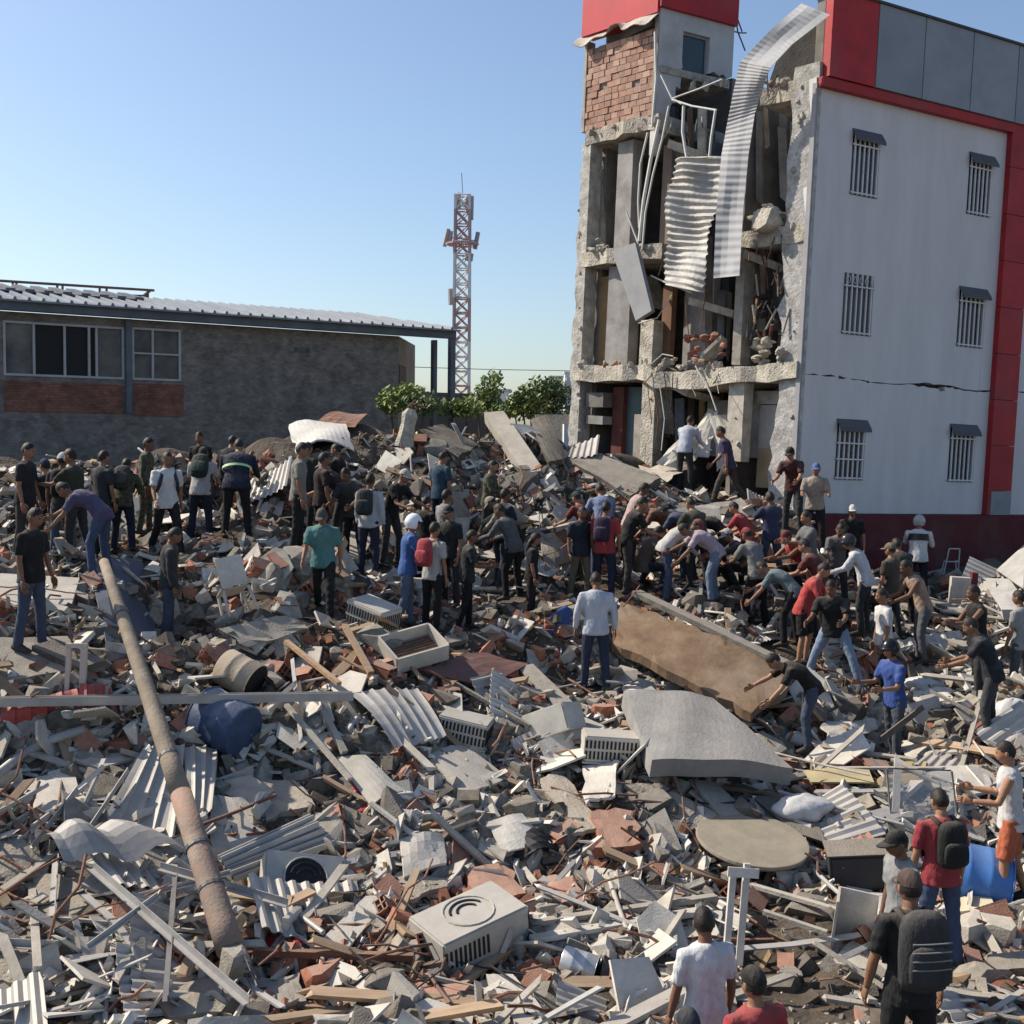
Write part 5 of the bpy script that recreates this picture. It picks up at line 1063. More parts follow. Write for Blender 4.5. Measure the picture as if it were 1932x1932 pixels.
for t in (.58, .78, .86): mb = MB(); mb.tube([polep(t - .003), polep(t + .003)], .104 + .022 * (t > .7), 14); sub(e, mb, 'steel_band', [STEELD])
mb = MB(); mb.tube([polep(.17), polep(.185)], .085, 12); sub(e, mb, 'collar', [STEELD])
r_ = random.Random(4); bm = bmesh.new(); c = polep(.99)
for _ in range(40): v = Vector((r_.gauss(0, 1), r_.gauss(0, 1), r_.gauss(0, 1))).normalized() * r_.uniform(.12, .17); bm.verts.new(c + v)
bmesh.ops.convex_hull(bm, input=bm.verts); bm.verts.index_update(); mb = MB(); mb.add([v.co.copy() for v in bm.verts], [tuple(v.index for v in f.verts) for f in bm.faces]); bm.free(); sub(e, mb, 'broken_butt', [CONC])
for k in range(9): q = r_.uniform(0, 6.28); mb = MB(); mb.tube([c, c + Vector((.16 * math.cos(q), -.1, .13 * math.sin(q))), c + Vector((.2 * math.cos(q) + .05, -.22, .14 * math.sin(q) - .08))], .006, 4); sub(e, mb, 'frayed_wire', [STEELD])
HERO.append([(180, 1050), (220, 1050), (480, 1850), (410, 1850)])
# left edge
GREYM = M('dusty_grey_sheet', (.46, .44, .41), (.33, .315, .295), 2.5, .55, .06, 20, metal=.1, var=.1, dust=.3, stain=.25, staincol=(.33, .27, .2))
plate([(-60, 1078), (150, 1090), (135, 1140), (-60, 1142)], .05, WHITE, 'white_slab', 'large white board lying behind the black polo shirt at the left edge', 'board', lift=.18)
plate([(-60, 1205), (125, 1200), (190, 1255), (-40, 1290)], .12, CONC, 'concrete_slab', 'dusty concrete slab at the left edge below the black polo shirt', 'slab', lift=.15, rag=.04)
plate([(105, 1205), (200, 1245), (150, 1260), (60, 1218)], .08, CONC_D, 'dark_beam', 'dark sloping timber board next to the slab under the black polo shirt', 'board', lift=.25)
beam((-40, 1332), (665, 1320), .10, .09, GREYM, 'steel_channel', 'long level grey steel channel crossing behind the fallen pole', 'beam', lift=.38, prof='U')
corr([(0, 1335), (205, 1285), (215, 1318), (0, 1375)], 7, M('red_sheet', (.42, .07, .06), (.32, .06, .055), 3, .6, .05, 20, var=0, dust=.3, stain=.4, staincol=(.5, .42, .36)), 'red_roof_sheet', 'crumpled red corrugated roof sheet at the left edge', lift=.2, bend=.05)
corr([(150, 1290), (205, 1292), (212, 1330), (150, 1335)], 4, M('red_sheet', (.42, .07, .06)), 'red_roof_sheet', 'small scrap of red corrugated sheet behind the upright window frame', lift=.28)
fx = spot((140, 1325)); e = empty('salvaged_casement', fx, 'upright pale window frame standing on the steel channel at left', 'window frame'); settle(fx, .4)
WF = flat('pale_wood_frame', (.55, .46, .40), .7)
for (cx_, cz_, sx_, sz_) in ((-.085, .33, .05, .62), (.085, .33, .07, .62), (0, .66, .24, .05), (0, .03, .12, .05)): mb = MB(); mb.box((cx_, 0, cz_), (sx_, .08, sz_)); lchild(e, mb, 'rail', [WF])
orient(e, -6, 2, 8)
mb = MB(); pts = [spot(q, .22) for q in ((-30, 1482), (40, 1425), (95, 1396), (160, 1376))]; mb.tube(pts, .055, 10); thing(mb, 'curved_pipe', [METAL], 'curved grey conduit pipe at the left edge below the red sheet', 'pipe', smooth=True)
# blue drum and beige tank
def drum(px, py, r, L, rz, ry, mat, name, label, cat, lift=.2, open_=True, hoops=True):
    c = spot((px, py), lift); settle(c, .5); e = empty(name, c, label, cat); orient(e, 0, ry, rz); k = FPX / (c - CAM).dot(FW); reg([(px - L * k * .5, py - r * k), (px + L * k * .5, py - r * k), (px + L * k * .5, py + r * k), (px - L * k * .5, py + r * k)])
    mb = MB(); n = 24; prof = [(-.5, 1.0), (-.46, 1.03), (-.2, 1.0), (-.17, 1.03), (-.14, 1.0), (.14, 1.0), (.17, 1.03), (.2, 1.0), (.46, .99), (.5, .93)]
    mb.tube([(L * q, 0, 0) for q, _ in prof], [r * w for _, w in prof], n, cap=False)
    mb.add([(L * .5, .93 * r * math.cos(6.283 * i / n), .93 * r * math.sin(6.283 * i / n)) for i in range(n)], [tuple(range(n))])
    mb.tube([(L * q, 0, 0) for q in (-.5, -.3, .4)], [r * .97, r * .955, r * .9], n); lchild(e, mb, 'shell', [mat], True)
    mb = MB(); mb.tube([(-L * .503, 0, 0), (-L * .5035, 0, 0)], r * .96, n); lchild(e, mb, 'painted_mouth', [BLACK])  # black disc painted in for the shaded inside of the drum
    mb = MB(); mb.tube([(-L * .505, r * 1.02 * math.cos(q), r * 1.02 * math.sin(q)) for q in np.linspace(0, 6.283, 25)], r * .03, 6); lchild(e, mb, 'rim', [mat], True); return e
drum(425, 1364, .33, .62, -30, 14, M('faded_blue_drum', (.055, .085, .165), (.035, .055, .11), 5, .65, .2, 20, var=0, dust=.4, dustcol=(.33, .36, .40)), 'water_drum', 'faded blue plastic water drum lying right of the fallen pole', 'drum', .25)
drum(452, 1272, .24, .5, 160, -22, M('beige_tank', (.42, .34, .25), (.33, .26, .19), 4, .8, .2, 30, var=0, dust=.3), 'clay_drum', 'broken beige cylinder behind the faded blue drum', 'drum', .25)
drum(1838, 1652, .33, .66, 168, -8, M('bright_blue_drum', (.06, .19, .50), (.05, .15, .40), 3, .35, .04, 30, var=0, dust=.15), 'blue_barrel', 'bright blue barrel lying open beside the red T-shirt at right', 'barrel', .25)
drum(1092, 1822, .14, .33, 165, -12, M('zinc_bucket', (.55, .56, .57), (.45, .46, .47), 4, .35, .05, 30, metal=.5, var=0, dust=.2), 'metal_bucket', 'metal bucket lying on its side in the centre foreground', 'bucket', .13)
# sheets in the left foreground
corr([(270, 1412), (350, 1405), (325, 1600), (175, 1580)], 4, GREYM, 'roof_sheet', 'broad dusty grey ribbed roof sheet left of the fallen pole', lift=.22, bend=.04)
corr([(345, 1412), (412, 1412), (400, 1530), (352, 1560)], 3, GREYM, 'roof_sheet', 'ribbed roof sheet emerging right of the fallen pole', lift=.18, bend=.04)
plate([(395, 1500), (455, 1505), (535, 1590), (390, 1630)], .02, WHITE, 'white_board', 'pale broken board just right of the fallen pole', 'board', lift=.12, rag=.03)
corr([(75, 1590), (255, 1560), (350, 1610), (120, 1625)], 2, M('folded_sheet', (.36, .35, .345), (.25, .245, .24), 2, .6, .06, 20, metal=.1, var=0, dust=.3), 'folded_sheet', 'long folded grey metal sheet across the left foreground', amp=.12, lift=.42, bend=.12, flatw=.2)
r_ = random.Random(9)
for k in range(5):
    beam((415 + k * 6, 1625 + k * 9), (590 + k * 10, 1545 + k * 12), .07, .05, METAL, 'steel_profile', ('topmost', 'second', 'middle', 'fourth', 'lowest')[k] + ' steel profile of the striped bundle right of the fallen pole', 'steel profile', lift=.30 - .03 * k, prof='U', group='bundle of steel profiles')
for i, (a_, b_, w, lab, lf) in enumerate((((105, 1622), (95, 1775), .06, 'upright pale steel stud at the lower left corner', .2), ((-20, 1785), (110, 1790), .06, 'level pale steel stud meeting the upright one at lower left', .2), ((172, 1640), (465, 1895), .06, 'long pale steel stud sloping down right below the folded sheet', .36), ((168, 1790), (300, 1692), .04, 'short bent steel stud rising right in the lower left', .42),
        ((330, 1655), (312, 1890), .05, 'dark steel stud standing almost upright left of the pole foot', .4), ((300, 1640), (540, 1710), .06, 'steel stud passing under the fallen pole', .35), ((480, 1720), (560, 1780), .06, 'short pale steel stud right of the pole foot', .15), ((145, 1490), (60, 1600), .05, 'thin bright steel stud left of the broad roof sheet', .25), ((240, 1455), (150, 1590), .05, 'second bright steel stud left of the broad roof sheet', .3))):
    beam(a_, b_, w, w, METAL if i != 4 else STEELD, 'steel_stud', lab, 'steel stud', lift=lf, prof='L')
# centre-left foreground
ac_unit(570, 1668, .84, .28, .56, -44, 12, 20, 'white air conditioner tipped back with a big black fan hole, right of the pole', fan='front', lift=.12, vents=False)
ac_unit(886, 1752, .98, .62, .38, 6, -9, 36, 'large dusty air conditioner lying flat in the centre foreground', fan='top', lift=.22)
ac_unit(878, 1374, .66, .42, .34, 4, 10, -12, 'small grey air conditioner with dark vents right of the ribbed sheet', fan=None, lift=.2)
ac_unit(1045, 1362, .68, .46, .36, 10, 24, 148, 'pale air conditioner tipped on its side left of the curved slab', fan=None, lift=.25)
ac_unit(1152, 1408, .72, .4, .34, 2, 4, 4, 'boxy pale air conditioner touching the curved slab', fan=None, lift=.18)
ac_unit(704, 1162, .66, .5, .40, 4, 14, -32, 'dusty air conditioner below the teal polo shirt', fan=None, lift=.2)
cc_ = spot((780, 1222), .22); settle(cc_, .5); e = empty('gutted_condenser', cc_, 'gutted air conditioner frame open to the sky below the white helmet', 'air conditioner'); orient(e, 22, -10, 30)
for (x, y, sx_, sy_) in ((0, .3, .78, .03), (0, -.3, .78, .03), (.39, 0, .03, .57), (-.39, 0, .03, .57)): mb = MB(); mb.box((x, y, 0), (sx_, sy_, .24)); lchild(e, mb, 'side_panel', [ACW])
mb = MB(); mb.box((0, 0, -.09), (.74, .56, .03)); lchild(e, mb, 'coil', [M('dirty_coil', (.18, .15, .10), (.09, .08, .06), 20, .8, .5, 60, var=0)])
for k in range(9): mb = MB(); mb.tube([(-.36, -.24 + k * .06, -.05), (.36, -.24 + k * .06, -.05)], .008, 5); lchild(e, mb, 'coil_pipe', [RUST])
corr([(658, 1308), (790, 1300), (842, 1392), (745, 1412)], 6, GREYM, 'roof_sheet', 'grey ribbed roof sheet lying in the middle of the heap', lift=.2, bend=.05)
plate([(755, 1582), (838, 1572), (842, 1630), (762, 1655)], .03, WHITE, 'white_sheet', 'bright white panel with a bent corner left of centre', 'panel', lift=.16, bend=.04)
plate([(690, 1690), (740, 1688), (655, 1790), (592, 1786)], .03, WHITE, 'white_board', 'white board bearing a concrete lump left of the large air conditioner', 'board', lift=.16)
plate([(1098, 1445), (1172, 1432), (1160, 1500), (1102, 1512)], .03, WHITE, 'plaster_plate', 'jagged white plaster plate below the curved slab', 'plaster', lift=.16, rag=.05)
plate([(635, 1430), (690, 1425), (760, 1490), (700, 1520)], .03, WHITE, 'white_sheet', 'white panel leaning in the middle of the heap left of the orange bricks', 'panel', lift=.16, bend=.03)
plate([(920, 1550), (985, 1535), (1040, 1590), (950, 1610)], .03, WHITE, 'white_sheet', 'white ribbed panel beside the black tarpaulin in the centre', 'panel', lift=.16, bend=.03)
plate([(940, 1590), (1010, 1560), (1060, 1600), (985, 1622)], .02, flat('black_tarp', (.012, .012, .014), .6), 'black_tarpaulin', 'black tarpaulin lump in the centre of the heap', 'tarpaulin', lift=.10, bend=.09)
plate([(1120, 1528), (1198, 1526), (1206, 1590), (1130, 1600)], .14, BRICK, 'brick_wall_chunk', 'slab of broken brickwork right of the black tarpaulin', 'brickwork', lift=.16, rag=.05)
plate([(1232, 1552), (1268, 1550), (1285, 1600), (1245, 1612)], .12, CONC, 'concrete_chunk', 'upright grey concrete piece right of the broken brickwork', 'concrete', lift=.18, rag=.03)
plate([(915, 1838), (965, 1838), (1055, 1940), (985, 1945)], .10, WHITE, 'white_beam', 'bright white broken slab at the bottom edge in the centre', 'slab', lift=.16, rag=.015)
beam((1003, 1772), (1340, 1716), .11, .05, WHITE, 'white_plank', 'long white plank right of the large air conditioner', 'plank', lift=.18)
beam((1000, 1742), (1350, 1692), .09, .05, PLAS, 'dusty_plank', 'long dusty plank just behind the long white plank', 'plank', lift=.18)
beam((1140, 1945), (1290, 1868), .15, .05, WHITE, 'white_plank', 'white plank at the bottom edge left of the foreground white T-shirt', 'plank', lift=.2)
beam((478, 1796), (780, 1806), .07, .06, RUST, 'rusty_beam', 'rusty red steel bar in the lower left centre', 'beam', lift=.18)
beam((640, 1240), (800, 1330), .06, .05, WOOD, 'timber', 'timber plank sloping above the ribbed sheet in the middle', 'plank', lift=.15)
fx = spot((1378, 1850)); e = empty('salvaged_doorframe', fx, 'tall white door frame standing behind the foreground white T-shirt', 'door frame'); settle(fx, .4); k = (fx - CAM).dot(FW) / FPX
for (cx_, z0, z1) in ((-.06, .0, 1.0), (.07, .15, 1.1)): mb = MB(); mb.box((cx_, 0, (z0 + z1) / 2), (.06, .05, z1 - z0)); lchild(e, mb, 'post', [WHITE])
mb = MB(); mb.box((.03, -.035, 1.02), (.3, .018, .09)); lchild(e, mb, 'head', [WHITE]); orient(e, -6, 5, 4)
HERO.append([(1360, 1640), (1400, 1640), (1400, 1850), (1360, 1850)])
# right foreground
ct = spot((1420, 1582), .34); settle(ct, .5); e = empty('round_table_top', ct, 'round dusty table top lying tilted in the right foreground', 'table top'); orient(e, 9, 4, 0); HERO.append([(1318, 1545), (1525, 1545), (1525, 1625), (1318, 1625)])
TT = M('table_dusty', (.30, .26, .20), (.22, .19, .145), 3, .8, .1, 30, var=0, stain=.2)
mb = MB(); mb.tube([(0, 0, -.06), (0, 0, -.03), (0, 0, 0), (0, 0, .004)], [.62, .645, .64, .63], 40); lchild(e, mb, 'top', [TT])
mb = MB(); mb.tube([(0, 0, -.5), (0, 0, -.061)], [.09, .12], 14); lchild(e, mb, 'pedestal', [CONC_D])
beam((1368, 1655), (1500, 1606), .12, .06, CONC, 'grey_board', 'grey board sticking out under the round table top', 'board', lift=.2)
# thick curved slab and the tan panel
def curved():
    cs = [(1172, 1336), (1340, 1346), (1490, 1474), (1225, 1462)]; reg(cs); P4 = [spot(c, .32) for c in cs]
    for u in (0, .5, 1):
        for v in (0, .5, 1): settle(P4[0].lerp(P4[1], u).lerp(P4[3].lerp(P4[2], u), v), .5)
    def fn(u, v):
        p = P4[0].lerp(P4[1], u).lerp(P4[3].lerp(P4[2], u), v); return p + Vector((0, 0, .07 * math.sin(u * math.pi * .9 + .2) - .05 * v + .012 * math.sin(u * 11 + v * 7)))
    mb = MB(); mb.grid(fn, 14, 6, .24); mb.v = [tuple(v) for v in mb.v]; return thing(mb, 'curved_slab', [M('smooth_grey_slab', (.28, .272, .262), (.20, .193, .183), 2.2, .88, .3, 25, var=0, stain=.4, staincol=(.2, .175, .15), dust=.2)], 'thick smooth grey curved concrete slab right of centre', 'slab')
curved()
TAN = M('tan_plywood', (.235, .16, .10), (.125, .08, .05), 2.4, .9, .3, 14, var=0, stain=.7, staincol=(.29, .235, .18), detail=8)
plate([(1166, 1132), (1510, 1266), (1420, 1348), (1160, 1215)], .15, TAN, 'tan_board', 'huge tan wall panel sloping to the right of the pale blue shirt', 'panel', lift=.34, bend=.05, nu=14, nv=6, rag=.05)
beam((1200, 1118), (1500, 1262), .22, .08, CONC, 'concrete_lintel', 'long concrete lintel along the upper edge of the tan panel', 'lintel', lift=.40)
plate([(975, 1258), (1005, 1252), (1092, 1335), (1062, 1345)], .06, CONC, 'grey_plank', 'grey board pointing down right below the pale blue shirt', 'board', lift=.22)
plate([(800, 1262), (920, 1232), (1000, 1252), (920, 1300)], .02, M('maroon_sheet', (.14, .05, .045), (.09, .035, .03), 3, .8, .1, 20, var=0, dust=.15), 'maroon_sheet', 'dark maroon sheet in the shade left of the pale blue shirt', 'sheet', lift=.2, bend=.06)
# right middle
for i, (cs, lab) in enumerate((([(1550, 1362), (1650, 1345), (1665, 1375), (1570, 1402)], 'white plate below the black T-shirt and light jeans'), ([(1690, 1402), (1790, 1392), (1800, 1418), (1720, 1432)], 'bright white plate behind the blue jersey'), ([(1740, 1455), (1860, 1440), (1875, 1490), (1800, 1512)], 'white sheet left of the white vest at the right edge'), ([(1575, 1350), (1620, 1340), (1640, 1352), (1590, 1366)], 'small pale plate above the larger one near the blue jersey'), ([(1720, 1300), (1790, 1296), (1800, 1322), (1735, 1330)], 'white crumpled plate right of the black helmet'), ([(1180, 1290), (1230, 1300), (1225, 1312), (1178, 1302)], 'small white sliver right of the pale blue shirt'), ([(1352, 1310), (1385, 1315), (1400, 1345), (1365, 1340)], 'small white tile fragment below the tan panel'))):
    plate(cs, .035, WHITE, 'white_plate', lab, 'plaster', lift=.14, rag=.05, bend=.02)
plate([(1300, 1470), (1350, 1475), (1420, 1540), (1370, 1550)], .04, PLAS, 'plaster_slab', 'dusty plaster slab in front of the curved grey slab', 'slab', lift=.14)
plate([(1415, 1500), (1520, 1505), (1560, 1590), (1500, 1570)], .03, CONC_D, 'dark_board', 'dark board behind the white plastic bag', 'board', lift=.1)
# plastic bag, crumpled
def crumple(px, py, rx, ry, rz, mat, name, label, cat, seed, lift=.1):
    c = spot((px, py), lift); settle(c, .4); r_ = np.random.default_rng(seed); ks = r_.normal(size=(7, 3)) * 4; ph = r_.uniform(0, 6.28, 7)
    vs, fs = sphere_template(26, 16, lambda d: c + Vector((d.x * rx, d.y * ry, d.z * rz)) * (1 + .16 * sum(abs(math.sin(ks[i] @ np.array(d) + ph[i])) - .6 for i in range(7)) / 2)); mb = MB(); mb.add(vs, fs); k = FPX / (c - CAM).dot(FW); reg([(px - rx * k, py - rz * k), (px + rx * k, py - rz * k), (px + rx * k, py + rz * k), (px - rx * k, py + rz * k)])
    return thing(mb, name, [mat], label, cat, smooth=True)
BAG = M('plastic_white', (.56, .55, .54), (.44, .43, .42), 6, .35, .2, 20, var=0)
crumple(1515, 1525, .34, .22, .16, BAG, 'plastic_bag', 'crumpled white plastic bag beside the round table top', 'bag', 1)
crumple(1912, 1348, .26, .22, .22, BAG, 'white_sack', 'full white sack at the right edge below the grey shirt', 'sack', 2, .15)
crumple(1500, 1395, .16, .14, .1, BAG, 'white_rag', 'small white rag at the feet of the bending black T-shirt', 'rag', 5, .06)
crumple(1745, 1290, .3, .2, .12, BAG, 'white_cloth', 'rumpled white cloth right of the black helmet', 'cloth', 3, .08)
beam((1468, 1492), (1705, 1556), .035, .035, WHITE, 'white_pipe', 'long white pipe beside the plastic bag, pointing at the red T-shirt', 'pipe', lift=.22, prof='tube')
beam((1460, 1420), (1640, 1462), .03, .03, PLAS, 'pale_rail', 'thin pale rail lying right of the curved slab', 'rail', lift=.25, prof='tube')
plate([(1515, 1452), (1640, 1452), (1650, 1478), (1530, 1476)], .02, M('yellow_board', (.42, .35, .17), (.30, .25, .13), 3, .8, .1, 20, var=0, dust=.3), 'yellow_board', 'dirty yellow board right of the curved slab', 'board', lift=.16, bend=.02)
plate([(1640, 1480), (1720, 1432, -.3), (1748, 1438, -.3), (1742, 1480)], .02, M('ochre_cardboard', (.36, .27, .13), (.27, .2, .1), 3, .85, .1, 20, var=0), 'cardboard', 'ochre cardboard standing below the blue jersey', 'cardboard', lift=.1, bend=.03)
gb_ = spot((1745, 1555)); e = empty('glass_door', gb_, 'framed glass door leaning behind the red T-shirt and black backpack', 'glass door'); settle(gb_, .5); orient(e, -24, 3, 6)
GLS = bpy.data.materials.new('clear_glass'); GLS.use_nodes = True; _b = GLS.node_tree.nodes['Principled BSDF']; _b.inputs['Roughness'].default_value = .08; _b.inputs['Base Color'].default_value = (.5, .52, .52, 1); _b.inputs['Alpha'].default_value = .28
for sx_ in (-.42, .42): mb = MB(); mb.box((sx_, 0, .32), (.018, .02, .64)); lchild(e, mb, 'frame_post', [CONC])
for zz in (.0, .65): mb = MB(); mb.box((0, 0, zz), (.82, .018, .018)); lchild(e, mb, 'frame_rail', [CONC])
mb = MB(); mb.box((0, 0, .325), (.81, .006, .62)); lchild(e, mb, 'pane', [GLS])
# right foreground odds
corr([(1565, 1600), (1640, 1572), (1662, 1600), (1590, 1640)], 5, BRICK, 'roof_tile', 'ribbed clay roof tile left of the black cap and grey T-shirt', lift=.25, cat='roof tile')
cx = spot((1625, 1665)); e = empty('dark_cabinet', cx, 'dark overturned cabinet left of the black cap and grey T-shirt', 'cabinet'); settle(cx, .5); orient(e, 4, -6, -8); HERO.append([(1565, 1610), (1700, 1610), (1700, 1700), (1565, 1700)])
DKC = flat('dark_cabinet', (.035, .035, .038), .6); mb = MB(); mb.box((0, 0, .2), (.7, .4, .4)); lchild(e, mb, 'carcass', [DKC]); mb = MB(); mb.box((.0, -.207, .2), (.64, .012, .34)); lchild(e, mb, 'door', [flat('dark_cabinet_door', (.05, .05, .055), .5)]); mb = MB(); mb.box((0, 0, .408), (.74, .44, .014)); lchild(e, mb, 'top', [CONC_D])
fr = spot((1608, 1790)); e = empty('white_cabinet', fr, 'white cabinet shell standing open left of the large grey backpack', 'cabinet'); settle(fr, .5); orient(e, 4, 6, -18); HERO.append([(1570, 1690), (1690, 1690), (1690, 1810), (1570, 1810)])
for (c, s_) in (((-.2, 0, .27), (.025, .36, .54)), ((.2, 0, .27), (.025, .36, .54)), ((0, .17, .27), (.37, .02, .54)), ((0, 0, .01), (.37, .31, .02))): mb = MB(); mb.box(c, s_); lchild(e, mb, 'panel', [WHITE])
beam((1590, 1690), (1690, 1706), .16, .06, WHITE, 'white_block', 'short white block lying on the white cabinet shell', 'block', lift=.32)
beam((1535, 1640), (1600, 1700), .05, .05, METAL, 'steel_tube', 'bare steel tube left of the dark cabinet', 'tube', lift=.15, prof='tube')
beam((1400, 1665), (1590, 1720), .07, .04, PLAS, 'plank', 'pale plank running down right below the round table top', 'plank', lift=.12)
plate([(1785, 1700), (1865, 1680), (1878, 1712), (1790, 1722)], .03, M('cream_board', (.62, .56, .40), (.5, .45, .32), 3, .8, .1, 20, var=0), 'cream_board', 'cream board in front of the bright blue barrel', 'board', lift=.14)
beam((1790, 1745), (1940, 1698), .06, .05, PLAS, 'plank', 'long pale stick below the bright blue barrel', 'stick', lift=.15, prof='tube')
SL = M('dusty_slab', (.37, .325, .265), (.22, .19, .15), 3, .92, .5, 30, var=.2, dust=.4)
for i, (cs, th, mt, nm, lab, ct_) in enumerate((
    ([(60, 1650), (190, 1660), (215, 1760), (80, 1775)], .08, SL, 'crumbling_slab', 'crumbling beige slab covered in fine rubble at lower left', 'slab'), ([(-40, 1600), (70, 1570), (95, 1650), (-30, 1680)], .05, SL, 'beige_slab', 'beige slab at the left edge below the curved pipe', 'slab'),
    ([(-30, 1790), (110, 1800), (80, 1850), (-40, 1860)], .07, SL, 'beige_slab', 'beige slab at the lower left edge under the steel stud', 'slab'), ([(30, 1480), (130, 1450), (165, 1510), (60, 1545)], .03, WHITE, 'torn_board', 'torn pale board left of the broad ribbed sheet', 'board'),
    ([(470, 1480), (560, 1470), (600, 1520), (500, 1545)], .08, SL, 'beige_slab', 'beige slab between the pole and the middle ribbed sheet', 'slab'), ([(560, 1395), (640, 1380), (660, 1405), (590, 1425)], .03, WHITE, 'torn_board', 'torn white board below the faded blue drum', 'board'),
    ([(800, 1420), (880, 1405), (960, 1470), (880, 1500)], .03, WHITE, 'torn_board', 'long torn white board below the small vented air conditioner', 'board'), ([(1010, 1470), (1060, 1460), (1140, 1560), (1085, 1575)], .05, SL, 'beige_slab', 'narrow pale slab left of the broken brickwork', 'slab'),
    ([(1180, 1480), (1250, 1478), (1400, 1560), (1330, 1575)], .06, SL, 'long_slab', 'long pale slab sloping from the curved slab to the round table', 'slab'), ([(720, 1660), (790, 1640), (850, 1665), (770, 1700)], .06, SL, 'beige_slab', 'beige slab above the large flat air conditioner', 'slab'),
    ([(880, 1640), (960, 1630), (990, 1690), (900, 1700)], .12, BRICK, 'brick_wall_chunk', 'orange piece of brickwork behind the large flat air conditioner', 'brickwork'), ([(1030, 1660), (1085, 1650), (1105, 1700), (1045, 1712)], .12, BRICK, 'brick_wall_chunk', 'brickwork piece above the dusty plank', 'brickwork'),
    ([(300, 1860), (420, 1845), (440, 1910), (310, 1925)], .07, SL, 'beige_slab', 'beige slab in front of the pole foot', 'slab'), ([(480, 1850), (560, 1840), (575, 1890), (490, 1905)], .1, CONC, 'grey_slab', 'grey slab right of the pole foot at the bottom', 'slab'), ([(640, 1000), (700, 1010), (680, 1060), (610, 1045)], .06, SL, 'beige_slab', 'pale slab behind the teal polo shirt', 'slab'), ([(1020, 1010), (1075, 1000), (1085, 1060), (1030, 1075)], .08, SL, 'beige_slab', 'pale slab left of the khaki trousers', 'slab'), ([(860, 1060), (920, 1062), (905, 1090), (850, 1085)], .06, CONC, 'grey_slab', 'grey slab above the short person in dark clothes', 'slab'),
    ([(1600, 1560), (1670, 1520), (1710, 1545), (1640, 1590)], .02, M('grey_sheet2', (.30, .30, .31), (.2, .2, .21), 2, .6, .1, 20, var=0, dust=.3), 'grey_sheet', 'flat grey sheet between the plastic bag and the clay tile', 'metal sheet'), ([(1640, 1330), (1700, 1322), (1712, 1350), (1650, 1362)], .05, SL, 'beige_slab', 'pale slab left of the black helmet', 'slab'))):
    plate(cs, th, mt, nm, lab, ct_, lift=.12, rag=.04, bend=.02)
for i, (a_, b_, w, mt, pf, lab) in enumerate((((60, 1560), (165, 1480), .05, METAL, 'tube', 'bright tube left of the broad ribbed sheet'), ((470, 1650), (610, 1760), .05, METAL, 'tube', 'thin tube in front of the tipped air conditioner'), ((540, 1330), (660, 1470), .06, PLAS, 'box', 'pale lath left of the middle ribbed sheet'), ((590, 1305), (650, 1420), .08, PLAS, 'box', 'broad pale lath leaning left of the middle ribbed sheet'), ((700, 1515), (800, 1590), .05, WHITE, 'box', 'white lath above the bright white panel'),
    ((240, 1700), (470, 1640), .05, METAL, 'L', 'angle bar crossing the pole near its foot'), ((-20, 1540), (90, 1480), .05, METAL, 'tube', 'bright tube at the left edge'), ((860, 1290), (1000, 1370), .06, CONC, 'box', 'grey lath right of the maroon sheet'), ((1150, 1660), (1185, 1760), .05, WHITE, 'tube', 'upright white tube left of the door frame'), ((1440, 1720), (1560, 1760), .06, PLAS, 'box', 'pale lath on the bare dirt'), ((540, 1210), (640, 1290), .07, WOOD, 'box', 'brown board below the teal polo shirt'), ((650, 1180), (700, 1270), .08, WOOD, 'box', 'orange-brown board left of the gutted air conditioner'), ((370, 1560), (520, 1500), .04, RUST, 'tube', 'rusty bar right of the pole above the profiles'))):
    beam(a_, b_, w, w * .7, mt, 'long_lath' if pf == 'box' else 'metal_tube' if pf == 'tube' else 'angle_bar', lab, 'lath' if pf == 'box' else 'tube', lift=.22, prof=pf)
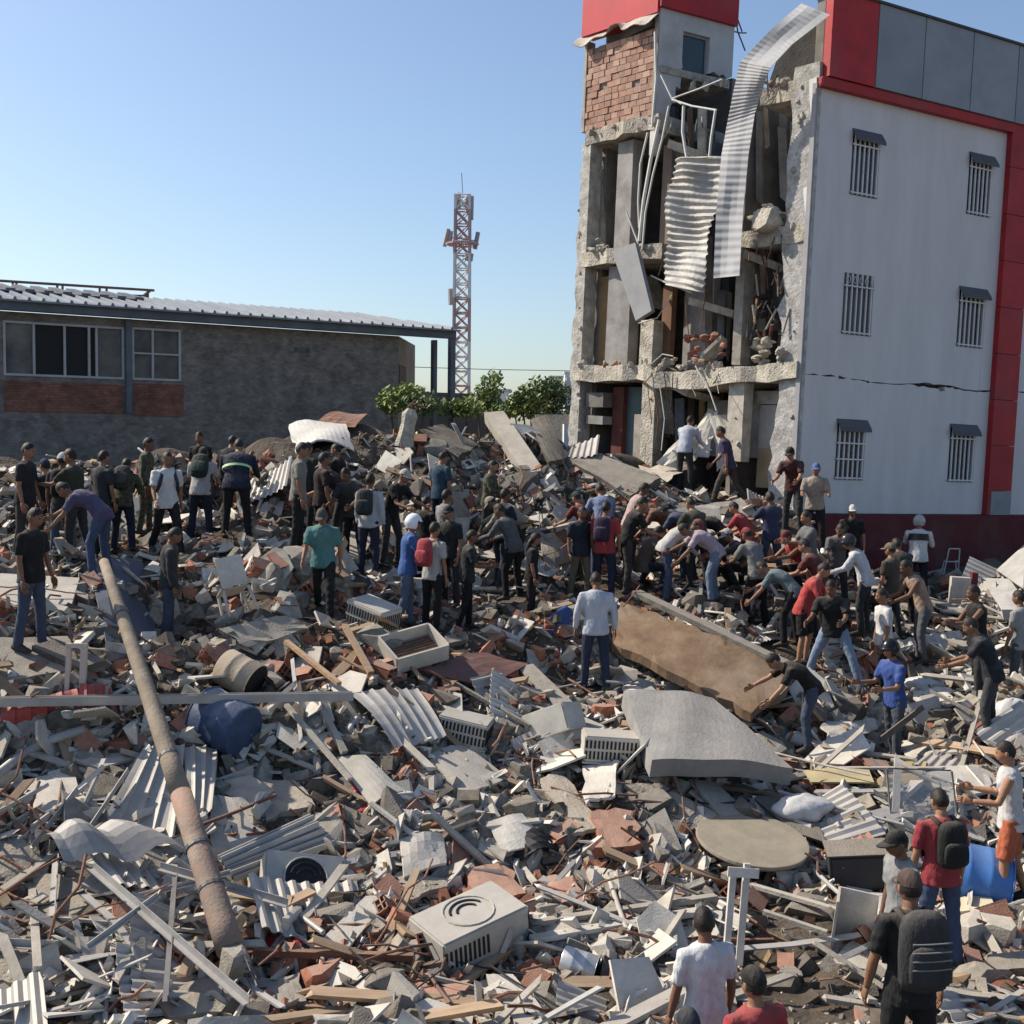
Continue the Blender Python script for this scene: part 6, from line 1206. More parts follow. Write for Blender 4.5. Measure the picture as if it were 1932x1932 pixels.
# bottom right concrete blocks
def block(px, py, sx_, sy_, sz_, rz, mat, name, label, cat, lift=0.0, jit=.12, seed=1, rx=0):
    c = spot((px, py), lift); settle(c, .35); r_ = random.Random(seed); bm = bmesh.new()
    for _ in range(34): bm.verts.new((sx_ / 2 * max(-1, min(1, r_.gauss(0, .9))), sy_ / 2 * max(-1, min(1, r_.gauss(0, .9))), sz_ / 2 * max(-1, min(1, r_.gauss(0, .9)))))
    bmesh.ops.convex_hull(bm, input=bm.verts)
    for v in [v for v in bm.verts if not v.link_faces]: bm.verts.remove(v)
    me = bpy.data.meshes.new(name); bm.to_mesh(me); bm.free(); me.materials.append(mat); o = bpy.data.objects.new(name, me); COL.objects.link(o); o.location = c + Vector((0, 0, sz_ * .32)); orient(o, rx, 0, rz); return tag(o, label, cat)
for i, (px, py, a_, b_, c_, rz, mt, nm, lab) in enumerate(((1850, 1862, .5, .4, .3, 10, CONC, 'concrete_block', 'grey concrete block behind the foreground backpack, right side'), (1915, 1858, .5, .4, .34, -20, CONC, 'concrete_block', 'grey concrete block at the lower right edge'), (1825, 1775, .42, .35, .3, 30, PLAS, 'plaster_lump', 'pale rubble lump left of the long pale stick'),
      (1880, 1775, .36, .3, .26, -30, PLAS, 'plaster_lump', 'pale rubble lump below the long pale stick'), (633, 1742, .36, .26, .2, 10, CONC, 'concrete_lump', 'half-round concrete lump on the white board'), (830, 1900, .44, .3, .2, -18, BRICK, 'brick_block', 'pinkish brick block at the bottom edge left of centre'), (612, 1862, .36, .3, .24, 25, BRICK, 'brick_block', 'pale-topped broken block near the bottom left of centre'),
      (1030, 1865, .34, .26, .16, 12, PLAS, 'plaster_block', 'pink-white block left of the metal bucket'), (640, 1415, .34, .28, .2, 30, BRICK, 'brick_pile_block', 'orange broken brick block in the middle left'), (690, 1395, .3, .22, .2, -20, CONC, 'concrete_lump', 'round grey concrete lump beside the orange brick block'), (1140, 1350, .35, .3, .2, 20, BRICK, 'brick_block', 'dark red brick block below the pale blue shirt'),
      (1160, 1795, .3, .25, .2, 0, PLAS, 'plaster_block', 'white broken block behind the metal bucket'), (1235, 1808, .3, .26, .22, 40, CONC, 'concrete_lump', 'brownish concrete lump right of the metal bucket'), (30, 1860, .3, .25, .2, 30, CONC, 'concrete_lump', 'grey concrete lump at the lower left edge'), (1490, 1850, .25, .2, .12, 0, CONC, 'concrete_lump', 'small lump on the bare dirt left of the large backpack'))):
    block(px, py, a_, b_, c_, rz, mt, nm, lab, 'rubble block', seed=i + 3)
# crest of the heap
plate([(913, 778, .0), (950, 775, .0), (1022, 880, .2), (988, 892, .2)], .28, M('pale_slab', (.42, .385, .325), (.32, .29, .245), 3, .92, .3, 40, var=0), 'pale_concrete_beam', 'long pale concrete beam leaning down from the crest of the heap', 'beam', lift=.3)
cl = P(762, 858, 24.6); e = empty('broken_column', Vector((cl.x, cl.y, Hs(cl.x, cl.y))), 'jagged pale concrete column with bent rebar on the crest of the heap', 'column'); settle(cl, .4)
mb = MB(); zz = [0, .3, .6, .85, 1.0]; mb.tube([(.1 * k * .12 - .1 * z, 0, z) for k, z in enumerate(zz)], [(.25, .2), (.2, .17), (.17, .15), (.2, .15), (.1, .08)], 8); lchild(e, mb, 'stump', [RAW]); orient(e, 0, 14, 20); e.scale = (.9, .9, .82)
r_ = random.Random(6)
for k in range(7): x = r_.uniform(-.3, .1); mb = MB(); mb.tube([(x, 0, .8), (x + r_.uniform(-.15, .15), 0, 1.1), (x + r_.uniform(-.35, .35), r_.uniform(-.1, .1), r_.uniform(1.1, 1.35))], .014, 5); lchild(e, mb, 'rebar', [RUST])
plate([(545, 806), (652, 800), (668, 846), (556, 850)], .04, M('hood_white', (.60, .59, .56), (.46, .45, .42), 2, .6, .1, 20, var=0, dust=.3, stain=.3), 'curved_white_sheet', 'curved white sheet metal lying on the crest behind the crowd', 'metal sheet', lift=.14, bend=.16, nu=12, nv=6, rag=.02)
plate([(588, 804), (640, 776), (694, 782), (670, 808)], .03, RUST, 'rusty_sheet', 'rusty bent sheet lying above the white water tank', 'metal sheet', lift=.12, bend=.08)
plate([(1078, 870), (1110, 848), (1245, 900), (1190, 935)], .2, CONC, 'grey_wedge_slab', 'broad grey concrete slab tilted on the crest left of the torn building', 'slab', lift=.22, rag=.03)
plate([(1000, 792), (1030, 782), (1070, 862), (1035, 872)], .16, CONC_D, 'dark_slab', 'dark rough slab leaning beside the long pale concrete beam', 'slab', lift=.25, rag=.03)
plate([(785, 812), (830, 800), (905, 838), (860, 862)], .16, CONC_D, 'rubbly_slab', 'knobbly dark grey slab on the crest right of the jagged column', 'slab', lift=.2, rag=.06)
plate([(830, 928), (885, 922), (890, 985), (838, 992)], .05, PLAS, 'pale_board', 'pale upright panel in the middle of the crowd', 'panel', lift=.25)
plate([(690, 965), (735, 975), (775, 1025), (740, 1030)], .05, M('sand_board', (.46, .38, .26), (.36, .29, .2), 3, .85, .1, 20, var=0), 'sand_board', 'sand-coloured board right of the pale checked shirt', 'board', lift=.25)
plate([(1478, 1012), (1535, 1020), (1565, 1085), (1535, 1092)], .10, WHITE, 'white_slab', 'bright white slab under the feet of the blue cap', 'slab', lift=.05)
plate([(1262, 962), (1400, 940), (1440, 975), (1330, 1000)], .05, PLAS, 'pale_slab', 'pale dusty slab below the purple T-shirt at the ruin', 'slab', lift=.15, rag=.05)
plate([(1310, 985), (1345, 985), (1400, 1020), (1375, 1030)], .04, WHITE, 'white_board', 'white board pointing down right below the purple T-shirt', 'board', lift=.18)
plate([(170, 1070), (270, 1060), (295, 1200), (200, 1215)], .02, flat('slate_cloth', (.10, .11, .14), .9), 'dark_tarpaulin', 'slate-coloured tarpaulin draped beside the top of the fallen pole', 'tarpaulin', lift=.12, bend=.08)
plate([(410, 1185), (540, 1160), (585, 1185), (470, 1222)], .08, CONC, 'flat_concrete_slab', 'flat pale concrete slab left of the teal polo shirt', 'slab', lift=.2, rag=.03)
# white plastic chair left of the teal shirt
ch = spot((455, 1165)); e = empty('plastic_chair', ch, 'white plastic chair thrown on its back left of the teal polo shirt', 'chair'); settle(ch, .4); orient(e, 25, 10, -150)
mb = MB(); mb.grid(lambda u, v: Vector((-.2 + .4 * u, -.2 + .4 * v, .40 + .03 * (2 * u - 1) ** 2)), 6, 6, .012); lchild(e, mb, 'seat', [WHITE])
mb = MB(); mb.grid(lambda u, v: Vector((-.19 + .38 * u, .21 + .06 * v - .04 * (2 * u - 1) ** 2, .42 + .42 * v)), 6, 6, .012); lchild(e, mb, 'backrest', [WHITE])
for sx_ in (-.18, .18):
    for sy_ in (-.18, .18): mb = MB(); mb.tube([(sx_, sy_, .39), (sx_ * 1.15, sy_ * 1.15, 0)], [.025, .018], 6); lchild(e, mb, 'leg', [WHITE])
# ladder-like grille
gl = spot((470, 1140)); e = empty('step_grille', gl, 'black and white rung grille beside the plastic chair', 'grille'); orient(e, -30, 0, 25)
for sx_ in (-.1, .1): mb = MB(); mb.box((sx_, 0, .28), (.025, .03, .56)); lchild(e, mb, 'rail', [PLAS])
for k in range(7): mb = MB(); mb.box((0, 0, .04 + k * .08), (.174, .02, .02)); lchild(e, mb, 'rung', [PLAS])
# torn white sheets piled against the ruin
r_ = random.Random(12)
for i, (cs, lab) in enumerate((([(1240, 872, 0, 25.2), (1300, 808, 0, 25.7), (1322, 822, 0, 25.6), (1276, 884, 0, 25.1)], 'jagged white sheet at the left of the pile against the ruin'), ([(1296, 850, 0, 25.1), (1336, 770, 0, 25.6), (1354, 776, 0, 25.5), (1334, 864, 0, 25.0)], 'tall white sheet standing against the ruin'), ([(1340, 788, 0, 25.4), (1366, 782, 0, 25.3), (1388, 880, 0, 24.8), (1352, 888, 0, 24.9)], 'tall white torn sheet on the right of the pile against the ruin'), ([(1228, 886), (1290, 862), (1312, 884), (1258, 908)], 'cream torn sheet at the foot of the pile against the ruin'), ([(1270, 850, 0, 25.3), (1318, 800, 0, 25.6), (1340, 850, 0, 25.2), (1300, 880, 0, 25.0)], 'crumpled pale sheet in the middle of the pile against the ruin'), ([(1180, 868, 0, 26.2), (1262, 898, 0, 25.2), (1254, 910, 0, 25.1), (1172, 882, 0, 26.1)], 'long dark-edged board sloping down from the ruin to the tilted crest slab'))):
    plate(cs, .03, WHITE if i not in (3, 5) else PLAS, 'torn_sheet', lab, 'plasterboard', lift=.2, rag=.06, bend=.05)
# hollow-core planks at the right edge
HOL = M('hollow_core', (.40, .39, .37), (.30, .29, .275), 3, .92, .3, 40, var=.1)
def hollow(cs, n, label):
    A, B, C_, D_ = [spot(c, .5) for c in cs]; e = empty('hollow_slab', (A + C_) / 2, label, 'slab'); reg(cs); nr = (B - A).cross(D_ - A).normalized(); nr = nr if nr.z > 0 else -nr
    mb = MB(); mb.prism([A, B, C_, D_], -nr * .03); mb.prism([q - nr * .15 for q in (A, B, C_, D_)], -nr * .03); sub(e, mb, 'skin', [HOL])
    for k in range(n + 1):
        f = k / n; a_, b_ = A.lerp(D_, f), B.lerp(C_, f); w = (D_ - A).normalized() * .02; w2 = w * (1 if k < n else -1)
        mb = MB(); mb.prism([a_ - nr * .031, b_ - nr * .031, b_ + w2 - nr * .031, a_ + w2 - nr * .031], -nr * .118); sub(e, mb, 'web', [HOL])
hollow([(1880, 1075), (1935, 1025), (1990, 1050), (1930, 1110)], 6, 'hollow-cored concrete plank tilted up at the right edge')
hollow([(1850, 1090), (1905, 1092), (1945, 1150), (1890, 1150)], 5, 'perforated concrete plank below the tilted one at the right edge')
for i, (a_, b_) in enumerate((((1690, 1112), (1850, 1165)), ((1700, 1140), (1840, 1190)), ((1715, 1178), (1830, 1222)))):
    beam(a_, b_, .26, .06, CONC, 'sloping_board', ('uppermost', 'middle', 'lowest')[i] + ' of three dusty boards sloping right of the bare-shouldered worker', 'board', lift=.2)
bx = spot((1808, 1150)); e = empty('white_locker', bx, 'white box panel with red side standing at the right, above the black vest', 'locker'); settle(bx, .4); orient(e, 0, 2, -10)
mb = MB(); mb.box((0, 0, .3), (.34, .2, .6)); lchild(e, mb, 'body', [WHITE]); mb = MB(); mb.box((.23, 0, .35), (.1, .22, .7)); lchild(e, mb, 'red_post', [MAROON])
c0 = spot((1780, 1085)); e = empty('garden_chair', c0, 'thin white metal chair frame before the maroon plinth', 'chair')
for pts in (((0, 0, 0), (.1, 0, .55)), ((.3, 0, 0), (.32, 0, .55)), ((.1, 0, .55), (.32, 0, .55)), ((.05, 0, .28), (.31, 0, .28)), ((.1, .25, .28), (.05, .25, 0)), ((.05, 0, .28), (.1, .25, .28)), ((.31, 0, .28), (.34, .25, .28)), ((.34, .25, .28), (.36, .25, 0))): mb = MB(); mb.tube(pts, .014, 6); lchild(e, mb, 'frame_tube', [LT])
# board held by the blue jersey, drill stick etc.
h0 = P(1690, 1345, 16.2); mb = MB(); mb.prism([P(1662, 1390, 15.95), P(1740, 1330, 15.95), P(1745, 1338, 15.95), P(1668, 1400, 15.95)], Vector((0, .03, 0))); thing(mb, 'held_board', [CONC_D], 'narrow grey board held by the blue jersey', 'board', low=False)
# ------------------------------------------------------------------ the heap itself
HB = HS + np.where(BUMP > 0, BUMP * CALM, BUMP * (.35 + .65 * CALM))
ny, nx = XX.shape
me = bpy.data.meshes.new('rubble_mound')
vv = np.stack([XX, YY, HB], -1).reshape(-1, 3)
ii = (np.arange(ny - 1)[:, None] * nx + np.arange(nx - 1)[None]).ravel()
quads = np.stack([ii, ii + 1, ii + nx + 1, ii + nx], 1)
def np_mesh(me, V, Q, mats):
    k = Q.shape[1]
    me.vertices.add(len(V)); me.vertices.foreach_set('co', np.ascontiguousarray(V, dtype=np.float32).ravel())
    me.loops.add(Q.size); me.loops.foreach_set('vertex_index', np.ascontiguousarray(Q, dtype=np.int32).ravel())
    me.polygons.add(len(Q)); me.polygons.foreach_set('loop_start', np.arange(0, Q.size, k, dtype=np.int32)); me.polygons.foreach_set('loop_total', np.full(len(Q), k, dtype=np.int32))
    for mt in mats: me.materials.append(mt)
    me.polygons.foreach_set('use_smooth', np.zeros(len(Q), bool)); me.update(calc_edges=True); me.validate()
np_mesh(me, vv, quads, [GAPDIRT])
mound = bpy.data.objects.new('rubble_mound', me); COL.objects.link(mound); structure(mound)
# ------------------------------------------------------------------ loose rubble
TOPX = [-400, 0, 350, 540, 760, 1000, 1100, 1250, 1500, 1540, 1600, 1932, 2300]; TOPY = [890, 885, 858, 838, 812, 805, 860, 880, 925, 1010, 1088, 1085, 1085]
def inside(poly, X, Y):
    c = np.zeros(len(X), bool); n = len(poly)
    for i in range(n):
        x0, y0 = poly[i]; x1, y1 = poly[(i + 1) % n]
        if y0 == y1: continue
        k = ((y0 > Y) != (y1 > Y)) & (X < (x1 - x0) * (Y - y0) / (y1 - y0) + x0); c ^= k
    return c
def sample(n, ybias=0.0, avoid=.9, xr=(-260, 2190), dirt=.96, ymax=2080, clump=None, pale=0.0):
    out = []
    while sum(len(o) for o in out) < n:
        X = rng.uniform(*xr, n * 2); Y = rng.uniform(800, ymax, n * 2)
        ok = Y > np.interp(X, TOPX, TOPY) + 4
        hid = np.zeros(len(X), bool)
        for p in HERO: hid |= inside(p, X, Y)
        ok &= ~(hid & (rng.random(len(X)) < avoid))
        dm = inside([(1400, 1760), (1560, 1730), (1640, 1830), (1600, 2080), (1380, 2080)], X, Y) | inside([(1100, 1850), (1270, 1830), (1270, 1930), (1050, 1930)], X, Y); ok &= ~(dm & (rng.random(len(X)) < dirt))
        if pale: mid = inside([(140, 1110), (560, 1130), (1180, 1150), (1180, 1330), (640, 1330), (150, 1300)], X, Y) | inside([(1240, 1000), (1640, 1040), (1640, 1260), (1300, 1130)], X, Y); ok &= ~(mid & (rng.random(len(X)) < pale))
        pts, d = hits(X[ok], Y[ok]); g_ = ~np.isnan(d); pts = pts[g_]
        if len(FEET):
            dd = np.min((pts[:, 0:1] - FEET[None, :, 0]) ** 2 + (pts[:, 1:2] - FEET[None, :, 1]) ** 2, 1); pts = pts[dd > .09]
        if clump is not None:
            q = .5 + vnoise(pts[:, 0], pts[:, 1], clump[0], clump[1]) * 1.0 + .45 * vnoise(pts[:, 0], pts[:, 1], clump[0] * .4, clump[1] + 3)
            pts = pts[rng.random(len(pts)) < np.clip((q - .28) * 2.2, .06, 1)]
        out.append(pts)
    return np.concatenate(out)[:n]
FEET = np.array([(P(p[1], p[2], p[3]).x, P(p[1], p[2], p[3]).y) for p in PEOPLE])
def hullmesh(name, mat, seed, n=16, shape=(1, .8, .55)):
    r_ = random.Random(seed); bm = bmesh.new()
    for _ in range(n):
        v = Vector((r_.gauss(0, 1), r_.gauss(0, 1), r_.gauss(0, 1))); v.normalize(); k = r_.uniform(.75, 1.0); q = max(abs(v.x), abs(v.y), abs(v.z)); v = v * (1 - .5) + v / q * .5
        bm.verts.new((v.x * k * shape[0] * .5, v.y * k * shape[1] * .5, v.z * k * shape[2] * .5))
    bmesh.ops.convex_hull(bm, input=bm.verts)
    for v in [v for v in bm.verts if not v.link_faces]: bm.verts.remove(v)
    me = bpy.data.meshes.new(name); bm.to_mesh(me); bm.free(); me.materials.append(mat); return me
def shardmesh(name, mat, seed, th=.05):       # broken flat plate
    r_ = random.Random(seed); n = r_.choice((4, 5, 6)); mb = MB(); a0 = r_.uniform(0, 6)
    poly = [Vector((math.cos(a0 + 6.283 * i / n + r_.uniform(-.3, .3)) * r_.uniform(.32, .55), math.sin(a0 + 6.283 * i / n + r_.uniform(-.3, .3)) * r_.uniform(.25, .45), r_.uniform(-.015, .015))) for i in range(n)]
    mb.prism(poly, Vector((0, 0, th))); return mb.mesh(name, [mat])
def blockmesh(name, mat, seed):               # hollow clay block, cells open at both ends, corner knocked off
    r_ = random.Random(seed); mb = MB(); L, W_, H_ = .36, .2, .2; t = .016
    def bar(y0, y1, z0, z1): mb.box((0, (y0 + y1) / 2, (z0 + z1) / 2), (L * r_.uniform(.82, 1.0), y1 - y0, z1 - z0))
    for z in (-H_ / 2, -H_ / 6, H_ / 6, H_ / 2 - t): bar(-W_ / 2, W_ / 2, z, z + t)
    for y in (-W_ / 2, -t / 2, W_ / 2 - t):
        for z in (-H_ / 2, -H_ / 6, H_ / 6): bar(y, y + t, z + t + .0005, z + H_ / 3 - .0005)
    return mb.mesh(name, [mat])
def sheetmesh(name, mat, seed):
    r_ = random.Random(seed); a, b = r_.uniform(-.2, .2), r_.uniform(-.3, .3); mb = MB()
    mb.grid(lambda u, v: Vector(((u - .5), (v - .5) * .7, .03 * (1 if int(u * 16) % 2 else -1) * .5 + a * (u - .5) ** 2 * 2 + b * (u - .5) * (v - .5))), 32, 3, .008); return mb.mesh(name, [mat])
def plankmesh(name, mat, seed, w=.1, h=.04, L=1.0):
    r_ = random.Random(seed); mb = MB(); s = r_.uniform(-.03, .03); v = []
    for x in (-L / 2, 0, L / 2):
        for y, z in ((-w / 2, -h / 2), (w / 2, -h / 2), (w / 2, h / 2), (-w / 2, h / 2)): v.append((x + (r_.uniform(-.05, .05) if x else 0), y + (s if x == 0 else 0), z + (s * .6 if x == 0 else 0)))
    f = [(3, 2, 1, 0), (8, 9, 10, 11)] + [(o + i, o + (i + 1) % 4, o + 4 + (i + 1) % 4, o + 4 + i) for o in (0, 4) for i in range(4)]
    mb.add(v, f); return mb.mesh(name, [mat])
def rodmesh(name, mat, seed, r=.012, n=6):
    r_ = random.Random(seed); mb = MB(); pts = [(-.5, 0, 0)]
    for k in range(1, 6): pts.append((-.5 + k * .2, pts[-1][1] + r_.uniform(-.07, .07), pts[-1][2] + r_.uniform(-.05, .06)))
    mb.tube(pts, r, n); return mb.mesh(name, [mat])
FABR = [flat('cloth_red_debris', (.30, .03, .03)), flat('cloth_blue_debris', (.04, .08, .22)), flat('cloth_dark_debris', (.05, .05, .055)), flat('cloth_pale_debris', (.5, .47, .45))]
def ragmesh(name, mat, seed):
    r_ = np.random.default_rng(seed); k = r_.normal(size=(4, 2)) * 6; p = r_.uniform(0, 6, 4); mb = MB()
    mb.grid(lambda u, v: Vector((u - .5, (v - .5) * .7, .10 * sum(math.sin(k[i][0] * u + k[i][1] * v + p[i]) for i in range(4)) * .5)), 10, 8, .012); return mb.mesh(name, [mat], True)
KINDS = [
 # name, meshes, count, size range, label, category, tilt, group, lift
 ('concrete_chunk', [hullmesh('concrete_chunk', CONC, i, 18, (1, .8, .6)) for i in range(10)], 295, (.18, .75), 'broken grey concrete chunk lying loose in the heap of rubble', 'concrete chunk', .6, 'grey concrete chunks strewn over the heap', .05),
 ('dark_concrete_chunk', [hullmesh('dark_concrete_chunk', CONC_D, i + 40, 16, (1, .8, .6)) for i in range(6)], 280, (.2, .8), 'dark dirty concrete chunk lying loose in the heap of rubble', 'concrete chunk', .6, 'dark concrete chunks strewn over the heap', .04),
 ('plaster_shard', [shardmesh('plaster_shard', PLAS, i, .04) for i in range(10)], 270, (.22, .85), 'flat broken piece of pale plaster lying loose in the heap', 'plaster shard', .85, 'pale plaster shards strewn over the heap', .14),
 ('white_shard', [shardmesh('white_shard', WHITE, i + 20, .025) for i in range(10)], 220, (.2, 1.05), 'flat broken piece of bright white board lying loose in the heap', 'board shard', .9, 'bright white board shards strewn over the heap', .16),
 ('hollow_clay_block', [blockmesh('hollow_clay_block', BRICK, i) for i in range(4)], 120, (.8, 1.15), 'hollow orange clay block with open cells lying loose in the heap', 'clay block', .7, 'hollow clay blocks strewn over the heap', .07),
 ('broken_brick', [hullmesh('broken_brick', BRICK, i + 70, 20, (1, .6, .45)) for i in range(8)], 280, (.14, .36), 'broken orange brick lying loose in the heap of rubble', 'brick', .8, 'broken orange bricks strewn over the heap', .04),
 ('splintered_plank', [plankmesh('splintered_plank', WOOD, i, .09, .035) for i in range(6)], 150, (.5, 1.6), 'brown splintered plank lying loose in the heap of rubble', 'plank', .35, 'splintered planks strewn over the heap', .12),
 ('pale_batten', [plankmesh('pale_batten', PLAS, i + 30, .06, .03) for i in range(6)], 150, (.5, 2.1), 'pale dusty batten lying loose in the heap of rubble', 'batten', .4, 'pale battens strewn over the heap', .14),
 ('steel_strip', [plankmesh('steel_strip', METAL, i + 60, .045, .018) for i in range(4)], 100, (.5, 1.5), 'thin bright steel strip lying loose in the heap of rubble', 'steel strip', .4, 'steel strips strewn over the heap', .15),
 ('bent_rebar', [rodmesh('bent_rebar', RUST, i) for i in range(6)], 150, (.6, 1.8), 'bent rusty reinforcing bar sticking out of the rubble', 'rebar', .5, 'bent reinforcing bars in the heap', .14),
 ('dark_cable', [rodmesh('dark_cable', CB, i + 9, .009, 5) for i in range(4)], 70, (.8, 2.0), 'black cable lying across the loose rubble', 'cable', .2, 'black cables in the heap', .12),
 ('sheet_scrap', [sheetmesh('sheet_scrap', GREYM, i) for i in range(6)], 46, (.5, 1.3), 'torn scrap of grey ribbed metal sheet lying in the heap', 'metal sheet', .7, 'scraps of ribbed sheet in the heap', .12),
 ('cloth_rag', [ragmesh('cloth_rag', FABR[i % 4], i) for i in range(8)], 60, (.25, .6), 'crumpled cloth rag lying in the heap of rubble', 'rag', .3, 'cloth rags in the heap', .06),
]
LOOSE = {}
for nm, meshes, cnt, (s0, s1), lab, cat, tilt, grp, lift in KINDS:
    pts = sample(int(cnt), xr=(-110, 2040), ymax=1985, clump=(2.2, 20 + len(nm)), pale=.7 if nm in ('white_shard', 'plaster_shard', 'pale_batten', 'sheet_scrap') else 0)
    for i, p in enumerate(pts):
        o = bpy.data.objects.new(nm, meshes[i % len(meshes)]); COL.objects.link(o)
        s_ = s0 + (s1 - s0) * rng.random() ** 1.45
        o.scale = (s_,) * 3 if 'rod' not in nm else (s_, 1, 1)
        if nm in ('splintered_plank', 'pale_batten', 'steel_strip', 'bent_rebar', 'dark_cable'): o.scale = (s_, rng.uniform(.8, 1.5), rng.uniform(.8, 1.4))
        gxn = float(_samp(HS, p[0] + .2, p[1]) - _samp(HS, p[0] - .2, p[1])) / .4; gyn = float(_samp(HS, p[0], p[1] + .2) - _samp(HS, p[0], p[1] - .2)) / .4
        up = Vector((-gxn, -gyn, 1)).normalized() + Vector((rng.normal() * tilt * .6, rng.normal() * tilt * .6, 0)); up.normalize()
        q = up.to_track_quat('Z', 'Y') @ Matrix.Rotation(rng.uniform(0, 6.283), 4, 'Z').to_quaternion()
        o.rotation_mode = 'QUATERNION'; o.rotation_quaternion = q
        o.location = (p[0], p[1], p[2] + lift * min(1.2, s_) * (.6 if 'chunk' in nm or 'brick' in nm else 1))
        o['category'] = cat; o['group'] = grp; LOOSE.setdefault((nm, grp), []).append((o, s_, p))
# each loose piece is described by the nearest thing one can find
LAND = [((1420, 1585), 'round table top'), ((886, 1752), 'large flat air conditioner'), ((568, 1662), 'tipped air conditioner'), ((425, 1362), 'faded blue drum'), ((452, 1272), 'broken beige cylinder'), ((1330, 1400), 'thick curved slab'), ((1360, 1240), 'huge tan panel'), ((1838, 1652), 'bright blue barrel'), ((1092, 1822), 'metal bucket'),
  ((750, 1355), 'middle ribbed sheet'), ((260, 1500), 'broad ribbed sheet'), ((215, 1600), 'folded grey sheet'), ((360, 1600), 'pole foot'), ((260, 1250), 'pole top'), ((520, 1600), 'bundle of steel profiles'), ((780, 1222), 'gutted air conditioner frame'), ((704, 1162), 'dusty air conditioner'), ((612, 1150), 'teal polo shirt'), ((760, 1150), 'white helmet'),
  ((1123, 1280), 'pale blue shirt mid-slope'), ((1690, 1400), 'blue jersey'), ((1520, 1400), 'bending black T-shirt'), ((1572, 1280), 'light blue jeans'), ((1870, 1380), 'stooping navy shirt'), ((1912, 1640), 'orange shorts'), ((1772, 1700), 'black backpack'), ((1712, 1830), 'large grey backpack'), ((1330, 1830), 'foreground white T-shirt'), ((1378, 1740), 'white door frame'), ((1515, 1525), 'white plastic bag'), ((1745, 1530), 'glass door'), ((1625, 1655), 'dark cabinet'), ((1608, 1770), 'white cabinet shell'),
  ((56, 1170), 'black polo shirt'), ((75, 1110), 'large white board'), ((80, 1320), 'red roof sheet'), ((60, 1700), 'upright steel stud'), ((980, 1600), 'black tarpaulin'), ((1160, 1560), 'broken brickwork'), ((665, 1740), 'lump on the board'), ((800, 1612), 'bright white panel'), ((985, 1890), 'white slab at the bottom'), ((1170, 1745), 'long white plank'), ((604, 830), 'curved white sheet'), ((762, 830), 'jagged column'), ((965, 840), 'long pale beam'), ((1160, 890), 'tilted crest slab'), ((1330, 850), 'torn sheets by the ruin'), ((1360, 960), 'purple T-shirt by the ruin'), ((1520, 1050), 'blue cap slab'), ((314, 1190), 'grey sweater'), ((480, 1190), 'plastic chair'), ((446, 990), 'reflective band'), ((314, 1030), 'walking white T-shirt'), ((830, 960), 'pale upright panel'), ((860, 1270), 'maroon sheet'), ((878, 1374), 'small vented air conditioner'), ((1045, 1362), 'sideways air conditioner'), ((1152, 1408), 'boxy air conditioner'), ((1135, 1475), 'jagged plaster plate'), ((1850, 1860), 'grey blocks'), ((200, 1850), 'lower left corner'), ((650, 1870), 'rusty bar'), ((1500, 1850), 'bare dirt'), ((940, 1100), 'navy T-shirt mid-heap'), ((1346, 1110), 'lilac T-shirt'), ((1780, 1180), 'sloping boards'), ((1900, 1090), 'hollow-cored plank'), ((1800, 1470), 'white vest')]
NAMES = dict(concrete_chunk='grey concrete chunk', dark_concrete_chunk='dark concrete chunk', plaster_shard='flat pale plaster shard', white_shard='flat bright white board shard', hollow_clay_block='hollow orange clay block', broken_brick='broken orange brick', splintered_plank='brown splintered plank', pale_batten='pale dusty batten', steel_strip='thin steel strip', bent_rebar='bent rusty bar', dark_cable='black cable', sheet_scrap='grey ribbed sheet scrap', cloth_rag='crumpled cloth rag')
RANK = ('largest', 'second largest', 'third largest', 'fourth largest', 'fifth largest', 'sixth largest', 'seventh largest', 'eighth largest', 'ninth largest', 'tenth largest', 'eleventh largest', 'twelfth largest', 'thirteenth largest', 'fourteenth largest', 'smallest')
for (nm, grp), items in LOOSE.items():
    cells = {}
    for o, s_, p in items:
        x, y = to_px(p); k = min(range(len(LAND)), key=lambda i: (LAND[i][0][0] - x) ** 2 + (LAND[i][0][1] - y) ** 2); dx, dy = x - LAND[k][0][0], y - LAND[k][0][1]
        rel = ('right of' if dx > 0 else 'left of') if abs(dx) > abs(dy) else ('in front of' if dy > 0 else 'behind')
        cells.setdefault((k, rel), []).append((s_ / (Vector(p) - CAM).length, o))
    for (k, rel), lst in cells.items():
        lst.sort(key=lambda t: -t[0])
        for r, (_, o) in enumerate(lst):
            o['label'] = ((RANK[min(r, 14)] + ' ') if len(lst) > 1 else '') + NAMES[nm] + ' ' + rel + ' the ' + LAND[k][1]
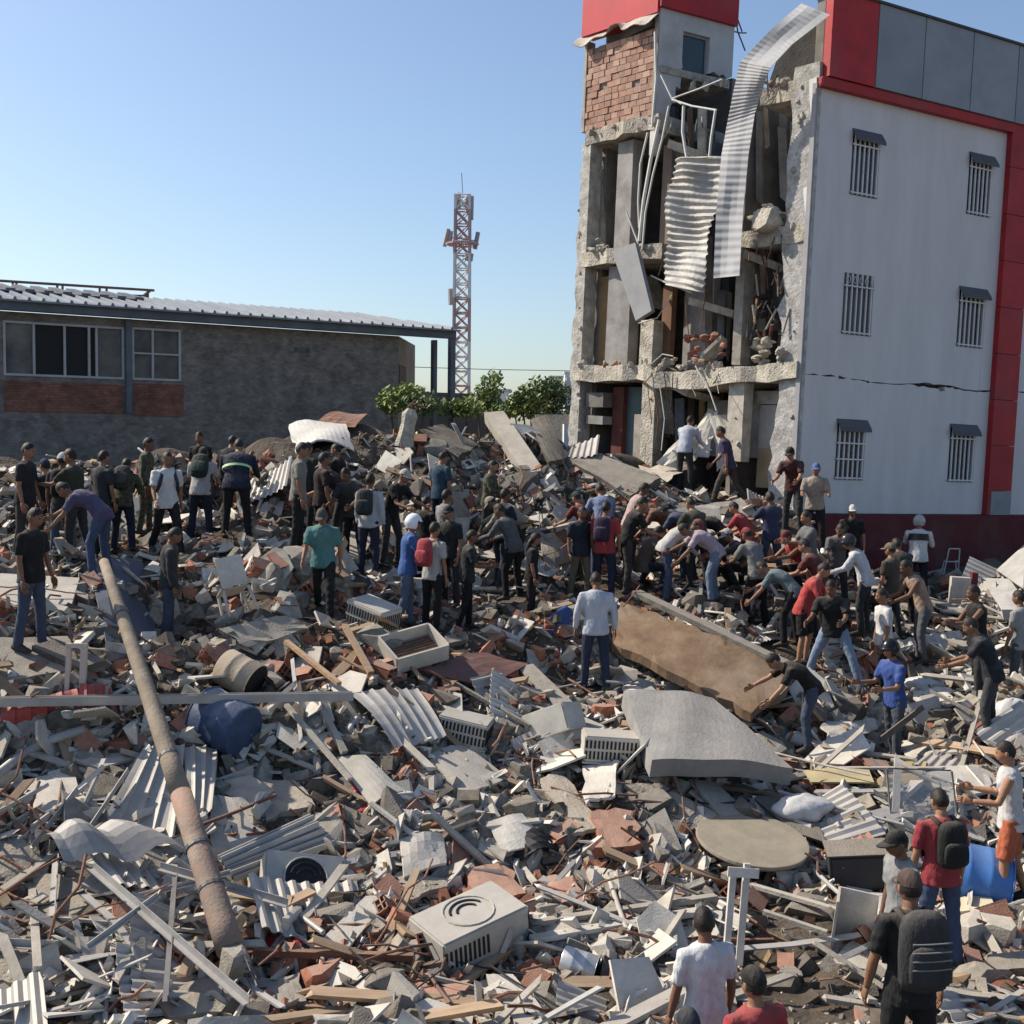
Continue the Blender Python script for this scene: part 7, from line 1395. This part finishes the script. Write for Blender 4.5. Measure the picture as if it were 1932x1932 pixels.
# fine fragments nobody could count
def fragments(name, n, smin, smax, flatness, mat, label, cat, zoff=.0, elong=1.0, avoid=.75, pw=2.2, clump=None, dirt=.96):
    pts = sample(n, avoid=avoid, clump=clump, dirt=dirt, pale=.65 if 'plaster' in name or 'strip' in name else 0); n = len(pts)
    C8 = np.array([(-1, -1, -1), (1, -1, -1), (1, 1, -1), (-1, 1, -1), (-1, -1, 1), (1, -1, 1), (1, 1, 1), (-1, 1, 1)], float) * .5
    V = C8[None] * (1 + rng.uniform(-.24, .24, (n, 8, 3))); sz = smin + (smax - smin) * rng.random(n) ** pw
    sc = np.stack([sz * rng.uniform(.8, 1.5, n) * elong, sz * rng.uniform(.6, 1.1, n), sz * rng.uniform(.35, .9, n) * flatness], 1); V = V * sc[:, None, :]
    u = rng.normal(size=(n, 4)); u[:, 0] += .6; u[:, 3] *= 3.0; u /= np.linalg.norm(u, axis=1)[:, None]; w, x, y, z = u.T
    R = np.stack([np.stack([1 - 2 * (y * y + z * z), 2 * (x * y - z * w), 2 * (x * z + y * w)], 1), np.stack([2 * (x * y + z * w), 1 - 2 * (x * x + z * z), 2 * (y * z - x * w)], 1), np.stack([2 * (x * z - y * w), 2 * (y * z + x * w), 1 - 2 * (x * x + y * y)], 1)], 1)
    V = np.einsum('nij,nkj->nki', R, V) + pts[:, None, :]; V[:, :, 2] += (sz * .12 + zoff)[:, None]
    F6 = np.array([(3, 2, 1, 0), (4, 5, 6, 7), (0, 1, 5, 4), (1, 2, 6, 5), (2, 3, 7, 6), (3, 0, 4, 7)]); F = (F6[None] + (np.arange(n) * 8)[:, None, None]).reshape(-1, 4)
    me = bpy.data.meshes.new(name); np_mesh(me, V.reshape(-1, 3), F, [mat]); at = me.attributes.new('tint', 'FLOAT', 'POINT'); at.data.foreach_set('value', np.repeat(rng.random(n), 8).astype(np.float32))
    o = bpy.data.objects.new(name, me); COL.objects.link(o); o['kind'] = 'stuff'; tag(o, label, cat); return o
FC = M('frag_concrete', (.31, .275, .23), (.165, .145, .12), 6, .95, .3, 60, var=.6, tint=True)
FP = M('frag_plaster', (.62, .58, .51), (.43, .395, .34), 6, .95, .2, 60, var=.35, tint=True)
FBk = M('frag_brick', (.35, .155, .098), (.25, .108, .07), 6, .95, .3, 60, var=.45, tint=True)
FD = M('frag_dark', (.14, .112, .085), (.07, .056, .043), 6, .95, .3, 60, var=.5, tint=True)
FW_ = M('frag_wood', (.36, .25, .15), (.24, .16, .1), 6, .9, .2, 60, var=.5, tint=True)
fragments('concrete_fragments', 13000, .035, .26, .8, FC, 'loose grey concrete fragments covering the whole heap', 'rubble', clump=(1.6, 31))
fragments('plaster_fragments', 9000, .035, .34, .28, FP, 'loose pale plaster fragments covering the whole heap', 'rubble', clump=(1.3, 32))
fragments('brick_fragments', 5000, .04, .22, .8, FBk, 'loose orange brick fragments scattered over the whole heap', 'rubble', clump=(1.2, 33))
fragments('dark_fragments', 8000, .04, .22, .6, FD, 'loose dark earthy fragments scattered over the whole heap', 'rubble', clump=(1.8, 34), pw=2.0)
fragments('gravel_fragments', 16000, .02, .07, .8, FC, 'fine gravel and dust crumbs covering the whole heap', 'gravel', clump=(1.0, 35), avoid=.4, dirt=.2)
fragments('splinter_fragments', 4000, .03, .08, .6, FW_, 'loose wood splinters scattered over the whole heap', 'splinters', elong=5.0, clump=(1.5, 36))
fragments('strip_fragments', 1800, .03, .07, .5, FP, 'loose pale slivers scattered over the whole heap', 'slivers', zoff=.03, elong=8.0, clump=(1.5, 37))
